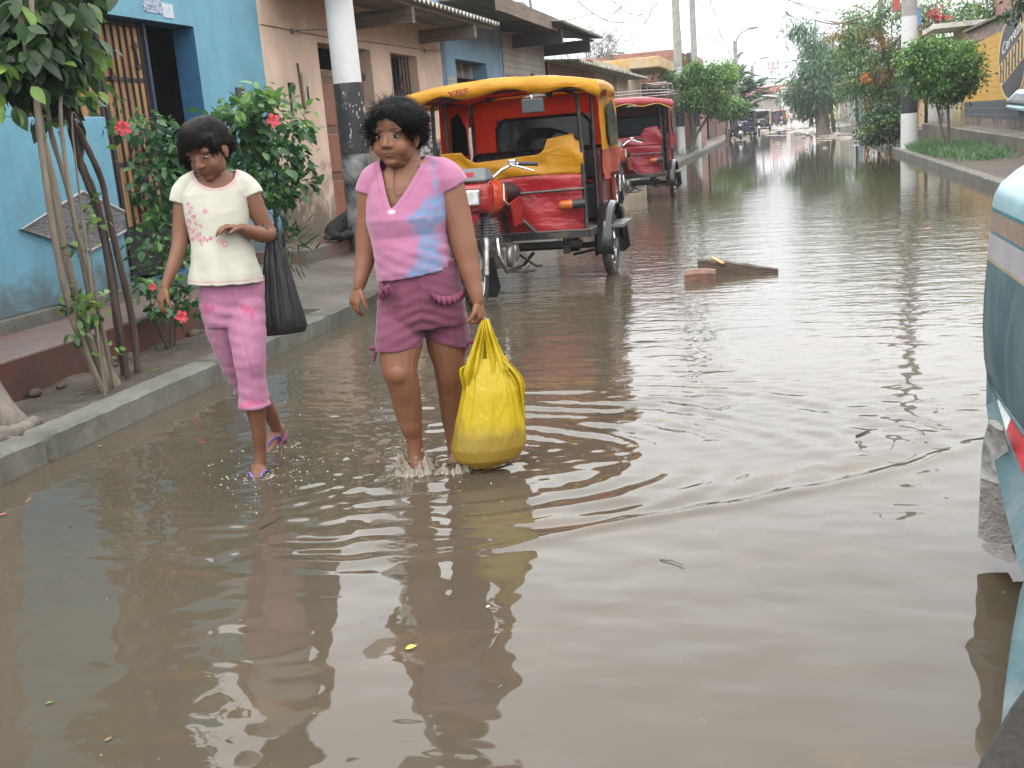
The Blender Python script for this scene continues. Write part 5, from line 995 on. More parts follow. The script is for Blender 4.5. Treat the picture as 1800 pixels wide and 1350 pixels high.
def crown(name, T, m, blobs, L, Wd, n, droop=.35, shell_=.55, clump=.22, nclump=90, seed=1, seg=1, spread=1.0, tintbias=0.0, gaps=0.0, tr=(0, 1)):
    """leaf clumps scattered through ellipsoids: blobs = [(centre, radii, weight)]"""
    r = np.random.default_rng(seed); w = np.array([b[2] for b in blobs], float); w /= w.sum(); Cs, Ds, Ts = [], [], []
    for (c, rad, _), f in zip(blobs, w):
        k = max(3, int(nclump * f)); q = unit(r.normal(size=(k, 3))); rr = (shell_ + (1 - shell_) * r.random((k, 1))) ** .8; cc = np.array(c) + q * rr * np.array(rad); sz = clump * (0.6 + .8 * r.random(k)); br = r.normal(0, .16, k); m_ = int(n * f / k) + 1
        for i in range(k):
            if r.random() < gaps: continue
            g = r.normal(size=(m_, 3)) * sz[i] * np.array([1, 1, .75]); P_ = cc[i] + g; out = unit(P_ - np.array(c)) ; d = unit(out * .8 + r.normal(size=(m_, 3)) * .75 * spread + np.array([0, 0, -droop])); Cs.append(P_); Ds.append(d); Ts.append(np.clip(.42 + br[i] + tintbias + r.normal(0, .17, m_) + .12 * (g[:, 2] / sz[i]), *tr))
    C = np.concatenate(Cs); D = np.concatenate(Ds); tint = np.concatenate(Ts); Nn = unit(np.array([0, 0, 1.0]) + r.normal(size=C.shape) * .55); ln = L * (.65 + .7 * r.random(len(C)))
    V, F, per = leaves_geo(C, D, Nn, ln, ln * Wd / L, seg=seg); o = np_mesh(name, V, F, m, T, attr={'tint': np.repeat(tint, per)}); return o
def smoothpath(pts, n=6):
    P = [Vector(p) for p in pts]; out = []
    for i in range(len(P) - 1):
        a, b, c, d = P[max(i - 1, 0)], P[i], P[i + 1], P[min(i + 2, len(P) - 1)]
        for k in range(n): t = k / n; out.append(.5 * ((2 * b) + (c - a) * t + (2 * a - 5 * b + 4 * c - d) * t * t + (3 * b - a - 3 * c + d) * t ** 3))
    return out + [P[-1]]
def limb(mb, pts, r0, r1, n=9, wob=0.0, sub=6):
    p = smoothpath(pts, sub); k = len(p)
    rad = [(r0 + (r1 - r0) * i / (k - 1)) * (1 + wob * math.sin(i * 2.3) * .5 + wob * random.uniform(-.5, .5)) for i in range(k)]; mb.tube(p, rad, n)
def barkmat(name, c, c2): return mat(name, c, .85, var=.4, vscale=10, stretch=(1, 1, .25), bump=1.0, bscale=26, stain=c2, samt=.5, sscale=5)
m_bk1 = barkmat('pale_bark', (.20, .165, .125), (.10, .08, .06)); m_bk2 = barkmat('dark_bark', (.052, .034, .026), (.09, .065, .05)); m_bk3 = barkmat('grey_bark', (.17, .145, .12), (.07, .055, .045))
lf_big = leafmat('broad_leaf', (.010, .026, .009), (.030, .070, .018), (.17, .28, .055), .5); lf_hib = leafmat('hibiscus_leaf', (.014, .042, .020), (.036, .105, .036), (.13, .25, .055), .38)
lf_fic = leafmat('ficus_leaf', (.020, .062, .014), (.055, .150, .028), (.20, .33, .05)); lf_euc = leafmat('grey_green_leaf', (.035, .080, .042), (.075, .150, .075), (.16, .25, .11)); lf_poi = leafmat('feather_leaf', (.035, .080, .024), (.070, .160, .045), (.18, .23, .06)); lf_brn = leafmat('dry_pod', (.12, .065, .02), (.26, .14, .035), (.38, .22, .06))
lf_bsh = leafmat('dark_bush_leaf', (.008, .026, .012), (.018, .05, .02), (.05, .11, .03)); lf_palm = leafmat('frond_leaf', (.022, .06, .026), (.045, .115, .04), (.11, .21, .06))
PXW = lambda Y: (Y * 1.03) / FPX      # metres per photograph pixel at street distance Y
V3 = lambda a: np.array([float(x) for x in a])

# 1 many-stemmed tree on the planting strip, close by on the left
T = thing('street_tree', (-3.85, 5.15, .08), 'many stemmed small tree with broad hanging leaves in the near planting strip', 'tree')
SX = -3.82
def stem(pts, r0, r1, m, dx=0.0, nm='trunk'):
    mb = MB(); q = [Vector(atx(u, v, SX + dx + .0007 * (600 - v) * .3)) for u, v in pts]; q[0].z = min(q[0].z, .07); limb(mb, q, r0, r1, 10, .12); return mb.build(nm, m, T, smooth=60)
stem([(180, 682), (128, 560), (98, 430), (78, 300), (66, 200), (62, 100), (55, 0), (48, -150)], .020, .013, m_bk1, .06)
stem([(186, 678), (150, 575), (116, 450), (96, 335), (74, 240), (62, 150), (42, 60), (20, -80)], .026, .016, m_bk1, .03)
stem([(192, 672), (168, 570), (142, 445), (120, 335), (88, 225), (80, 120), (82, 20), (90, -120)], .018, .012, m_bk1, -.05)
stem([(200, 668), (176, 560), (150, 462), (131, 385), (112, 262), (106, 180), (112, 60), (125, -60)], .014, .010, m_bk1, .09)
stem([(222, 668), (206, 560), (190, 450), (165, 345), (141, 285), (120, 205), (98, 120), (70, 0), (40, -120)], .029, .018, m_bk2, -.08)
stem([(243, 663), (232, 560), (206, 445), (190, 372), (178, 315), (145, 242), (118, 190), (95, 90), (105, -60)], .022, .014, m_bk2, -.02)
stem([(190, 455), (178, 390), (155, 330), (142, 285), (147, 235), (130, 190)], .016, .012, m_bk2, -.06, 'branch')
stem([(112, 262), (128, 240), (140, 215)], .007, .004, m_bk1, .06, 'branch'); stem([(150, 462), (158, 430), (150, 400)], .007, .004, m_bk1, .05, 'branch')
mb = MB(); b0 = Vector(atx(190, 676, SX)); mb.tube([b0 + Vector((0, 0, -.06)), b0 + Vector((0, 0, .02)), b0 + Vector((-.005, 0, .08)), b0 + Vector((-.02, 0, .16))], [.085, .066, .045, .02], 12); mb.build('root_flare', m_bk1, T, smooth=60)
bl = []
for u, v, ru, rv, w in ((40, 20, 60, 55, 3), (100, 30, 50, 60, 3.5), (60, 95, 60, 60, 4), (120, 75, 38, 70, 3.2), (20, 110, 30, 70, 1.6), (95, 150, 45, 45, 2.2), (70, -70, 110, 70, 4), (150, -40, 60, 60, 2)):
    s = 3.6 / FPX; bl.append((V3(atx(u * .86 - 6, v, SX + random.uniform(-.15, .15))), (.5 * ru * s + .05, ru * s, rv * s * 1.1), w))
crown('crown', T, lf_big, bl,   .105, .060, 1500, droop=1.3, shell_=.2, clump=.07, nclump=200, seed=5, seg=4, tintbias=-.16)
bl = [(V3(atx(u, v, SX + .1)), (.06, ru * .003, rv * .003), w) for u, v, ru, rv, w in ((150, 90, 12, 18, 2), (140, 165, 16, 10, 2), (15, 165, 16, 12, 1.6), (45, 10, 22, 12, 2), (120, 25, 18, 20, 2), (10, 120, 12, 22, 1.2))]
crown('bright_leaves', T, lf_big, bl, .12, .07, 60, droop=.9, shell_=.1, clump=.04, nclump=26, seed=6, seg=4, tintbias=.4)
bl = [(V3(atx(u, v, SX + .09)), (.05, ru * .003, rv * .003), w) for u, v, ru, rv, w in ((140, 535, 26, 24, 5), (155, 545, 22, 14, 3), (133, 580, 10, 12, 1), (165, 390, 12, 14, 1.4), (150, 360, 14, 10, 1), (95, 215, 18, 8, 1.4), (130, 445, 10, 22, 1), (190, 620, 6, 8, .6))]
crown('sprouts', T, lf_big, bl, .055, .034, 150, droop=.2, shell_=.1, clump=.035, nclump=50, seed=8, seg=2, tintbias=.36)

# 2 gnarled trunk at the very edge of the frame
T = thing('old_tree', (-4.05, 4.2, .08), 'thick gnarled trunk with spreading roots at the left edge', 'tree')
tx = -3.9; mb = MB(); c0 = Vector(atx(-40, 745, tx)); rs = []
for k, (dz, r_, dx) in enumerate(((-.12, .26, 0), (.0, .225, 0), (.08, .175, -.0), (.2, .14, -.01), (.38, .12, -.03), (.7, .11, -.07), (1.2, .105, -.13), (2.0, .10, -.2), (3.2, .09, -.3))):
    rs.append([c0 + Vector((dx + r_ * math.cos(a) * (1 + .16 * math.sin(3 * a + k * .2) + .08 * math.sin(7 * a + k)), dx * .4 + r_ * math.sin(a) * (1 + .14 * math.sin(4 * a + 1 + k * .3)), dz)) for a in [2 * PI * i / 26 for i in range(26)]])
mb.rings(rs); mb.build('trunk', m_bk3, T, smooth=60); 
for pth in (((-20, 755), (20, 742), (48, 748)), ((-10, 770), (30, 762), (62, 742), (78, 738)), ((-30, 790), (-5, 775), (40, 765))):
    mb = MB(); q = [Vector(atz(u, v, .12)) for u, v in pth]; q[-1].z = .08; limb(mb, q, .055, .018, 10, .2); mb.build('root', m_bk3, T, smooth=60)

# 3 two hibiscus bushes behind the girl in white
def flower(T, p, s=.05, seed=0):
    r = random.Random(seed); mb = MB(); p = Vector(p); ax = Vector((.75, -.6, .25)).normalized(); e1 = ax.cross(Vector((0, 0, 1))).normalized(); e2 = e1.cross(ax)
    for k in range(5):
        a = 2 * PI * k / 5 + r.uniform(-.1, .1); d = e1 * math.cos(a) + e2 * math.sin(a); t = e1 * -math.sin(a) + e2 * math.cos(a)
        mb.add([p, p + d * s * .6 + t * s * .42 + ax * s * .3, p + d * s * 1.05 + t * s * .3 + ax * s * .15, p + d * s * 1.15 + ax * s * .22, p + d * s * 1.05 - t * s * .3 + ax * s * .1, p + d * s * .6 - t * s * .42 + ax * s * .25, p + d * s * .6 + ax * s * .18], [(0, 1, 6), (1, 2, 6), (2, 3, 6), (3, 4, 6), (4, 5, 6), (5, 0, 6)])
    f = mb.build('flower', mat('hibiscus_red', (.42, .018, .035), .45, var=.25), T, recalc=False); mb = MB(); mb.tube([p, p + ax * s * .8, p + ax * s * 1.3 + Vector((0, 0, s * .1))], [s * .06, s * .04, s * .05], 6); mb.build('stamen', mat('stamen', (.5, .2, .1), .5), f)
def pxblob(u, v, ru, rv, X, w, dx=.12):
    c = V3(atx(u, v, X)); s = c[1] * 1.06 / FPX; return (c, (dx + ru * s * .5, ru * s * 1.05, rv * s), w)
T = thing('hibiscus_bush', (-4.0, 7.9, .1), 'tall leggy hibiscus bush with red flowers against the blue and beige walls', 'bush'); HX = -4.0
for pth, r_ in ((((490, 470), (486, 400), (478, 330), (460, 250), (440, 190)), .016), (((496, 470), (500, 400), (512, 330), (525, 270), (530, 230)), .012), (((484, 470), (470, 400), (440, 350), (415, 300)), .011), (((490, 465), (478, 430), (484, 390), (500, 340)), .009)):
    mb = MB(); q = [Vector(atx(u, v, HX)) for u, v in pth]; q[0].z = .05; limb(mb, q, r_, r_ * .45, 8, .15); mb.build('stem', m_bk2, T, smooth=60)
bl = [pxblob(*b) for b in ((440, 195, 40, 26, HX, 3), (425, 235, 42, 30, HX - .1, 3), (470, 255, 38, 30, HX, 3), (515, 228, 30, 12, HX, 1.6), (430, 285, 40, 32, HX - .1, 3.4), (500, 285, 40, 24, HX, 2.6), (460, 320, 46, 24, HX, 3), (515, 320, 28, 18, HX, 1.6), (440, 350, 36, 20, HX - .1, 2.2), (495, 345, 34, 14, HX, 1.5), (545, 232, 16, 6, HX, .5), (405, 215, 22, 20, HX - .1, 1))]
crown('foliage', T, lf_hib, bl, .080, .048, 2000, droop=.55, shell_=.25, clump=.055, nclump=230, seed=12, seg=3, gaps=.30, tintbias=.05)
bl = [pxblob(*b) for b in ((445, 178, 36, 10, HX + .08, 2.5), (420, 190, 20, 8, HX + .08, 1), (490, 175, 18, 8, HX + .08, 1), (515, 205, 18, 6, HX + .05, .8), (505, 415, 8, 40, HX, .6))]
crown('young_leaves', T, lf_hib, bl, .085, .045, 170, droop=.25, shell_=.2, clump=.05, nclump=46, seed=13, seg=3, tintbias=.36)
flower(T, atx(480, 212, HX + .26), .05, 1)
T = thing('hibiscus_bush', (-4.05, 6.6, .1), 'lower dark hibiscus bush with red blooms between the gate and the white topped girl', 'bush'); HX = -4.1
for pth, r_ in ((((300, 610), (296, 500), (290, 400), (280, 300), (262, 240)), .012), (((306, 610), (310, 480), (312, 380), (305, 290)), .010), (((298, 610), (270, 560), (262, 500)), .008)):
    mb = MB(); q = [Vector(atx(u, v, HX)) for u, v in pth]; q[0].z = .05; limb(mb, q, r_, r_ * .45, 8, .15); mb.build('stem', m_bk2, T, smooth=60)
bl = [pxblob(*b) for b in ((262, 228, 36, 14, HX, 1.8), (225, 215, 22, 12, HX, .9), (292, 252, 26, 20, HX, 1.8), (283, 275, 24, 22, HX, 1.6), (262, 300, 30, 14, HX, 1.4), (292, 310, 24, 24, HX, 1.8), (275, 335, 26, 16, HX, 1.3), (300, 350, 26, 24, HX, 1.6), (290, 400, 34, 30, HX, 2), (300, 440, 30, 30, HX, 1.8), (270, 425, 24, 10, HX, .6), (262, 490, 30, 26, HX + .1, 1.6), (300, 500, 34, 34, HX + .1, 2.6), (325, 540, 34, 28, HX + .1, 2), (285, 545, 30, 22, HX + .1, 1.4))]
crown('foliage', T, lf_hib, bl, .066, .040, 1700, droop=.5, shell_=.2, clump=.05, nclump=200, seed=14, seg=3, gaps=.42, tintbias=.02)
flower(T, atx(216, 226, HX + .2), .046, 2); flower(T, atx(319, 557, HX + .36), .038, 3); flower(T, atx(268, 505, HX + .3), .022, 4)
# spiky seedlings by the bush foot
T = thing('weed_plant', (-3.95, 8.5, .1), 'spiky narrow leaved weed by the foot of the tall hibiscus', 'plant')
bl = [pxblob(510, 440, 18, 34, -3.95, 1), pxblob(497, 415, 8, 30, -3.95, 1)]; crown('leaves', T, lf_bsh, bl, .12, .014, 130, droop=-.3, shell_=.1, clump=.05, nclump=30, seed=15, seg=2)

# 4/5 clipped ficus trees
def ball_tree(label, base, ctr, rad, r0, seed, n=5200, L=.085, forks=2, trunkm=m_bk3, extra=(), lf=lf_fic, bias=0.0, droop=.35):
    T = thing('clipped_tree', base, label, 'tree', None); b = Vector(base); c = Vector(ctr); R = random.Random(seed); mb = MB(); tips = []
    for k in range(forks):
        a = 2 * PI * k / forks + .6; t = c + Vector((rad[0] * .45 * math.cos(a), rad[1] * .45 * math.sin(a), -rad[2] * .3)); f = b.lerp(c, .28); limb(mb, [b + Vector((.03 * math.cos(a), .03 * math.sin(a), -.1)), b.lerp(f, .5) + Vector((.04 * math.cos(a), 0, 0)), f + Vector((.1 * math.cos(a), .06 * math.sin(a), 0)), f.lerp(t, .5) + Vector((R.uniform(-.08, .08), 0, 0)), t], r0, r0 * .45, 9, .15)
    mb.build('trunk', trunkm, T, smooth=60); mb = MB()
    for k in range(14):
        q = Vector((R.gauss(0, 1), R.gauss(0, 1), R.gauss(0, .8))).normalized(); e = c + Vector((q.x * rad[0], q.y * rad[1], q.z * rad[2])) * .8; mb.tube([c + Vector((0, 0, -rad[2] * .4)), (c.lerp(e, .5) + Vector((0, 0, -.05))), e], [.03, .018, .008], 5)
    mb.build('branches', trunkm, T, smooth=60)
    rr = np.random.default_rng(seed); bl = [(np.array(ctr), np.array(rad) * .86, 5)]
    for k in range(11):
        q = unit(rr.normal(size=3)) * np.array(rad) * .72; bl.append((np.array(ctr) + q, np.array(rad) * (.24 + .16 * rr.random()), 1))
    crown('crown', T, lf, bl + list(extra), L, L * .5, n, droop=droop, shell_=.55, clump=.11 * max(.8, rad[0]), nclump=240, seed=seed, seg=1, tintbias=bias); return T
c = atz(1664, 268, .15); Y = float(c[1]); cc = aty(1655, 120, Y); s = PXW(Y)
ball_tree('round clipped tree on the grassy verge in front of the mural wall', (float(c[0]), Y, .13), tuple(V3(cc)), (66 * s, 66 * s, 60 * s), .05, 21, 16000, .09, bias=.05)
c = atz(1214, 268, .155); Y = float(c[1]); cc = aty(1236, 158, Y); s = PXW(Y)
ball_tree('wide clipped tree with forked trunk between the two grey poles', (float(c[0]), Y, .14), tuple(V3(cc)), (62 * s, 56 * s, 44 * s), .09, 22, 13000, .13, 3, extra=[(V3(aty(1180, 140, Y - .4)), (20 * s, .6, 14 * s), .8), (V3(aty(1268, 140, Y)), (24 * s, .8, 26 * s), 1.2)], bias=.08)
Y = 60; cc = aty(1283, 190, Y); s = PXW(Y); ball_tree('smaller rounded tree beyond the wide clipped one', (float(aty(1278, 240, Y)[0]), Y, .13), tuple(V3(cc)), (32 * s, 32 * s, 20 * s), .09, 23, 3600, .15, 2, bias=.1)
# palm-like young tree with stiff plumes
def plume_tree(label, base, c, spread, nf, L, seed, m=lf_palm, up=.5):
    T = thing('plumed_tree', base, label, 'tree', None); R = np.random.default_rng(seed); b = Vector(base); c = Vector(c); mb = MB(); limb(mb, [b, b.lerp(c, .5) + Vector((.1, 0, 0)), c], .10, .06, 8); mb.build('trunk', m_bk3, T, smooth=60); Cs, Ds, Ns, Ls = [], [], [], []
    for k in range(nf):
        a = R.uniform(0, 2 * PI); e = R.uniform(-.25, 1.0); d = np.array([math.cos(a), math.sin(a), e * up + .25]); d /= np.linalg.norm(d); st = np.array(c) + R.normal(size=3) * spread * .25; LL = spread * R.uniform(.8, 1.35)
        for i in range(26):
            t = .1 + .9 * i / 25; p = st + d * LL * t - np.array([0, 0, 1]) * LL * .28 * t ** 2; s_ = unit(np.cross(d, [0, 0, 1])); 
            for sg in (-1, 1): Cs.append(p); Ds.append(d * .75 + s_ * sg * .8 + np.array([0, 0, -.15])); Ns.append([0, 0, 1]); Ls.append(L * (1.05 - .5 * t))
    Ls = np.array(Ls); V, F, per = leaves_geo(np.array(Cs), np.array(Ds), np.array(Ns) + R.normal(size=(len(Cs), 3)) * .3, Ls, Ls * .26, seg=1); np_mesh('crown', V, F, m, T, attr={'tint': np.repeat(np.clip(R.normal(.45, .2, len(Cs)), 0, 1), per)}); return T
Y = 72; plume_tree('palm like tree with stiff plumes beside the street lamp', (float(aty(1308, 240, Y)[0]), Y, .1), V3(aty(1308, 168, Y)), 1.75, 60, .55, 31)
Y = 78; plume_tree('upright plumed tree directly behind the street lamp post', (float(aty(1292, 235, Y)[0]), Y, .1), V3(aty(1290, 140, Y)), 1.3, 34, .5, 32, up=1.3)
# 8 grey-green tree, 9 flowering poinciana, with real boughs
def spreading_tree(label, base, bough_px, Y, blobs_px, lf, n, L, Wd, r0, seed, droop=.7, clump=.3, nclump=170, bark=m_bk3, name='broad_tree', gaps=.12, bias=0):
    T = thing(name, base, label, 'tree', None); b = Vector(base); s = PXW(Y)
    for k, (pth, dy, rr) in enumerate(bough_px):
        mb = MB(); q = [Vector(aty(u, v, Y + dy * i / max(1, len(pth) - 1))) for i, (u, v) in enumerate(pth)]
        if k == 0: q[0] = b + Vector((0, 0, -.1))
        limb(mb, q, rr, rr * .35, 9, .12); mb.build('trunk' if k == 0 else 'branch', bark, T, smooth=60)
    bl = [(V3(aty(u, v, Y + dy)), (ru * s, ru * s * .9, rv * s), w) for u, v, ru, rv, dy, w in blobs_px]
    crown('crown', T, lf, bl, L, Wd, n, droop=droop, shell_=.25, clump=clump, nclump=nclump, seed=seed, seg=1, gaps=gaps, tintbias=bias); return T, s
Y = 63.0; bx_ = float(aty(1447, 222, Y)[0])
spreading_tree('tall grey green tree leaning over the street beyond the flowering tree', (bx_, Y, .12), [(((1447, 226), (1446, 195), (1455, 170), (1448, 140), (1440, 100)), 0, .42), (((1450, 180), (1430, 165), (1405, 158)), .8, .13), (((1448, 150), (1465, 120), (1478, 80)), -.6, .15), (((1446, 130), (1425, 90), (1412, 60)), .5, .12)], Y,
  [(1440, 110, 30, 34, 0, 3), (1432, 78, 20, 20, .5, 1.4), (1412, 52, 20, 13, .3, .9), (1428, 135, 34, 24, -.4, 2.4), (1462, 140, 26, 28, .6, 2.2), (1405, 165, 28, 10, 0, 1), (1420, 180, 22, 18, .6, 1.3), (1455, 168, 24, 20, -.5, 1.5), (1470, 105, 18, 26, .4, 1.4), (1430, 195, 16, 14, .5, .8)], lf_euc, 9500, .34, .075, .4, 41, droop=1.1, clump=.34, nclump=260)
mb = MB(); Y = 66; T = thing('leaning_trunk', (float(aty(1465, 228, Y)[0]), Y, .1), 'slim leaning mossy trunk beside the grey green tree', 'tree'); limb(mb, [Vector(aty(u, v, Y)) for u, v in ((1466, 232), (1463, 205), (1458, 180), (1455, 160))], .13, .09); mb.build('trunk', mat('mossy_bark', (.10, .11, .05), .85, var=.4), T, smooth=60); crown('leaf_tuft', T, lf_palm, [(V3(aty(1466, 222, Y)), (.35, .35, .5), 1)], .3, .05, 160, seed=43)
Y = 40.0; bx_ = float(aty(1576, 246, Y)[0])
T, s = spreading_tree('flowering tree with long bare boughs and feathery leaves left of the right pole', (bx_, Y, .14), [(((1577, 252), (1573, 210), (1572, 175), (1568, 120), (1555, 85), (1545, 45), (1548, 0), (1552, -40)), 0, .17), (((1570, 130), (1540, 125), (1505, 140), (1470, 150)), -1.2, .06), (((1555, 85), (1530, 55), (1500, 45), (1450, 36)), .6, .055), (((1548, 40), (1520, 30), (1470, 42), (1430, 35)), -.5, .05), (((1560, 90), (1590, 60), (1640, 40)), -.8, .06), (((1545, 50), (1525, 20), (1500, 10)), .8, .05), (((1550, 30), (1575, 8), (1600, 20), (1650, 5)), -.4, .05), (((1572, 150), (1550, 165), (1520, 160), (1478, 152)), .7, .05), (((1560, 100), (1585, 110), (1615, 90)), .5, .05)], Y,
  [(1500, 60, 34, 18, 0, 1.4), (1530, 30, 40, 24, .6, 1.6), (1570, 25, 30, 22, -.6, 1.2), (1520, 100, 40, 24, -.5, 2), (1555, 115, 36, 24, .6, 2), (1490, 95, 30, 16, .4, 1), (1585, 90, 26, 26, -.3, 1.4), (1560, 155, 34, 22, 0, 1.9), (1520, 140, 34, 20, .6, 1.5), (1580, 175, 20, 18, -.5, 1.2), (1545, 185, 30, 12, .2, 1), (1625, 45, 26, 24, .5, 1), (1645, 15, 30, 18, .6, 1), (1500, 150, 28, 12, -.7, .8), (1600, 130, 18, 20, .4, .8)], lf_poi, 16500, .17, .05, .17, 42, droop=.8, clump=.23, nclump=380, bark=barkmat('pinkish_bark', (.22, .17, .14), (.12, .09, .075)), name='flowering_tree', gaps=.24, bias=.08)
crown('dry_pods', T, lf_brn, [(V3(aty(u, v, Y + dy)), (ru * s, ru * s, rv * s), w) for u, v, ru, rv, dy, w in ((1480, 62, 20, 10, 0, 1), (1530, 62, 26, 14, -.4, 1), (1505, 80, 26, 12, .3, 1), (1560, 70, 20, 18, -.5, .7), (1550, 130, 24, 14, -.6, .8), (1620, 60, 18, 14, -.5, .7))], .16, .03, 1700, droop=1.4, shell_=.2, clump=.16, nclump=70, seed=44)
m_of = leafmat('orange_flower', (.35, .10, .02), (.5, .17, .03), (.6, .3, .08)); m_rf = leafmat('scarlet_flower', (.28, .01, .02), (.4, .03, .03), (.5, .08, .06))
crown('orange_flowers', T, m_of, [(V3(aty(1523, 136, Y - 1.4)), (.10, .1, .10), 1)], .10, .07, 60, seed=45, clump=.07, nclump=8); crown('red_flowers', T, m_rf, [(V3(aty(1641, 24, Y - 1)), (.16, .1, .13), 2), (V3(aty(1652, 33, Y - 1)), (.16, .1, .08), 1)], .12, .08, 110, seed=46, clump=.08, nclump=14)
# banner tied to the pole behind
mb = MB(); q = [Vector(aty(u, v, 33.0)) for u, v in ((1606, 14), (1618, 12), (1619, 44), (1605, 44))]; mb.prism(q, (0, .02, 0)); tag(mb.build('banner', mat('blue_banner', (.09, .20, .42), .5, var=.5, vscale=7)), 'small blue cloth hanging beside the right striped pole', 'banner')
mb = MB(); q = [Vector(aty(u, v, 34.0)) for u, v in ((1569, 0), (1582, -4), (1582, 18), (1569, 20))]; mb.prism(q, (0, .05, 0)); tag(mb.build('sign_box', mat('red_grey_box', (.35, .07, .06), .5, var=.6, vscale=4)), 'small red edged box fixed high left of the right pole', 'sign')
# 10 dark bush by the right pole; 13 creeper on the brick house; 12 bare thorn bush
Y = 33.5; s = PXW(Y); T = thing('bush', (float(aty(1550, 250, Y)[0]), Y, .12), 'dark green bush on the verge left of the right striped pole', 'bush')
crown('foliage', T, lf_bsh, [(V3(aty(u, v, Y + dy)), (ru * s, ru * s, rv * s), w) for u, v, ru, rv, dy, w in ((1550, 205, 24, 16, 0, 2), (1560, 235, 26, 16, .2, 2), (1535, 240, 20, 10, -.4, 1), (1575, 215, 14, 24, .4, 1.4), (1528, 215, 12, 8, .2, .6))], .13, .055, 2600, seed=51, clump=.12, nclump=130, shell_=.3)
crown('light_shoots', T, lf_fic, [(V3(aty(1526, 238, Y - .5)), (.25, .2, .2), 1), (V3(aty(1560, 215, Y - .4)), (.3, .2, .2), .6)], .12, .05, 260, seed=52, clump=.1, nclump=20)
T = thing('creeper', (5.9, 22, 3.2), 'bright green creeper spilling over the top of the mural wall', 'plant'); crown('foliage', T, lf_poi, [(V3(atx(u, v, 5.7)), (.25, ru * .011, rv * .011), w) for u, v, ru, rv, w in ((1700, 20, 40, 22, 2), (1735, 12, 30, 22, 1.6), (1670, 35, 30, 16, 1.5), (1720, 32, 22, 10, 1))], .13, .06, 1500, seed=53, clump=.12, nclump=70)
T = thing('overhanging_branch', (4.2, 18, 3.4), 'dark leafy branch hanging into the top right corner', 'branch'); mb = MB(); q = [Vector(atx(u, v, 4.2)) for u, v in ((1840, -40), (1800, -5), (1782, 15), (1765, 28))]; limb(mb, q, .03, .01); mb.build('stem', m_bk2, T); crown('foliage', T, lf_bsh, [(V3(atx(u, v, 4.2)), (.12, ru * .009, rv * .009), w) for u, v, ru, rv, w in ((1795, 5, 16, 14, 2), (1782, 18, 12, 9, 1.4), (1765, 28, 12, 6, 1))], .12, .055, 170, seed=54, clump=.06, nclump=24, droop=.9)
T = thing('bare_thorn_tree', (-8.5, 58, 0.1), 'bare twiggy grey tree behind the raw brick building', 'tree'); R = random.Random(5); mb = MB(); c0 = Vector(aty(1035, 130, 58)); mb.tube([Vector((c0.x, 58, 0)), c0], [.2, .12], 7)
def twig(p, d, L, r_, k):
    q = p + d * L; mb.tube([p, p.lerp(q, .5) + Vector((R.gauss(0, .05), 0, R.gauss(0, .05))) * L, q], [r_, r_ * .8, r_ * .6], 4, cap=False)
    if k:
        for _ in range(3 if k > 1 else 4): twig(q, (d + Vector((R.gauss(0, .75), R.gauss(0, .5), R.gauss(.0, .55)))).normalized(), L * R.uniform(.55, .85), r_ * .62, k - 1)
for k in range(9): twig(c0, Vector((R.uniform(-1.3, 1.3), R.uniform(-.5, .5), R.uniform(.25, .8))).normalized(), 1.0, .05, 4)
mb.build('branches', mat('thorn_twigs', (.17, .15, .135), .9), T)
# 11 grass on the right verge
r = np.random.default_rng(61); n = 9000; gx = r.normal(0, 1, n); gy = r.random(n); pts = []
cen = [(atz(1655, 262, .15), .5, 2.0, 5), (atz(1690, 268, .15), .4, 1.3, 1.6), (atz(1728, 278, .14), .22, .6, .7), (atz(1618, 266, .14), .25, 1.6, .9)]
w = np.array([c_[3] for c_ in cen]); w = w / w.sum(); ch = r.choice(len(cen), n, p=w); C = np.zeros((n, 3))
for k, (c_, sx, sy, _) in enumerate(cen): m_ = ch == k; C[m_, 0] = c_[0] + r.normal(0, sx, m_.sum()); C[m_, 1] = c_[1] + r.normal(0, sy, m_.sum())
ok = (C[:, 0] > 3.0) & (C[:, 0] < 4.36); C = C[ok]; C[:, 2] = .12; n = len(C); D = np.stack([r.normal(0, .4, n), r.normal(0, .4, n), np.ones(n)], 1); L = .10 + .18 * r.random(n)
V, F, per = leaves_geo(C, D, unit(r.normal(size=(n, 3)) + np.array([0, -1, .2])), L, .018, seg=2, curl=.35); tag(np_mesh('verge_grass', V, F, lf_palm, None, attr={'tint': np.repeat(np.clip(r.normal(.6, .2, n), 0, 1), per)}), 'short green grass on the right verge around the clipped tree', 'grass', kind='stuff')
n = 2600; C = np.stack([r.uniform(-12, -3.55, n), r.uniform(0, 1, n), np.zeros(n)], 1); base = atz(1255, 262, .155); C[:, 0] = base[0] + r.normal(0, .35, n); C[:, 1] = base[1] + r.normal(0, 2.5, n); C[:, 2] = .15; C = C[C[:, 0] < -3.6]; n = len(C); D = np.stack([r.normal(0, .4, n), r.normal(0, .4, n), np.ones(n)], 1); L = .12 + .2 * r.random(n)
V, F, per = leaves_geo(C, D, unit(r.normal(size=(n, 3)) + np.array([0, -1, .2])), L, .03, seg=2, curl=.35); tag(np_mesh('kerb_grass', V, F, lf_palm, None, attr={'tint': np.repeat(np.clip(r.normal(.5, .2, n), 0, 1), per)}), 'patch of grass by the left kerb under the wide clipped tree', 'grass', kind='stuff')
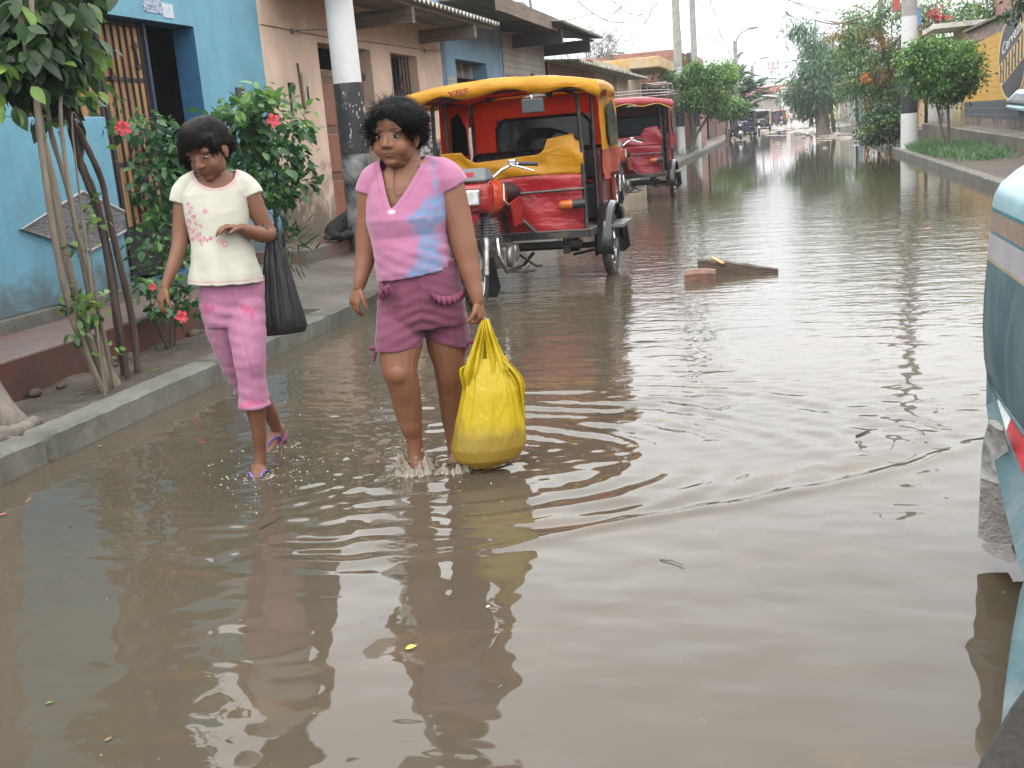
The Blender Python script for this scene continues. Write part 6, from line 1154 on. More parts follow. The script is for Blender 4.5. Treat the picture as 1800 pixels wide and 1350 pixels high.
# ------------------------------------------------------------ people
def remeshed(mb, voxel, smooth=2, factor=.5):
    me = bpy.data.meshes.new('tmp'); me.from_pydata(mb.v, [], mb.f); bm = bmesh.new(); bm.from_mesh(me); bmesh.ops.recalc_face_normals(bm, faces=bm.faces); bm.to_mesh(me); bm.free()
    o = bpy.data.objects.new('tmp', me); COL.objects.link(o); md = o.modifiers.new('r', 'REMESH'); md.mode = 'VOXEL'; md.voxel_size = voxel
    if smooth: ms = o.modifiers.new('s', 'SMOOTH'); ms.iterations = smooth; ms.factor = factor
    m2 = bpy.data.meshes.new_from_object(o.evaluated_get(bpy.context.evaluated_depsgraph_get())); bpy.data.objects.remove(o); bpy.data.meshes.remove(me)
    V = np.zeros(len(m2.vertices) * 3); m2.vertices.foreach_get('co', V); V = V.reshape(-1, 3); F = np.array([tuple(p.vertices) for p in m2.polygons if len(p.vertices) == 4]); bpy.data.meshes.remove(m2); return V, F
def vnorm(V, F):
    n = np.cross(V[F[:, 2]] - V[F[:, 0]], V[F[:, 3]] - V[F[:, 1]]); N_ = np.zeros_like(V)
    for k in range(4): np.add.at(N_, F[:, k], n)
    return unit(N_)
def compact(V, F):
    used = np.unique(F); mp = np.full(len(V), -1); mp[used] = np.arange(len(used)); return V[used], mp[F], used
def relax_boundary(V, F, it=12):
    E = np.sort(np.concatenate([F[:, [0, 1]], F[:, [1, 2]], F[:, [2, 3]], F[:, [3, 0]]]), 1); u, c = np.unique(E, axis=0, return_counts=True); B = u[c == 1]
    for _ in range(it):
        S = np.zeros_like(V); k = np.zeros(len(V)); np.add.at(S, B[:, 0], V[B[:, 1]]); np.add.at(S, B[:, 1], V[B[:, 0]]); np.add.at(k, B[:, 0], 1); np.add.at(k, B[:, 1], 1); m = k >= 2; V[m] = .5 * V[m] + .5 * S[m] / k[m][:, None]
    return V
class Figure:
    def __init__(s, u, v, name, label):
        s.F = np.array([float(x) for x in atz(u, v, 0)]); s.n = np.array([s.F[0], s.F[1], 0]) / math.hypot(s.F[0], s.F[1]); s.e = np.array([s.n[1], -s.n[0], 0]); s.T = thing(name, tuple(s.F), label, 'person')
    def J(s, u, v, off=0.0):
        d = ray(u, v); t = (s.n @ s.F + off - s.n @ CAMP) / (s.n @ d); return CAMP + d * t
    def loc(s, P): q = np.asarray(P) - s.F; return np.stack([q @ s.e, q @ s.n, np.asarray(P)[..., 2]], -1)
    def stack(s, mb, rows, yaw=0.0, n=28, pw=2.0):
        """rows: (left px, right px, y px, off, half depth)"""
        rs = []; c_, s_ = math.cos(yaw), math.sin(yaw)
        for (ul, ur, v, off, dep) in rows:
            a = s.J(ul, v, off); b = s.J(ur, v, off); c = (a + b) / 2; w = np.linalg.norm(b - a) / 2; ring = []
            for k in range(n):
                t = 2 * PI * k / n; ct, st = math.cos(t), math.sin(t); x = w * math.copysign(abs(ct) ** (2 / pw), ct); y = dep * math.copysign(abs(st) ** (2 / pw), st); ring.append(c + s.e * x + s.n * y + np.array([0, 0, (b - a)[2] / 2 * ct]) * (x / max(w, 1e-6)) / max(abs(ct), 1e-6) * (1 if ct >= 0 else 1) * 0 )
            rs.append(ring)
        mb.rings(rs)
    def limb(s, mb, pts, n=16, sub=5, end=True):
        """pts: (u, v, off, radius)"""
        P_ = [Vector(s.J(u, v, o)) for u, v, o, r in pts]; R = [p[3] for p in pts]; Q = smoothpath(P_, sub); rr = []
        for i in range(len(R) - 1): rr += [R[i] + (R[i + 1] - R[i]) * (3 * (k / sub) ** 2 - 2 * (k / sub) ** 3) for k in range(sub)]
        rr.append(R[-1]); mb.tube(Q, rr, n); mb.ball(Q[0], rr[0] * .98)
        if end: mb.ball(Q[-1], rr[-1] * .98)
def head_frame(fig, origin, yaw, pitch, roll=0.0, scale=1.0):
    """matrix from head space (x to her left hand... right of the image when she faces us, y forward, z up) to the world"""
    f = -fig.n * math.cos(yaw) * math.cos(pitch) - fig.e * math.sin(yaw) * math.cos(pitch) - np.array([0, 0, math.sin(pitch)]); up = np.array([0, 0, 1.0]); r = np.cross(f, up); r /= np.linalg.norm(r); up = np.cross(r, f)
    c, s = math.cos(roll), math.sin(roll); r2 = r * c + up * s; up2 = -r * s + up * c
    M = np.stack([r2, f, up2], 1) * scale; O = np.asarray(origin)
    return lambda p: O + M @ np.asarray(p, float), Matrix([list(x) for x in M])
def build_head(mb, h, M, chubby=1.0):
    E = lambda c, r: mb.ball(h(c), r, M)
    E((0, -.012, .045), (.073, .092, .083)); E((0, .022, -.030), (.065, .063, .078)); E((0, .026, -.060), (.049 * chubby, .046, .042)); E((0, .055, -.090), (.024, .018, .016))
    for s in (-1, 1):
        E((s * .034, .045, -.040), (.031 * chubby, .030, .036)); E((s * .029, .061, .021), (.027, .0115, .012)); E((0, .055, .034), (.046, .020, .026)); E((s * .037, .015, -.056), (.026 * chubby, .042, .038)); E((s * .076, -.010, -.012), (.009, .019, .029)); E((s * .075, -.004, -.036), (.007, .010, .011)); E((s * .0128, .0835, -.032), (.0088, .009, .0078))
    nz = [h((0, .074, .008)), h((0, .083, -.012)), h((0, .092, -.026))]; k = (M.col[0]).length; mb.tube([Vector(p) for p in nz], [.007 * k, .0088 * k, .0108 * k], 12); E((0, .0915, -.029), (.0118, .0110, .0095))
    E((0, .0745, -.0555), (.0235, .0095, .0056)); E((0, .073, -.0655), (.020, .0100, .0066))
def face_parts(fig, h, M, par, gaze=0.0, half=False):
    for s in (-1, 1):
        mb = MB(); mb.ball(h((s * .0315, .0690, -.001)), (.0150, .0085, .0060 if not half else .0036), M); e = mb.build('eye', mat('eye_white', (.27, .24, .225), .5, spec=.2), par, smooth=60)
        mb = MB(); mb.ball(h((s * .0315 + gaze, .0758, -.0002)), (.0064, .0026, .0058 if not half else .0034), M); mb.build('iris', mat('iris_dark', (.006, .004, .003), .45, spec=.1), e, smooth=60)
        mb = MB(); mb.tube([Vector(h((s * .0315 + t * .0175, .0765 - abs(t) * .0065, .0056 - t * t * .0060 - (.0035 if half else 0)))) for t in (-1, -.6, -.2, .2, .6, 1)], .0017 * M.col[0].length, 5); mb.build('eyelid_line', mat('lash_dark', (.012, .008, .006), .6), e)
        if half: continue
        mb = MB(); mb.tube([Vector(h((s * (.013 + .038 * t), .0790 - .020 * t ** 2.2, .0225 + .004 * math.sin(t * 2.4)))) for t in (0, .25, .5, .75, 1)], [.0022, .0036, .0034, .0026, .0012], 6, flat=.6); mb.build('eyebrow', mat('brow_dark', (.035, .019, .012), .9), par)
def hand(fig, mb, W, d, pn, thumb, sc=1.0, curl=(.5, .6, .4), spread=.06, tcurl=.35):
    W = Vector(W); d = Vector(d).normalized(); pn = Vector(pn); pn = (pn - d * pn.dot(d)).normalized(); t = d.cross(pn).normalized(); t = t if t.dot(Vector(thumb)) > 0 else -t
    L = .070 * sc; rs = []
    for k, (x, w, th) in enumerate(((-.012, .021, .017), (.008, .026, .016), (.03, .034, .0145), (.055, .037, .013), (.071, .034, .0105))): rs.append([W + d * x * sc + t * (w * sc * math.cos(2 * PI * i / 14)) + pn * (th * sc * math.sin(2 * PI * i / 14)) for i in range(14)])
    mb.rings(rs)
    for i, (off, ln, r_) in enumerate(((.026, .060, .0078), (.0085, .068, .0080), (-.009, .063, .0077), (-.0255, .048, .0068))):
        p = W + d * L * (.98 - .05 * abs(i - 1.2)) + t * off * sc; dd = (d + t * (spread * (1.5 - i))).normalized(); pts = [p - dd * .012 * sc, p]; a = 0
        for sgm, c in zip((.42, .32, .26), curl): a += c * (1 + .12 * i); q = (dd * math.cos(a) + pn * math.sin(a)); pts.append(pts[-1] + q * ln * sc * sgm)
        mb.tube(pts, [r_ * sc, r_ * sc, r_ * sc * .98, r_ * sc * .9, r_ * sc * .72], 10); mb.ball(pts[-1], r_ * sc * .74)
    p = W + d * .018 * sc + t * .024 * sc; dd = (d * .75 + t * .62 + pn * .15).normalized(); p2 = p + dd * .030 * sc; d2 = (dd * .9 + d * .3 + pn * tcurl).normalized(); p3 = p2 + d2 * .026 * sc; d3 = (d2 + pn * tcurl).normalized(); p4 = p3 + d3 * .02 * sc
    mb.tube([p, p2, p3, p4], [.0125 * sc, .0105 * sc, .0088 * sc, .0065 * sc], 10); mb.ball(p4, .0066 * sc); return W + d * L
def foot(mb, ankle, toe_dir, L=.20, w=.04, heel_up=0.0, drop=0.0):
    a = Vector(ankle); d = Vector(toe_dir); d.z = 0; d.normalize(); s = d.cross(Vector((0, 0, 1))); rs = []
    for x, ww, z0, z1 in ((-.05, .022, .0, .04), (-.035, .03, -.005, .06), (0, .033, -.005, .075), (.05, .036, -.005, .055), (.10, .042, -.005, .038), (.135, .040, -.004, .026), (.158, .026, -.002, .016)):
        c = a + d * x * L / .2; up = drop; rs.append([Vector((c.x, c.y, up)) + s * ww * math.cos(2 * PI * k / 14) + Vector((0, 0, (z0 + z1) / 2 + (z1 - z0) / 2 * math.sin(2 * PI * k / 14))) for k in range(14)])
    mb.rings(rs)
    for i in range(5): x0 = .132 - .012 * i + (.012 if i == 0 else .014 if i == 1 else 0); c = a + d * x0 * L / .2 + s * (-.026 + .0135 * i) * (1); mb.ball(Vector((c.x, c.y, drop + .011)), (.0095 if i else .013), nu=8, nv=6)
# materials driven by paint on the mesh
def paintmat(name, rough=.8, sss=0.0, bump=0.0, bscale=300, var=.12, vs=14, sheen=0.0, stretch=(1, 1, 1)):
    m, nt, p = newmat(name); a = N(nt, 'ShaderNodeVertexColor'); a.layer_name = 'paint'; v = coords(nt, stretch); c = mixcol(nt, ramp(nt, noise(nt, vs, 5, .6, v), .3, .7, 0, 1), a.outputs[0], (1, 1, 1)); mm = N(nt, 'ShaderNodeMixRGB', blend_type='MULTIPLY'); mm.inputs[0].default_value = 1.0
    g_ = N(nt, 'ShaderNodeCombineXYZ'); r_ = ramp(nt, noise(nt, vs, 5, .6, v), .3, .7, 1 - var, 1 + var); [nt.links.new(r_, g_.inputs[i]) for i in range(3)]; nt.links.new(a.outputs[0], mm.inputs[1]); nt.links.new(g_.outputs[0], mm.inputs[2]); setin(nt, p, 'Base Color', mm.outputs[0]); p.inputs['Roughness'].default_value = rough
    if sss: p.inputs['Subsurface Weight'].default_value = sss; p.inputs['Subsurface Radius'].default_value = (.012, .005, .003); p.inputs['Subsurface Scale'].default_value = 1.0
    if sheen: p.inputs['Sheen Weight'].default_value = sheen
    if bump: bumpn(nt, p, noise(nt, bscale, 3, .6, v), bump, .002)
    return m
m_skin = paintmat('skin', .60, sss=.12, var=.10, vs=9, bump=.12, bscale=160); m_cloth = paintmat('jersey_cloth', .88, bump=.25, bscale=420, var=.06, sheen=.25); m_denim = paintmat('soft_twill', .85, bump=.3, bscale=380, var=.10, vs=22, sheen=.2)
m_hair, nt, p = newmat('black_hair'); v = coords(nt, (1, 1, 1)); setin(nt, p, 'Base Color', mixcol(nt, noise(nt, 60, 2, .5, v), (.004, .0036, .0036), (.008, .0066, .006))); p.inputs['Roughness'].default_value = .55; p.inputs['Specular IOR Level'].default_value = .10
def skin_object(fig, mb, voxel, base, heads=(), smooth=2, name='body'):
    V, F = remeshed(mb, voxel, smooth, .45); col = np.tile(np.array(base), (len(V), 1)); k = n3(V, 7.0, 1); col *= (1 + .10 * k)[:, None]
    for h, M in heads:
        Mi = np.linalg.inv(np.array(M)); O = h((0, 0, 0)); q = (V - O) @ Mi.T
        lip = np.exp(-((q[:, 0] / .021) ** 2 + ((q[:, 2] + .0615) / .0085) ** 2) ** 2) * (q[:, 1] > .055); col = col * (1 - lip[:, None] * .9) + np.array([.125, .030, .027]) * lip[:, None] * .9
        line = np.exp(-((q[:, 2] + .0618) / .0016) ** 2) * np.exp(-(q[:, 0] / .022) ** 4) * (q[:, 1] > .06); col *= (1 - .55 * line)[:, None]
        ck = np.exp(-(((np.abs(q[:, 0]) - .042) / .02) ** 2 + ((q[:, 2] + .034) / .018) ** 2)) * (q[:, 1] > .03); col = col * (1 + ck[:, None] * np.array([.10, -.02, -.03]))
        for s in (-1, 1):
            nos = np.exp(-(((q[:, 0] - s * .009) / .004) ** 2 + ((q[:, 2] + .0405) / .0028) ** 2)) * (q[:, 1] > .075); col *= (1 - .7 * nos)[:, None]
            lid = np.exp(-(((q[:, 0] - s * .031) / .019) ** 2 + ((q[:, 2] - .004) / .011) ** 2) ** 1.5) * (q[:, 1] > .05); col *= (1 - .22 * lid)[:, None]
    return np_mesh(name, V, F, m_skin, fig.T, col=col, smooth=True)
def garment(fig, name, mb, voxel, cut, disp, paint, m, th=.004, smooth=3):
    V, F = remeshed(mb, voxel, smooth, .5); L = fig.loc(V); C = L[F].mean(1); keep = ~cut(C); V, F, us = compact(V, F[keep]); V = relax_boundary(V, F); L = fig.loc(V); Nn = vnorm(V, F); V = V + Nn * disp(L, V)[:, None]; o = np_mesh(name, V, F, m, fig.T, col=paint(L, V, fig.loc(V + Nn) - L), smooth=True); md = o.modifiers.new('s', 'SOLIDIFY'); md.thickness = th; md.offset = -1; return o
def hair_object(fig, parts, h, M, strands, seed, nst, par_name='hair', voxel=.006):
    mb = MB()
    for c, r in parts: mb.ball(h(c), r, M)
    V, F = remeshed(mb, voxel, 3); Nn = vnorm(V, F); V = V + Nn * (.004 * n3(V, 45, 2) + .005 * n3(V, 20, 4))[:, None]; hb = np_mesh(par_name, V, F, m_hair, fig.T, smooth=True)
    r = np.random.default_rng(seed); Nn = vnorm(V, F); Mi = np.linalg.inv(np.array(M)); q = (V - h((0, 0, 0))) @ Mi.T; ok = np.where(strands[0](q))[0]; ix = r.choice(ok, nst); P0 = V[ix]; Nr = Nn[ix]; q0 = q[ix]; Mm = np.array(M); sc_ = M.col[0].length
    D = strands[1](q0, r) @ Mm.T / sc_; D = D - Nr * np.sum(D * Nr, 1, keepdims=True) * .8; D = unit(D + r.normal(size=D.shape) * strands[3]); ln = strands[2] * (.5 + r.random(nst)); rows = []
    S = unit(np.cross(D, Nr)); Pn = P0 - Nr * .002; seg = 6; D_ = D.copy(); ph = r.uniform(0, 6, nst)
    for k in range(seg):
        w = .0009 * (1 - k / seg) ** .7 + .0002; rows.append(np.stack([Pn - S * w, Pn + S * w], 1)); D_ = unit(D_ + Nr * (strands[4] * (1 if k < 2 else -.12)) + np.array([0, 0, -.16]) * (k > 1) + S * (strands[5] * np.sin(ph + k * 1.7))[:, None]); Pn = Pn + D_ * (ln / seg)[:, None]
    VV = np.stack(rows, 1).reshape(nst, -1, 3); per = seg * 2; FF = np.array([(2 * k, 2 * k + 1, 2 * k + 3, 2 * k + 2) for k in range(seg - 1)])[None] + (np.arange(nst) * per)[:, None, None]; np_mesh('hair_strands', VV.reshape(-1, 3), FF.reshape(-1, 4), m_hair, hb); return hb
SK1 = (.152, .063, .032); SK2 = (.182, .075, .037)
sstep = lambda a, b, x: np.clip((x - a) / (b - a), 0, 1) ** 2 * (3 - 2 * np.clip((x - a) / (b - a), 0, 1))

# ================= the girl in the pink shirt
G = Figure(765, 820, 'person', 'girl in a pink V neck shirt and plum shorts wading with a yellow bag'); lp = lambda u, v, o=0.0: G.loc(G.J(u, v, o))
h, M = head_frame(G, G.J(696, 238, -.02), R_(26), R_(2), R_(1.5), 1.06)
mb = MB(); build_head(mb, h, M, 1.13); mb.ball(h((0, .040, -.082)), (.036, .030, .024), M); mb.ball(h((0, .015, -.090)), (.046, .042, .026), M)
G.limb(mb, [(706, 262, .02, .056), (712, 285, .02, .058), (716, 312, .03, .07)])
G.stack(mb, [(690, 752, 282, .02, .055), (664, 786, 302, .02, .075), (652, 790, 325, .02, .092), (650, 782, 352, .02, .10), (652, 780, 380, .02, .10), (664, 782, 430, .02, .10), (672, 800, 480, .02, .10), (672, 806, 530, .02, .10)])
G.limb(mb, [(778, 312, .02, .056), (791, 330, .0, .058), (801, 372, -.01, .058), (814, 425, -.03, .053), (824, 468, -.05, .044), (834, 506, -.07, .032), (839, 527, -.08, .026)])
G.limb(mb, [(664, 318, .03, .05), (652, 345, .04, .052), (648, 385, .05, .049), (645, 425, .05, .045), (641, 458, .04, .039), (635, 487, .02, .029), (631, 503, .015, .024)])
G.limb(mb, [(704, 545, 0, .095), (704, 600, -.05, .088), (702, 645, -.08, .072), (709, 672, -.07, .064), (716, 712, -.04, .059), (722, 745, -.03, .047), (728, 772, -.02, .034), (731, 800, -.02, .031), (734, 840, -.04, .036)])
mb.ball(G.J(700, 655, -.118), (.044, .040, .050)); mb.ball(G.J(790, 655, .004), (.036, .034, .044))
G.limb(mb, [(776, 545, .02, .09), (784, 600, .02, .080), (790, 650, .03, .062), (793, 690, .07, .054), (796, 730, .1, .050), (799, 770, .1, .036), (801, 800, .09, .032), (803, 838, .07, .034)])
W1 = G.J(839, 528, -.08); hd = G.J(849, 566, -.085) - W1; hand(G, mb, W1, hd, G.n * .5 - G.e * .9, -G.n, 1.0, (.75, 1.15, .8), .02, .7)
W2 = G.J(631, 504, .015); hand(G, mb, W2, G.J(619, 545, .01) - W2, G.n * .55 + G.e * .7, -G.n * 1.0 + G.e * .2, .98, (.35, .55, .45), .03, .35)
foot(mb, G.J(731, 806, -.03), -G.n - G.e * .45, drop=-.075); foot(mb, G.J(800, 812, .06), -G.n - G.e * .2, drop=-.045)
body2 = skin_object(G, mb, .0034, SK2, [(h, M)], smooth=2); face_parts(G, h, M, body2, gaze=-.002)
# neck cord
mb = MB(); mb.tube(smoothpath([Vector(G.J(u, v, o)) for u, v, o in ((694, 296, -.035), (692, 330, -.085), (700, 345, -.09), (728, 320, -.075), (736, 290, -.045))], 4), .0016, 5); mb.build('neck_cord', mat('dark_cord', (.03, .02, .02), .6), G.T)
# hair: bushy and blown to the left, fringe over the brow, low pony tail
parts = [((0, -.022, .058), (.088, .098, .080)), ((-.055, .0, .058), (.052, .066, .056)), ((0, .040, .085), (.068, .044, .030)), ((-.028, .056, .072), (.040, .026, .016)), ((.030, .056, .074), (.036, .026, .016)), ((.066, .024, .030), (.020, .040, .050)), ((-.074, .014, .035), (.025, .044, .040)), ((.076, -.028, .0), (.026, .04, .06)), ((0, -.085, -.01), (.07, .04, .06)), ((.03, -.115, -.045), (.045, .04, .03))]
hair_object(G, parts, h, M, (lambda q: (q[:, 2] > -.06) & ((q[:, 1] < .06) | (q[:, 2] > .082)), lambda q, r: np.stack([q[:, 0] * 9 - .5, q[:, 1] * 4, .25 - q[:, 2] * 9], 1), .050, .34, .07, .5), 3, 13000)
# shirt
mb = MB()
G.stack(mb, [(690, 764, 284, .02, .05), (655, 796, 301, .02, .088), (645, 797, 322, .02, .108), (642, 792, 350, .015, .122), (642, 790, 382, .005, .136), (650, 788, 412, .01, .130), (656, 792, 440, .0, .138), (660, 800, 470, 0, .142), (663, 808, 500, 0, .142), (664, 810, 520, 0, .14)])
mb.ball(G.J(688, 390, -.052), (.056, .056, .052)); mb.ball(G.J(744, 386, -.062), (.058, .056, .054))
G.limb(mb, [(752, 296, .02, .052), (774, 305, .01, .064), (787, 316, .0, .069), (795, 329, 0, .070)], end=False); G.limb(mb, [(676, 302, .03, .05), (661, 314, .03, .058), (655, 327, .035, .0605), (652, 340, .038, .0615)], end=False)
vb = lp(688, 364); vl = lp(668, 288); vr = lp(742, 276); hl = lp(668, 492); hr = lp(804, 464); sr = lp(806, 318); slv = lp(645, 330)
def cut2(C):
    a, d, z = C[:, 0], C[:, 1], C[:, 2]; tl = (z - vb[2]) / (vl[2] - vb[2]); wl = vb[0] + (vl[0] - vb[0]) * np.clip(tl, 0, 1.3) ** .62; wr = vb[0] + (vr[0] - vb[0]) * np.clip(tl, 0, 1.3) ** .80; neck = (z > vb[2]) & (a > wl) & (a < wr) & (d < .03)
    nk = (np.hypot(a - lp(713, 285)[0], (d - .02)) < .062) & (z > lp(713, 300)[2]); hem = z < hl[2] + (a - hl[0]) * (hr[2] - hl[2]) / (hr[0] - hl[0]); p1 = lp(793, 326); s1 = a > 9; p2 = lp(650, 338); s2 = a > 9; return neck | nk | hem | s1 | s2
def disp2(L, V):
    a, d, z = L[:, 0], L[:, 1], L[:, 2]; lo = sstep(lp(700, 395)[2], lp(700, 470)[2], z); side = np.exp(-((a - lp(775, 440)[0]) / .09) ** 2)
    return .0058 * lo * np.sin((z * 1.0 + a * .55) * 120 + 2.2 * n3(V, 5, 1)) * (.25 + side) * (.5 + n3(V, 6, 3)) + .0035 * n3(V * np.array([1, 1, 1.6]), 13, 2) + .002 * n3(V, 30, 0)
def paint2(L, V, Nl):
    a, z = L[:, 0], L[:, 2]; base = np.array([.325, .118, .205]); col = np.tile(base, (len(V), 1)); x0 = (a - lp(700, 380)[0]) / (lp(800, 380)[0] - lp(700, 380)[0]); zz = (z - lp(740, 480)[2]) / (lp(740, 350)[2] - lp(740, 480)[2])
    nn = fbm(a * 22 + 3, z * 22, 2, 4) * .55 + fbm(a * 60, z * 14, 5, 3) * .4; c = np.interp(zz, [-.1, .2, .5, .72, 1.0], [.32, .48, .46, .50, .70]); w = np.interp(zz, [-.12, 0, .3, .6, .78, 1.02, 1.1], [.02, .40, .22, .2, .42, .18, 0]); m = sstep(-.12, .10, (w - np.abs(x0 - c)) + nn * .22 - .03) * (L[:, 1] < .03); fine = sstep(.0, .25, fbm(a * 90, z * 90, 1, 3) + .35)
    blue = np.array([.095, .20, .34]); col = col * (1 - (m * fine)[:, None] * .9) + blue * (m * fine)[:, None] * .9
    t = np.exp(-(((a - vb[0]) / .012) ** 2 + ((z - vb[2] + .012) / .006) ** 2)) * (L[:, 1] < 0); col = col * (1 - t[:, None]) + np.array([.7, .6, .66]) * t[:, None]
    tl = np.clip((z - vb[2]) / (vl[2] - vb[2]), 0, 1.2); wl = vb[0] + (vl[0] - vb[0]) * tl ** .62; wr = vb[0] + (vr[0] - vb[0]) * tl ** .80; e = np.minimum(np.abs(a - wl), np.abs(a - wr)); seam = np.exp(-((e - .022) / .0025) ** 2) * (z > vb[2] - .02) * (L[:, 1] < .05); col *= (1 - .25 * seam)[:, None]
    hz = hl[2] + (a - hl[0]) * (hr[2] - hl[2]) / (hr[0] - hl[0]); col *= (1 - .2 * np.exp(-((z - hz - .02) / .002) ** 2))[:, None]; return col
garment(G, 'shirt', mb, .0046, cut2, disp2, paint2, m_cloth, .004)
# shorts
mb = MB(); G.stack(mb, [(668, 802, 446, .0, .126), (667, 804, 470, .0, .130), (666, 810, 495, .0, .134), (662, 815, 525, .0, .138), (661, 820, 552, .0, .135), (664, 822, 572, 0, .120)])
G.limb(mb, [(706, 550, -.0, .098), (703, 580, -.03, .097), (702, 605, -.05, .096), (702, 632, -.06, .096)]); G.limb(mb, [(780, 552, .02, .094), (785, 580, .02, .093), (787, 605, .02, .092), (788, 632, .02, .09)])
ha, hb_ = lp(662, 612), lp(742, 600); hc, hd_ = lp(746, 594), lp(826, 610); wz = lp(740, 486)[2]; mid = lp(744, 590)[0]
def cut3(C):
    a, d, z = C[:, 0], C[:, 1], C[:, 2]; q = np.where(a < mid, ha[2] + (a - ha[0]) * (hb_[2] - ha[2]) / (hb_[0] - ha[0]), hc[2] + (a - hc[0]) * (hd_[2] - hc[2]) / (hd_[0] - hc[0])); return (z < q) | (z > lp(740, 466)[2] + (a - lp(740, 466)[0]) * .16)
def disp3(L, V):
    a, z = L[:, 0], L[:, 2]; cr = np.exp(-((a - mid) / .10) ** 2) * np.exp(-((z - lp(740, 560)[2]) / .09) ** 2); return .0038 * np.sin((z + .35 * np.abs(a - mid)) * 150 + 2 * n3(V, 6, 0)) * (.25 + cr) * (.6 + .6 * n3(V, 5, 2)) + .0035 * n3(V * np.array([1, 1, 2.2]), 12, 3)
def paint3(L, V, Nl):
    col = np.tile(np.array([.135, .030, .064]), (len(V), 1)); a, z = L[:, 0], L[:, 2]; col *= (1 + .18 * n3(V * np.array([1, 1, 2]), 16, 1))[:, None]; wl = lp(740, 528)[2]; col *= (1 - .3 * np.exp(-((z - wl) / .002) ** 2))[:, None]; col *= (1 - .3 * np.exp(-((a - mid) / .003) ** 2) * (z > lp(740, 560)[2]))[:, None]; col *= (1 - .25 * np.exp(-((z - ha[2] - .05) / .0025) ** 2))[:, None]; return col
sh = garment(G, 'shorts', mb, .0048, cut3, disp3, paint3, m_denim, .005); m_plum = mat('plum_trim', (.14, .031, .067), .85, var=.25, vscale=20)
def ruffle(pts, drop, name='ruffle', off=-.012):
    mb = MB(); Q = smoothpath([Vector(G.J(u, v, o)) for u, v, o in pts], 10); rows = []
    for i, p in enumerate(Q): f = Vector(-G.n) * (.012 + .009 * math.sin(i * 1.5)); rows.append([p + Vector(-G.n) * .002, p + f * .7 - Vector((0, 0, drop * .5)), p + f * 1.2 - Vector((0, 0, drop)) + Vector(G.e) * .004 * math.sin(i * 1.5 + 1)])
    mb.rings(rows, False, False); o = mb.build(name, m_plum, sh, smooth=60); md = o.modifiers.new('s', 'SOLIDIFY'); md.thickness = .004
ruffle([(754, 508, -.142), (772, 519, -.138), (795, 519, -.118), (812, 510, -.07), (819, 500, -.02)], .032); ruffle([(664, 512, -.05), (672, 506, -.10), (682, 500, -.125), (688, 506, -.135)], .03); ruffle([(668, 494, -.06), (673, 502, -.10), (680, 512, -.13)], .02)
for u, v, o in ((662, 612, -.06), (820, 603, -.02)):
    mb = MB(); p = Vector(G.J(u, v, o)); mb.ball(p, .013); mb.ball(p + Vector(G.e) * .018 + Vector((0, 0, .004)), (.016, .012, .010)); mb.ball(p - Vector(G.e) * .018 + Vector((0, 0, .002)), (.016, .012, .010)); mb.tube([p, p + Vector((-.012, 0, -.03)), p + Vector((-.02, 0, -.055))], [.006, .008, .005], 6); mb.build('bow', m_plum, sh, smooth=60)
for a_, sd, dz in ((G.J(731, 806, -.03), .45, -.075), (G.J(800, 812, .06), .2, -.045)):
    mb = MB(); d = Vector(-G.n - G.e * sd).normalized(); s_ = d.cross(Vector((0, 0, 1))); c = Vector((a_[0], a_[1], dz)); mb.prism([c + d * x + s_ * w + Vector((0, 0, -.008)) for x, w in ((-.06, -.02), (-.06, .02), (0, .036), (.1, .046), (.155, .03), (.165, 0), (.155, -.03), (.1, -.046), (0, -.036))], (0, 0, -.014)); so_ = mb.build('sandal', mat('navy_rubber', (.02, .022, .035), .6), G.T); mb = MB(); tp = c + d * .125 + Vector((0, 0, .022)); [mb.tube([tp, c + d * .08 + s_ * w * .8 + Vector((0, 0, .05)), c + d * .02 + s_ * w + Vector((0, 0, .012))], .006, 6) for w in (-.042, .042)]; mb.build('strap', MC['navy_rubber'], so_)

# ---- yellow carrier bag
m_yb, nt, p = newmat('yellow_plastic'); v = coords(nt); t = N(nt, 'ShaderNodeTexCoord'); s_ = N(nt, 'ShaderNodeSeparateXYZ'); nt.links.new(t.outputs['Object'], s_.inputs[0]); hz = math2(nt, 'ADD', ramp(nt, s_.outputs[2], .10, .26, 1, 0), ramp(nt, noise(nt, 9, 5, .6, v), .3, .7, -.3, .3)); c = mixcol(nt, ramp(nt, hz, .35, .7), (.54, .40, .012), (.31, .215, .035)); setin(nt, p, 'Base Color', c); p.inputs['Roughness'].default_value = .32; bumpn(nt, p, math2(nt, 'ADD', noise(nt, 40, 4, .6, coords(nt, (3, 3, .4))), math2(nt, 'MULTIPLY', noise(nt, 7, 3, .6, v, .8), 1.0)), .55, .012)
tr = N(nt, 'ShaderNodeBsdfTranslucent'); tr.inputs[0].default_value = (.75, .55, .03, 1); ms = N(nt, 'ShaderNodeMixShader'); ms.inputs[0].default_value = .28; nt.links.new(p.outputs[0], ms.inputs[1]); nt.links.new(tr.outputs[0], ms.inputs[2]); nt.links.new(ms.outputs[0], nt.nodes['Material Output'].inputs['Surface'])
BG = thing('carrier_bag', tuple(G.J(860, 819, -.12)), 'full yellow plastic carrier bag held by the girl in pink', 'bag'); bo = -.11
rows = []; prof = [(828, 888, 628, .026, .34), (821, 897, 650, .048, .28), (814, 910, 685, .075, .2), (806, 917, 722, .09, .13), (797, 924, 757, .105, .06), (792, 926, 782, .112, .03), (798, 916, 800, .105, .02), (818, 888, 813, .075, .03), (836, 868, 819, .04, .03)]
fine = []
for i in range(len(prof) - 1):
    for k in range(6): fine.append([prof[i][j] + (prof[i + 1][j] - prof[i][j]) * k / 6 for j in range(5)])
fine.append(list(prof[-1])); n = 96
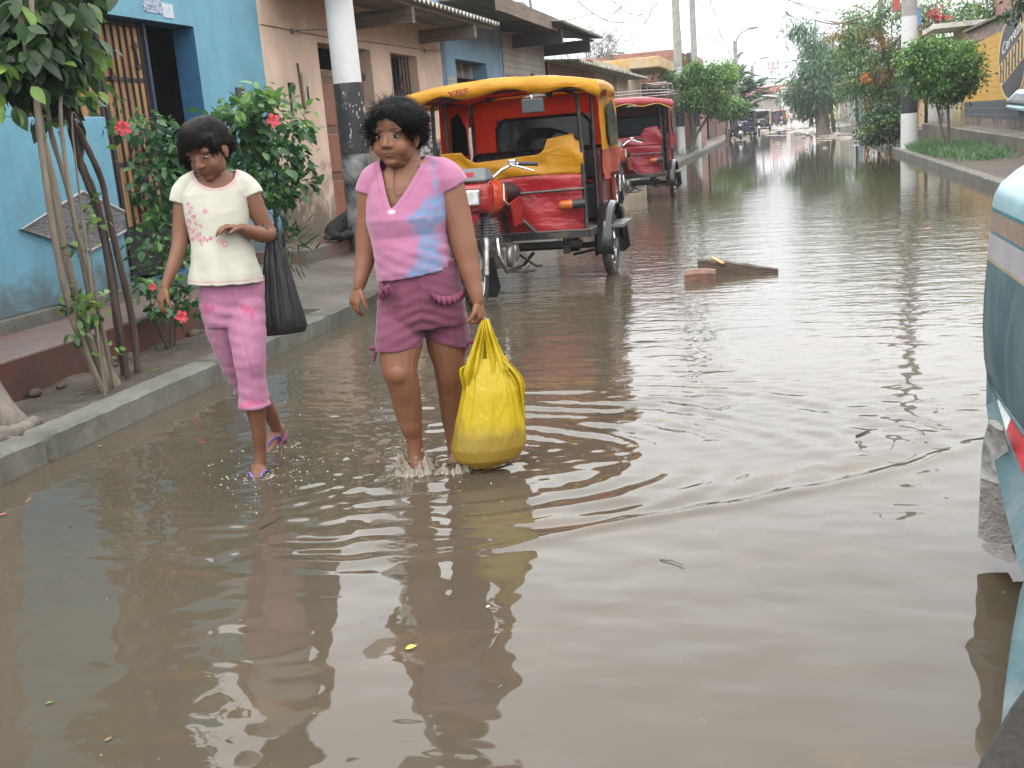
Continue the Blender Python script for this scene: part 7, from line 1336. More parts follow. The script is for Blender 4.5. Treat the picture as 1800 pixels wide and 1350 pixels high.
for (ul, ur, vv, dep, amp) in fine:
    a, b = G.J(ul, vv, bo), G.J(ur, vv, bo); c = (a + b) / 2; w = np.linalg.norm(b - a) / 2; ring = []
    for k in range(n):
        th = 2 * PI * k / n; f = 1 + amp * .30 * math.sin(th * 11 + .6 * math.sin(3 * th)) * .6 + amp * .2 * math.sin(th * 23 + 1) * .5 + .02 * float(fbm(np.array(math.cos(th) * 2 + vv * .01), np.array(math.sin(th) * 2 + vv * .013), 2, 3)); ring.append(c + G.e * w * f * math.cos(th) + G.n * dep * f * math.sin(th))
    rows.append(ring)
mb = MB(); mb.rings(rows, cap=False); mb.rings([rows[-1], [np.mean(rows[-1], 0)] * n], False); o = mb.build('pouch', m_yb, BG, smooth=70)
def strap(pts, name='handle'):
    mb = MB(); Q = [(Vector(G.J(u, vv, bo + o_)), w) for u, vv, o_, w in pts]; P_ = smoothpath([q[0] for q in Q], 6); ws = np.interp(np.linspace(0, len(Q) - 1, len(P_)), range(len(Q)), [q[1] for q in Q]); rows = []
    for i, (pp, w) in enumerate(zip(P_, ws)): rows.append([pp + Vector(G.e) * w * (j / 8 - .5) * 2 + Vector(G.n) * (.010 * math.sin(j * 1.9 + .5) * min(1, w / .02) - .006 * math.cos((j / 8 - .5) * PI)) for j in range(9)])
    mb.rings(rows, False, False); o = mb.build(name, m_yb, BG, smooth=70); md = o.modifiers.new('s', 'SOLIDIFY'); md.thickness = .002
strap([(848, 562, .02, .008), (846, 580, -.01, .014), (840, 608, -.018, .021), (834, 635, -.030, .030), (831, 655, -.036, .036), (830, 680, -.02, .036)]); strap([(854, 560, .02, .008), (858, 580, -.01, .016), (866, 610, -.018, .027), (873, 636, -.030, .038), (876, 658, -.036, .042), (876, 684, -.02, .04)])
strap([(848, 562, .03, .007), (848, 585, .03, .012), (846, 620, .03, .022), (848, 660, .03, .03)]); strap([(856, 561, .03, .007), (864, 590, .03, .012), (876, 625, .035, .02), (888, 662, .03, .024)])
strap([(880, 632, -.02, .018), (900, 655, -.02, .028), (911, 675, -.02, .026), (916, 705, -.02, .014), (921, 745, -.02, .006)], 'flap'); strap([(826, 640, -.01, .012), (815, 648, -.02, .016), (814, 664, -.02, .012), (817, 685, -.02, .005)], 'flap')

# ================= the girl in the white top
G = Figure(470, 822, 'person', 'girl in a cream cap sleeve top and pink capri trousers looking down as she walks'); 
h, M = head_frame(G, G.J(363, 264, -.03), R_(33), R_(24), R_(-4), 1.0)
mb = MB(); build_head(mb, h, M, .86)
G.limb(mb, [(374, 278, .01, .046), (377, 300, .02, .045), (381, 325, .03, .054)]); G.limb(mb, [(378, 312, .035, .042), (405, 320, .035, .040), (432, 330, .02, .038)]); G.limb(mb, [(376, 314, .035, .042), (352, 322, .035, .040), (330, 334, .03, .034)])
G.stack(mb, [(356, 408, 306, .02, .045), (326, 430, 322, .02, .06), (318, 436, 345, .02, .08), (328, 436, 400, .02, .085), (342, 446, 450, .02, .08), (352, 455, 500, .02, .08)])
G.limb(mb, [(432, 326, .02, .038), (442, 345, .01, .040), (453, 372, .01, .038), (468, 402, .01, .033), (472, 411, .005, .033), (458, 412, -.03, .034), (440, 407, -.07, .028), (425, 402, -.095, .0215)])
G.limb(mb, [(326, 332, .03, .034), (321, 355, .03, .036), (318, 400, .02, .034), (315, 432, .0, .031), (304, 468, -.03, .027), (294, 494, -.05, .0205), (291, 502, -.055, .0195)])
G.limb(mb, [(432, 545, -.02, .055), (440, 610, -.07, .052), (445, 670, -.06, .046), (449, 715, -.045, .041), (455, 760, -.03, .031), (458, 795, -.02, .024), (457, 815, -.02, .025), (457, 842, -.03, .03)])
G.limb(mb, [(386, 545, .02, .055), (402, 600, .06, .05), (425, 650, .14, .045), (452, 690, .24, .04), (472, 722, .33, .036), (484, 748, .38, .027), (488, 762, .40, .026)])
W1 = G.J(424, 402, -.097); hand(G, mb, W1, G.J(384, 396, -.135) - W1, np.array([0, 0, -1.0]) - G.e * .15, -G.n * 1.0 - np.array([0, 0, .2]), .92, (.35, .5, .3), .05, .3)
W2 = G.J(291, 503, -.055); hand(G, mb, W2, G.J(276, 545, -.06) - W2, G.e * .9 + G.n * .4, -G.n * .8 + G.e * .3, .93, (.3, .5, .5), .04, .35)
foot(mb, G.J(456, 828, -.02), -G.n - G.e * .15, .19, .036, drop=-.035)
a_ = Vector(G.J(486, 768, .40)); d = Vector(-G.n - G.e * .8).normalized(); s_ = d.cross(Vector((0, 0, 1))); rs = []
for x, ww, z0, z1 in ((-.05, .02, .055, .10), (-.03, .03, .045, .11), (.0, .032, .03, .105), (.04, .036, .012, .07), (.085, .041, -.008, .038), (.12, .04, -.012, .018)): c = a_ + d * x; rs.append([Vector((c.x, c.y, -.02)) + s_ * ww * math.cos(2 * PI * k / 14) + Vector((0, 0, (z0 + z1) / 2 + (z1 - z0) / 2 * math.sin(2 * PI * k / 14))) for k in range(14)])
mb.rings(rs)
body1 = skin_object(G, mb, .0034, SK1, [(h, M)], smooth=2); face_parts(G, h, M, body1, half=True)
mb = MB(); mb.ball(h((.081, -.002, -.045)), .0055); mb.build('earring', mat('pearl', (.7, .66, .6), .2), body1, smooth=60)
parts = [((0, -.022, .046), (.081, .100, .084)), ((0, -.07, .0), (.072, .045, .06)), ((.006, .034, .062), (.070, .050, .042)), ((0, .002, .086), (.066, .080, .048)), ((.030, .050, .052), (.042, .034, .026)), ((.060, .034, .024), (.022, .036, .042)), ((-.046, .036, .062), (.028, .030, .026)), ((.068, -.02, .022), (.018, .045, .038)), ((-.066, -.006, .03), (.016, .056, .042)), ((.01, -.118, -.005), (.034, .035, .045)), ((.02, -.135, -.05), (.028, .030, .05))]
hair_object(G, parts, h, M, (lambda q: (q[:, 2] > -.07) & ((q[:, 1] < .045) | (q[:, 2] > .058) | (q[:, 0] > .03)), lambda q, r: np.stack([q[:, 0] * 2 + np.where(q[:, 1] > .02, 1.0, .15), np.where(q[:, 1] > .02, -.1, -.9), np.where(q[:, 1] > .02, -.62, -.3 + 0 * q[:, 1])], 1), .048, .06, .006, .03), 5, 12000, voxel=.0055)
lp = lambda u, v, o=0.0: G.loc(G.J(u, v, o))
mb = MB(); G.stack(mb, [(352, 414, 305, .02, .045), (328, 432, 317, .02, .072), (316, 440, 338, .02, .088), (322, 440, 372, .015, .10), (334, 442, 420, .01, .105), (334, 452, 455, .0, .115), (331, 463, 480, 0, .128), (329, 470, 510, 0, .135), (328, 472, 525, 0, .135)])
G.limb(mb, [(405, 312, .02, .038), (426, 322, .02, .045), (438, 334, .015, .047), (444, 345, .01, .048)], end=False); G.limb(mb, [(346, 314, .02, .036), (330, 326, .03, .043), (321, 340, .03, .046), (317, 357, .03, .046)], end=False)
nk = G.loc(G.J(379, 312, .01)); hzL = lp(331, 499); hzR = lp(466, 492); p1 = lp(446, 338); p2 = lp(308, 350)
def cut1(C):
    a, d, z = C[:, 0], C[:, 1], C[:, 2]; c = lp(378, 300); neck = ((((a - c[0]) / .082) ** 2 + ((z - c[2]) / .068) ** 2) < 1) & (d < .04); neck |= (np.hypot(a - c[0], d - .02) < .060) & (z > lp(378, 306)[2]); hem = z < hzL[2] + (a - hzL[0]) * (hzR[2] - hzL[2]) / (hzR[0] - hzL[0]); return neck | hem
def disp1(L, V):
    a, d, z = L[:, 0], L[:, 1], L[:, 2]; lo = sstep(lp(400, 400)[2], lp(400, 498)[2], z); return .010 * lo * np.sin(a * 52 + 1.2 * n3(V, 4, 1) + .6) * (.6 + .5 * n3(V, 3, 2)) + .0035 * n3(V * np.array([1, 1, .7]), 14, 3) + .0015 * n3(V, 34, 0)
FL = [(331, 358), (336, 365), (361, 370), (334, 372), (341, 380), (333, 388), (345, 391), (353, 396), (331, 400), (340, 405), (351, 409), (346, 415), (339, 420), (353, 421), (359, 417), (365, 420), (371, 416), (330, 410), (355, 428)]
def paint1(L, V, Nl):
    a, z = L[:, 0], L[:, 2]; col = np.tile(np.array([.42, .41, .335]), (len(V), 1)); pk = np.array([.42, .075, .18]); fr = L[:, 1] < .02; k = np.zeros(len(V)); sc_ = abs(lp(401, 400)[0] - lp(400, 400)[0])
    for i, (u, v) in enumerate(FL):
        q = lp(u, v); x = (a - q[0]) / sc_; y = (z - q[2]) / sc_; r_ = np.hypot(x, y); th = np.arctan2(y, x); R0 = 3.6 + 1.4 * (i % 3) / 2; pet = R0 * (.45 + .55 * np.abs(np.cos(2.5 * th + i))); k = np.maximum(k, ((r_ < pet) & (r_ > .9)) * fr * (.75 if i % 4 else 1.0))
    for q, R0 in ((lp(386, 421), 5.5), (lp(396, 426), 6)):
        x = (a - q[0]) / sc_; y = (z - q[2]) / sc_; r_ = np.hypot(x, y); k = np.maximum(k, np.exp(-((r_ - R0 * .7) / 1.3) ** 2) * fr * .8)
    sp_ = sstep(.15, .3, fbm(a * 120, z * 120, 2, 3)) * np.exp(-(((a - lp(340, 392)[0]) / .028) ** 2 + ((z - lp(340, 392)[2]) / .06) ** 2)) * fr; k = np.maximum(k, sp_ * .6); col = col * (1 - k[:, None]) + pk * k[:, None]
    hz = hzL[2] + (a - hzL[0]) * (hzR[2] - hzL[2]) / (hzR[0] - hzL[0]); ln = np.exp(-((z - hz - .014) / .0024) ** 2); col = col * (1 - .75 * ln[:, None]) + np.array([.40, .12, .2]) * .75 * ln[:, None]
    c = lp(378, 300); e = np.sqrt(((a - c[0]) / .082) ** 2 + ((z - c[2]) / .068) ** 2); tr_ = ((e < 1.17) & (e > .9) & (L[:, 1] < .05)).astype(float) * .8; col = col * (1 - tr_[:, None]) + np.array([.46, .27, .27]) * tr_[:, None]
    for A, B in ((lp(402, 306), lp(432, 352)), (lp(350, 314), lp(322, 345))):
        ab = B[[0, 2]] - A[[0, 2]]; t = np.clip(((a - A[0]) * ab[0] + (z - A[2]) * ab[1]) / (ab @ ab), 0, 1); dd = np.hypot(a - A[0] - t * ab[0], z - A[2] - t * ab[1]); s = np.exp(-(dd / .003) ** 2) * (L[:, 1] < .06); col = col * (1 - .6 * s[:, None]) + np.array([.5, .24, .3]) * .6 * s[:, None]
    return col
garment(G, 'top', mb, .0044, cut1, disp1, paint1, m_cloth, .004)
mb = MB(); G.stack(mb, [(346, 464, 478, .01, .098), (349, 466, 500, .01, .102), (353, 466, 525, .01, .102), (356, 467, 548, .01, .098), (362, 468, 570, .01, .085)])
G.limb(mb, [(428, 535, -.01, .085), (434, 580, -.045, .078), (438, 625, -.07, .068), (442, 665, -.06, .059), (446, 700, -.05, .062), (448, 722, -.045, .064)]); G.limb(mb, [(385, 535, .02, .082), (394, 580, .05, .075), (408, 625, .09, .064), (424, 665, .16, .055), (446, 695, .24, .056), (458, 712, .28, .058)])
h1, h2 = lp(420, 716), lp(474, 706)
def cut4(C):
    a, d, z = C[:, 0], C[:, 1], C[:, 2]; q = h1[2] + (a - h1[0]) * (h2[2] - h1[2]) / (h2[0] - h1[0]); return ((z < q) & (d < .14)) | ((z < q + .02) & (d >= .14)) | (z > lp(400, 492)[2])
def disp4(L, V):
    a, d, z = L[:, 0], L[:, 1], L[:, 2]; kn = np.exp(-((z - lp(430, 690)[2]) / .12) ** 2) + .6 * np.exp(-((z - lp(430, 550)[2]) / .08) ** 2) + .3; return .0042 * kn * np.sin((z + .25 * a) * 115 + 2.6 * n3(V, 5, 1)) * (.4 + .7 * n3(V, 6, 2)) + .003 * n3(V * np.array([1, 1, 2.0]), 15, 3) + (.006 * np.exp(-((z - h1[2] - .012) / .012) ** 2))
def paint4(L, V, Nl):
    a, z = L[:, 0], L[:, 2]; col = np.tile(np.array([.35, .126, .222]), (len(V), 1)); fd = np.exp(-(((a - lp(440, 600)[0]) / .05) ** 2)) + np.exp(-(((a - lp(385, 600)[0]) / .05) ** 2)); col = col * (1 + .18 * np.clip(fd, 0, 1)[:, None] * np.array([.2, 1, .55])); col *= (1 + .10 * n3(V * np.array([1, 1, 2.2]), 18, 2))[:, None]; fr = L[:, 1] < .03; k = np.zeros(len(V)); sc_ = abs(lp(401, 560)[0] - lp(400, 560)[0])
    for i, (u, v) in enumerate(((424, 533), (434, 537), (440, 543), (446, 540), (430, 541), (441, 550), (363, 548), (366, 540), (373, 538), (360, 535), (436, 702), (444, 698), (452, 700), (428, 705), (460, 698))):
        q = lp(u, v); x = (a - q[0]) / sc_; y = (z - q[2]) / sc_; r_ = np.hypot(x, y); th = np.arctan2(y, x); pet = 5.5 * (.45 + .55 * np.abs(np.cos(2.5 * th + i))); k = np.maximum(k, ((r_ < pet) & (r_ > 1.4)) * fr)
    col = col * (1 - .7 * k[:, None]) + np.array([.45, .05, .13]) * .7 * k[:, None]
    seam = np.exp(-((a - lp(416, 540)[0] - (lp(416, 540)[2] - z) * .10) / .0022) ** 2) * (z > lp(416, 660)[2]); col *= (1 - .25 * seam)[:, None]; return col
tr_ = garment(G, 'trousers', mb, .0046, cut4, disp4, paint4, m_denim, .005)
mb = MB()
for k in range(4): q = Vector(G.J(467 + (k % 2) * 2, 690 + 5 * k, -.035)); mb.ball(q, .007, nu=8, nv=6); mb.ball(q + Vector((.007, 0, .004)), .006, nu=8, nv=6)
mb.build('hem_bow', mat('pink_trim', (.56, .22, .36), .8), tr_, smooth=60)
m_sole = mat('flipflop_pink', (.42, .05, .13), .6); m_str = mat('flipflop_violet', (.115, .10, .40), .45); m_fp = mat('flipflop_pattern', (.07, .09, .16), .6, var=.6, vscale=40)
def flipflop(c, d, tilt, z0):
    c = Vector(c); d = Vector(d).normalized(); s_ = d.cross(Vector((0, 0, 1))); up = lambda x: Vector((0, 0, z0 + tilt * max(0, (.11 - x) / .17))); out_ = [(-.055, -.02), (-.062, 0), (-.055, .02), (-.02, .033), (.03, .032), (.08, .043), (.12, .04), (.145, .02), (.15, 0), (.145, -.02), (.12, -.04), (.08, -.043), (.03, -.032), (-.02, -.033)]
    mb = MB(); A = [c + d * x + s_ * w + up(x) for x, w in out_]; mb.rings([[p - Vector((0, 0, .016)) for p in A], A]); so_ = mb.build('flip_flop', m_sole, G.T); mb = MB(); B_ = [c + d * x * .94 + s_ * w * .9 + up(x) + Vector((0, 0, .0015)) for x, w in out_]; mb.add(B_, [tuple(range(len(B_)))]); mb.build('insole', m_fp, so_, recalc=False); mb = MB(); tp = c + d * .105 + up(.105) + Vector((0, 0, .006))
    for w in (-.040, .040): mb.tube(smoothpath([tp, c + d * .085 + s_ * w * .55 + up(.08) + Vector((0, 0, .045)), c + d * .045 + s_ * w * .95 + up(.04) + Vector((0, 0, .042)), c + d * .01 + s_ * w * .95 + up(.01)], 4), .0065, 6, flat=.6)
    mb.build('strap', m_str, so_, smooth=50)
p0 = G.J(456, 828, -.02); flipflop((p0[0], p0[1], 0), -G.n - G.e * .15, 0, -.037); flipflop((a_.x, a_.y, 0), d, .075, -.030)
# ---- black bag hanging from her elbow
m_bb, nt, p = newmat('black_polythene'); setin(nt, p, 'Base Color', mixcol(nt, noise(nt, 5, 4, .6, coords(nt)), (.008, .008, .009), (.022, .022, .024))); p.inputs['Roughness'].default_value = .33; bumpn(nt, p, noise(nt, 26, 5, .65, coords(nt, (2, 2, .35))), .55, .02)
BB = thing('plastic_bag', tuple(G.J(500, 585, .05)), 'thin black plastic bag hanging from the elbow of the girl in the cream top', 'bag'); n = 72; rows = []
prof = [(474, 486, 402, .018), (470, 490, 420, .022), (467, 500, 450, .03), (465, 510, 485, .04), (464, 522, 525, .05), (463, 534, 562, .056), (464, 539, 576, .05), (468, 536, 586, .03), (480, 520, 588, .01)]
fine = []
for i in range(len(prof) - 1):
    for k in range(5): fine.append([prof[i][j] + (prof[i + 1][j] - prof[i][j]) * k / 5 for j in range(4)])
fine.append(list(prof[-1]))
for i, (ul, ur, vv, dep) in enumerate(fine):
    a, b = G.J(ul, vv, .05), G.J(ur, vv, .05); c = (a + b) / 2; w = np.linalg.norm(b - a) / 2; am = .16 * (1 - i / len(fine)) + .03
    rows.append([c + (G.e * w * math.cos(t) + G.n * dep * math.sin(t)) * (1 + am * math.sin(9 * t + .5 * math.sin(2 * t)) + am * .6 * math.sin(17 * t + i * .05)) for t in [2 * PI * k / n for k in range(n)]])
mb = MB(); mb.rings(rows); mb.build('pouch', m_bb, BB, smooth=75)
mb = MB(); q = [Vector(G.J(u, v, o)) for u, v, o in ((478, 408, .055), (466, 398, .03), (462, 396, -.02), (470, 404, -.03), (480, 416, .02), (482, 430, .04))]; mb.tube(smoothpath(q, 4), [.008] * 21, 6); mb.build('handle', m_bb, BB, smooth=60)
# ------------------------------------------------------------ splash, bubbles, floating litter
m_spl, nt, p = newmat('splashing_water'); setin(nt, p, 'Base Color', (.50, .43, .34)); p.inputs['Roughness'].default_value = .06; p.inputs['Transmission Weight'].default_value = .5; p.inputs['IOR'].default_value = 1.33
m_foam = mat('foam', (.62, .59, .53), .25)
r = np.random.default_rng(71)
def splash(label, c, R0, hgt, n, seed, dirx=0.0, sheet=1.0):
    r = np.random.default_rng(seed); mb = MB(); c = np.array(c); k = 90
    rs = [[] for _ in range(8)]
    for i in range(k):     # a ragged skirt of water thrown off the leg, open at the top
        a = 2 * PI * i / k; d = np.array([math.cos(a), math.sin(a), 0]); f = .45 + .9 * max(0, float(fbm(np.array(math.cos(a) * 1.3 + seed), np.array(math.sin(a) * 1.3), 3, 2)) + .35) + .35 * float(fbm(np.array(math.cos(a) * 5 + seed), np.array(math.sin(a) * 5), 5, 2)); w = .10 * math.sin(13 * a + seed) + .06 * math.sin(29 * a)
        for q in range(8):
            t = q / 7; rad = R0 * (1.75 - 1.05 * t + .35 * t * t) * (1 + w * (.3 + t)); rs[q].append(c + d * rad + np.array([dirx * t * hgt, 0, -.006 + hgt * sheet * f * t ** 1.5]))
    for A_, B_ in zip(rs[:-1], rs[1:]):
        for i in range(k): j = (i + 1) % k; mb.quad(A_[i], A_[j], B_[j], B_[i])
    for i in range(n // 14):      # thin jets thrown up and outwards
        a = r.uniform(0, 2 * PI); d = np.array([math.cos(a), math.sin(a), 0]); hh = hgt * r.uniform(.3, 1.0); p0 = c + d * R0 * r.uniform(.7, 1.2); P_ = [p0 + d * t * hh * .6 + np.array([dirx * t * hh, 0, hh * (1.4 * t - .75 * t * t)]) + r.normal(0, .0025, 3) for t in np.linspace(0, 1, 7)]; w = r.uniform(.0012, .0034); mb.tube(P_, [w * 1.8, w * 1.4, w, w * .8, w * .9, w * .7, w * .3], 6)
    for i in range(n):
        a = r.uniform(0, 2 * PI); q = R0 * (.8 + 1.5 * r.random() ** 1.4); z = abs(r.normal(0, hgt * .5)) * max(.1, 1.6 - q / R0 * .5); s = .0008 + .0036 * r.random() ** 4; mb.ball(c + np.array([q * math.cos(a) + dirx * z, q * math.sin(a), max(.001, z)]), (s, s, s * (1 + 1.0 * r.random())), nu=6, nv=5)
    o = mb.build('water_splash', m_spl, smooth=80); return tag(o, label, 'splash', kind='stuff')
a1 = atz(733, 826, 0); a2 = atz(802, 828, 0)
splash('water splashing up round the front ankle of the girl in pink', (a1[0], a1[1] - .02, 0), .054, .085, 420, 1); splash('small splash at the rear foot of the girl in pink', (a2[0], a2[1] + .02, 0), .05, .035, 120, 2)
b1 = atz(458, 836, 0); b2 = atz(492, 782, 0); splash('thin ripple of drops at the front flip flop of the girl in cream', (b1[0], b1[1] - .02, 0), .05, .007, 60, 3); splash('drops behind the trailing flip flop of the girl in cream', (b2[0] + .03, b2[1], 0), .05, .010, 60, 4)
mb = MB()
for i in range(420):
    u, v = [(r.normal(500, 40), r.normal(815, 28)), (r.normal(430, 45), r.normal(850, 25)), (r.normal(720, 60), r.normal(830, 25)), (r.normal(620, 80), r.normal(720, 40)), (r.normal(700, 120), r.normal(660, 40))][r.choice(5, p=[.34, .16, .28, .12, .10])]
    q = atz(u, v, 0); s = .0010 + .0034 * r.random() ** 4; mb.ball((q[0], q[1], .001 + float(wavez(np.array([q[0]]), np.array([q[1]]))[0])), (s, s, s * .6), nu=6, nv=4)
tag(mb.build('foam_bubbles', m_foam, smooth=80), 'tiny white bubbles drifting in the wake of the girls', 'bubbles', kind='stuff')
def wz(x, y): return float(wavez(np.array([x]), np.array([y]))[0])
def leaf(u, v, L, w, ang, m, label, cat='leaf', curl=.15):
    q = atz(u, v, 0); z = wz(q[0], q[1]) + .003; V, F, per = leaves_geo(np.array([[q[0], q[1], z]]), np.array([[math.cos(ang), math.sin(ang), .02]]), np.array([[0, 0, 1.0]]), np.array([L]), np.array([w]), seg=4, fold=.2, curl=-curl); o = np_mesh('floating_leaf', V, F, m, None, attr={'tint': np.full(len(V), .6)}); return tag(o, label, cat)
m_yl = mat('yellow_leaf', (.42, .34, .05), .5, var=.3, vscale=30); m_bl = mat('brown_leaf', (.16, .09, .04), .6); m_gl = mat('green_leaf', (.10, .17, .03), .5); m_pl = mat('pink_petal', (.5, .14, .16), .5)
leaf(712, 1140, .032, .026, .4, m_yl, 'yellow leaf floating in the near water below the bag'); leaf(80, 1238, .022, .012, .1, m_gl, 'small green leaf afloat near the lower left corner'); leaf(-2, 907, .035, .02, .3, m_pl, 'pink petal floating at the left edge'); leaf(855, 1070, .014, .010, 1, mat('pale_scrap', (.5, .47, .38), .6), 'pale scrap floating below the reflection of the girl in pink', 'scrap')
leaf(170, 786, .03, .016, .2, m_yl, 'tiny yellow leaf floating beside the near kerb'); leaf(1262, 445, .10, .04, .1, m_gl, 'green leaf floating left of the timber, further back'); leaf(1625, 404, .09, .04, .3, m_pl, 'reddish leaf floating in the tree reflection at right'); leaf(45, 884, .03, .02, 1.2, m_bl, 'brown leaf curled on the water at far left', curl=.5); leaf(183, 1302, .02, .012, .8, m_bl, 'dark brown leaf bit in the bottom left corner'); leaf(880, 885, .012, .008, .3, mat('orange_bit', (.45, .2, .03), .5), 'orange petal bit below the yellow bag'); leaf(1480, 660, .07, .010, 2.9, m_bl, 'thin brown leaf strip on the pale water'); leaf(395, 1300, .02, .015, .5, m_bl, 'upturned brown leaf near the bottom edge', curl=.6)
def twig_(u0, v0, u1, v1, r_, m, label, up=0):
    a, b = Vector(atz(u0, v0, 0)), Vector(atz(u1, v1, 0)); a.z = .002; b.z = .004 + up; c = a.lerp(b, .5) + Vector((.004, .006, .002)); mb = MB(); mb.tube([a, c, b], [r_, r_ * .9, r_ * .6], 6); tag(mb.build('twig', m, smooth=50), label, 'twig')
twig_(457, 930, 508, 902, .0024, m_bk2, 'thin dark twig floating in front of the girl in cream'); twig_(1160, 984, 1202, 996, .0022, m_bk3, 'slim grey twig on the smooth near water'); twig_(1505, 767, 1530, 758, .004, m_bk2, 'short dark stick afloat right of the wake')
mb = MB(); r2 = np.random.default_rng(5)
for i in range(260):
    x, y = r2.uniform(-3.1, 1.2), 1.7 + 5 * r2.random() ** 1.4; s = .0012 + .003 * r2.random() ** 3; mb.ball((x, y, wz(x, y)), (s * 1.3, s, s * .4), nu=5, nv=3)
tag(mb.build('floating_specks', mat('debris_specks', (.20, .16, .10), .7, var=.5, vscale=50)), 'scattered specks of dirt floating on the flood water', 'debris', kind='stuff')
# litter in the planting strip
for k, (u, v, m, lab) in enumerate(((265, 658, m_gl, 'fallen yellow green leaf on the soil by the dark stems'), (375, 607, m_yl, 'yellow leaf on the soil behind the girl in cream'), (130, 700, m_bl, 'dead leaf on the soil under the many stemmed tree'), (150, 690, m_bl, 'second dead leaf on the soil under the many stemmed tree'))):
    q = atz(u, v, .1); V, F, per = leaves_geo(np.array([[q[0], q[1], .11]]), np.array([[.8, .4, .1]]), np.array([[0, 0, 1.0]]), np.array([.07]), np.array([.05]), seg=4, fold=.3, curl=-.2); tag(np_mesh('fallen_leaf', V, F, m, None), lab, 'leaf')
for k in range(16):
    y = 3.6 + k * .25 + random.uniform(-.1, .1); x = -4.22 + random.uniform(0, .09); s = random.uniform(.02, .05); mb = MB(); mb.ball((x, y, .09), (s, s * 1.3, s * .8), nu=8, nv=6); tag(mb.build('stone', m_soil, smooth=40), 'muddy stone along the foot of the red pavement edge', 'stone', 'stones along the red pavement edge')

# ------------------------------------------------------------ dog asleep in the doorway
m_dog = mat('black_fur', (.010, .009, .009), .75, var=.4, vscale=30, bump=.6, bscale=90)
T = thing('dog', tuple(atz(605, 424, .38)), 'black dog curled up asleep on the step by the big pole', 'dog'); DX = -4.75; A = lambda u, v, o=0: Vector(atx(u, v, DX + o)); mb = MB()
mb.tube(smoothpath([A(582, 410), A(590, 403), A(604, 396), A(618, 385), A(628, 372)], 4), [.07, .085, .09, .095, .10, .105, .11, .115, .12, .12, .12, .12, .115, .11, .11, .10, .09], 14); mb.ball(A(585, 409), .085); mb.ball(A(624, 378), .12); mb.tube([A(580, 412, .12), A(600, 417, .16), A(618, 416, .16)], [.05, .045, .03], 10); mb.tube([A(630, 380), A(622, 405, .12), A(610, 416, .18)], [.08, .06, .03], 10); mb.ball(A(612, 411, .2), (.06, .09, .045)); mb.ball(A(600, 415, .22), (.035, .05, .03)); mb.tube([A(618, 402, .2), A(616, 398, .2)], [.03, .008], 6); mb.tube([A(578, 412), A(572, 418, .08), A(582, 420, .15)], [.03, .022, .012], 8)
V, F = remeshed(mb, .014, 2); V[:, 2] = np.maximum(V[:, 2], .378); np_mesh('body', V, F, m_dog, T, smooth=True)

# ------------------------------------------------------------ background people
def simple_person(label, x, y, z0, H, shirt, trousers, face=-PI / 2, stride=.12, seed=0, skin=(.2, .09, .05), arms=.1):
    """small distant figure: one continuous remeshed body with clothing as separate shells"""
    T = thing('person', (x, y, z0), label, 'person'); r = random.Random(seed); f = Vector((math.cos(face), math.sin(face), 0)); s = f.cross(Vector((0, 0, 1))); B = lambda a, d, z: Vector((x, y, z0)) + s * a * H + f * d * H + Vector((0, 0, z * H)); st = stride
    def cap(mb, P_, R_l): mb.tube(P_, [q * H for q in R_l], 10); mb.ball(P_[0], R_l[0] * H, nu=10, nv=8); mb.ball(P_[-1], R_l[-1] * H, nu=10, nv=8)
    mb = MB(); mb.ball(B(0, .01, .935), (.042 * H, .048 * H, .062 * H), nu=12, nv=10); cap(mb, [B(0, 0, .88), B(0, 0, .82)], [.03, .035])
    for q in (-1, 1): cap(mb, [B(q * .10, 0, .80), B(q * .13, -.02 + q * arms * .3, .63), B(q * .125, .03 + q * arms, .48)], [.03, .026, .017]); mb.ball(B(q * .125, .04 + q * arms, .45), .022 * H, nu=8, nv=6); cap(mb, [B(q * .05, 0, .5), B(q * .05, q * st * .6, .27), B(q * .05, q * st, .03)], [.055, .042, .026]); mb.ball(B(q * .05, q * st + .03, .02), (.03 * H, .04 * H, .018 * H), nu=8, nv=6)
    V, F = remeshed(mb, .012 * H / 1.6, 2); np_mesh('body', V, F, mat('skin_far_%02d' % int(skin[0] * 100), skin, .5), T, smooth=True)
    mb = MB(); mb.ball(B(0, -.008, .955), (.047 * H, .052 * H, .052 * H), nu=12, nv=10); mb.build('hair', m_hair, T, smooth=60)
    mb = MB(); rs = [[B(w * math.cos(t), dd * math.sin(t), z) for t in [2 * PI * k / 16 for k in range(16)]] for w, dd, z in ((.045, .035, .835), (.10, .06, .81), (.115, .07, .74), (.10, .065, .6), (.10, .07, .49))]; mb.rings(rs)
    for q in (-1, 1): mb.tube([B(q * .09, 0, .80), B(q * .125, -.01, .70)], [.042 * H, .040 * H], 10)
    mb.build('shirt', shirt, T, smooth=60); mb = MB(); mb.rings([[B(w * math.cos(t), .066 * math.sin(t), z) for t in [2 * PI * k / 16 for k in range(16)]] for w, z in ((.095, .52), (.105, .46), (.10, .42))])
    for q in (-1, 1): mb.tube([B(q * .05, 0, .46), B(q * .05, q * st * .6, .27), B(q * .05, q * st * .95, .09)], [.062 * H, .05 * H, .04 * H], 10)
    mb.build('trousers', trousers, T, smooth=60); return T
m_camo, nt, p = newmat('floral_cloth'); v = coords(nt); c = mixcol(nt, ramp(nt, noise(nt, 16, 4, .6, v, .8), .46, .54), (.05, .06, .055), (.32, .29, .28)); c = mixcol(nt, ramp(nt, noise(nt, 24, 3, .6, v, 1.0), .60, .66), c, (.55, .53, .5)); c = mixcol(nt, ramp(nt, noise(nt, 11, 3, .6, v, .6), .62, .68), c, (.03, .035, .08)); setin(nt, p, 'Base Color', c); p.inputs['Roughness'].default_value = .85
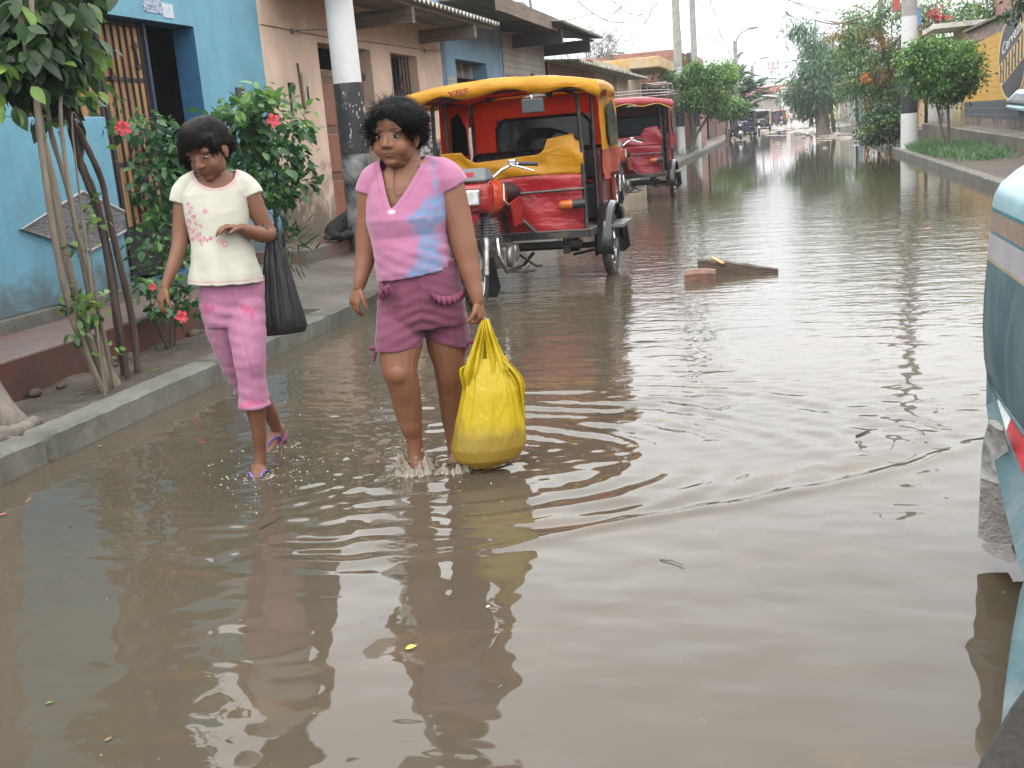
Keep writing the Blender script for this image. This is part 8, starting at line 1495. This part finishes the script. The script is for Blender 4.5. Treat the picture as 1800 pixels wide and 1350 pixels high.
jean = mat('dark_jeans', (.03, .035, .055), .85); khk = mat('khaki_cloth', (.16, .12, .08), .85)
q = atx(778, 190, -3.42); simple_person('adult in a dark and pale floral shirt standing behind the yellow canopied mototaxi', -3.55, 10.6, .0, 1.62, m_camo, jean, face=-PI / 2 + .2, seed=1)
T_ = None
wq = atx(703, 140, LX - .3); simple_person('child looking out between the bars of the beige house window', float(wq[0]), float(wq[1]), float(wq[2]) - 1.22, 1.3, mat('red_brown_cloth', (.16, .04, .03), .85), jean, face=-.7, stride=0.0, seed=2)
def far_person(label, u, vfoot, H, sc_, tc_, seed, face=PI / 2, z=.02):
    q = atz(u, vfoot, z); simple_person(label, float(q[0]), float(q[1]), z, H, sc_, tc_, face, .10, seed)
cl = lambda n, c: mat(n, c, .85)
far_person('distant walker in dark blue beside the grey green mototaxi', 1366, 222.5, 1.7, cl('navy_cloth', (.03, .035, .12)), jean, 3); far_person('distant walker in a yellow shirt', 1377, 219.5, 1.6, cl('yellow_cloth', (.5, .36, .06)), khk, 4); far_person('distant walker in an orange top', 1384, 217, 1.55, cl('orange_cloth', (.5, .24, .06)), khk, 5, -PI / 2)
far_person('distant walker in a pale shirt at the right of the group', 1391, 218, 1.5, cl('pale_cloth', (.5, .52, .55)), cl('blue_jeans', (.08, .13, .22)), 6); far_person('small child in red by the far right mud bank', 1426, 223.5, 1.05, cl('red_cloth', (.4, .06, .08)), cl('dark_cloth', (.05, .03, .04)), 7, z=.1); far_person('far figure in white walking by the left row', 1362, 216.5, 1.6, cl('white_cloth', (.55, .55, .55)), jean, 8)
# mud lumps and rubble on the drained part of the street
r = np.random.default_rng(91)
for k in range(46):
    y = 40 + 55 * r.random(); x = r.choice([r.uniform(.4, 2.7), r.uniform(-2.5, 2.6)], p=[.7, .3]); s = r.uniform(.05, .17); mb = MB(); P_ = []
    mb.ball((x, y, float(mudz(np.array([x]), np.array([y]))[0]) + s * .2), (s * r.uniform(.8, 1.8), s, s * r.uniform(.4, .8)), nu=9, nv=6); V = np.array(mb.v); V += (.25 * s * n3(V, 9 / s * .15, k % 5))[:, None]; mb.v = [tuple(q) for q in V]; tag(mb.build('mud_lump', m_mud, smooth=50), 'lump of dried mud on the far drained part of the street', 'mud lump', 'mud lumps along the far street')
# ------------------------------------------------------------ damp air: one closed box round the whole scene
m_hz = bpy.data.materials.new('haze'); m_hz.use_nodes = True; nt = m_hz.node_tree; nt.nodes.clear(); o_ = N(nt, 'ShaderNodeOutputMaterial'); pv = N(nt, 'ShaderNodeVolumePrincipled'); pv.inputs['Color'].default_value = (.93, .96, 1.0, 1); pv.inputs['Density'].default_value = 0.0009; pv.inputs['Anisotropy'].default_value = .1; nt.links.new(pv.outputs[0], o_.inputs['Volume'])
mb = MB(); mb.box(-520, 520, -65, 1210, -1.3, 75); tag(mb.build('haze', m_hz), kind='stuff')
SC.cycles.volume_bounces = 0
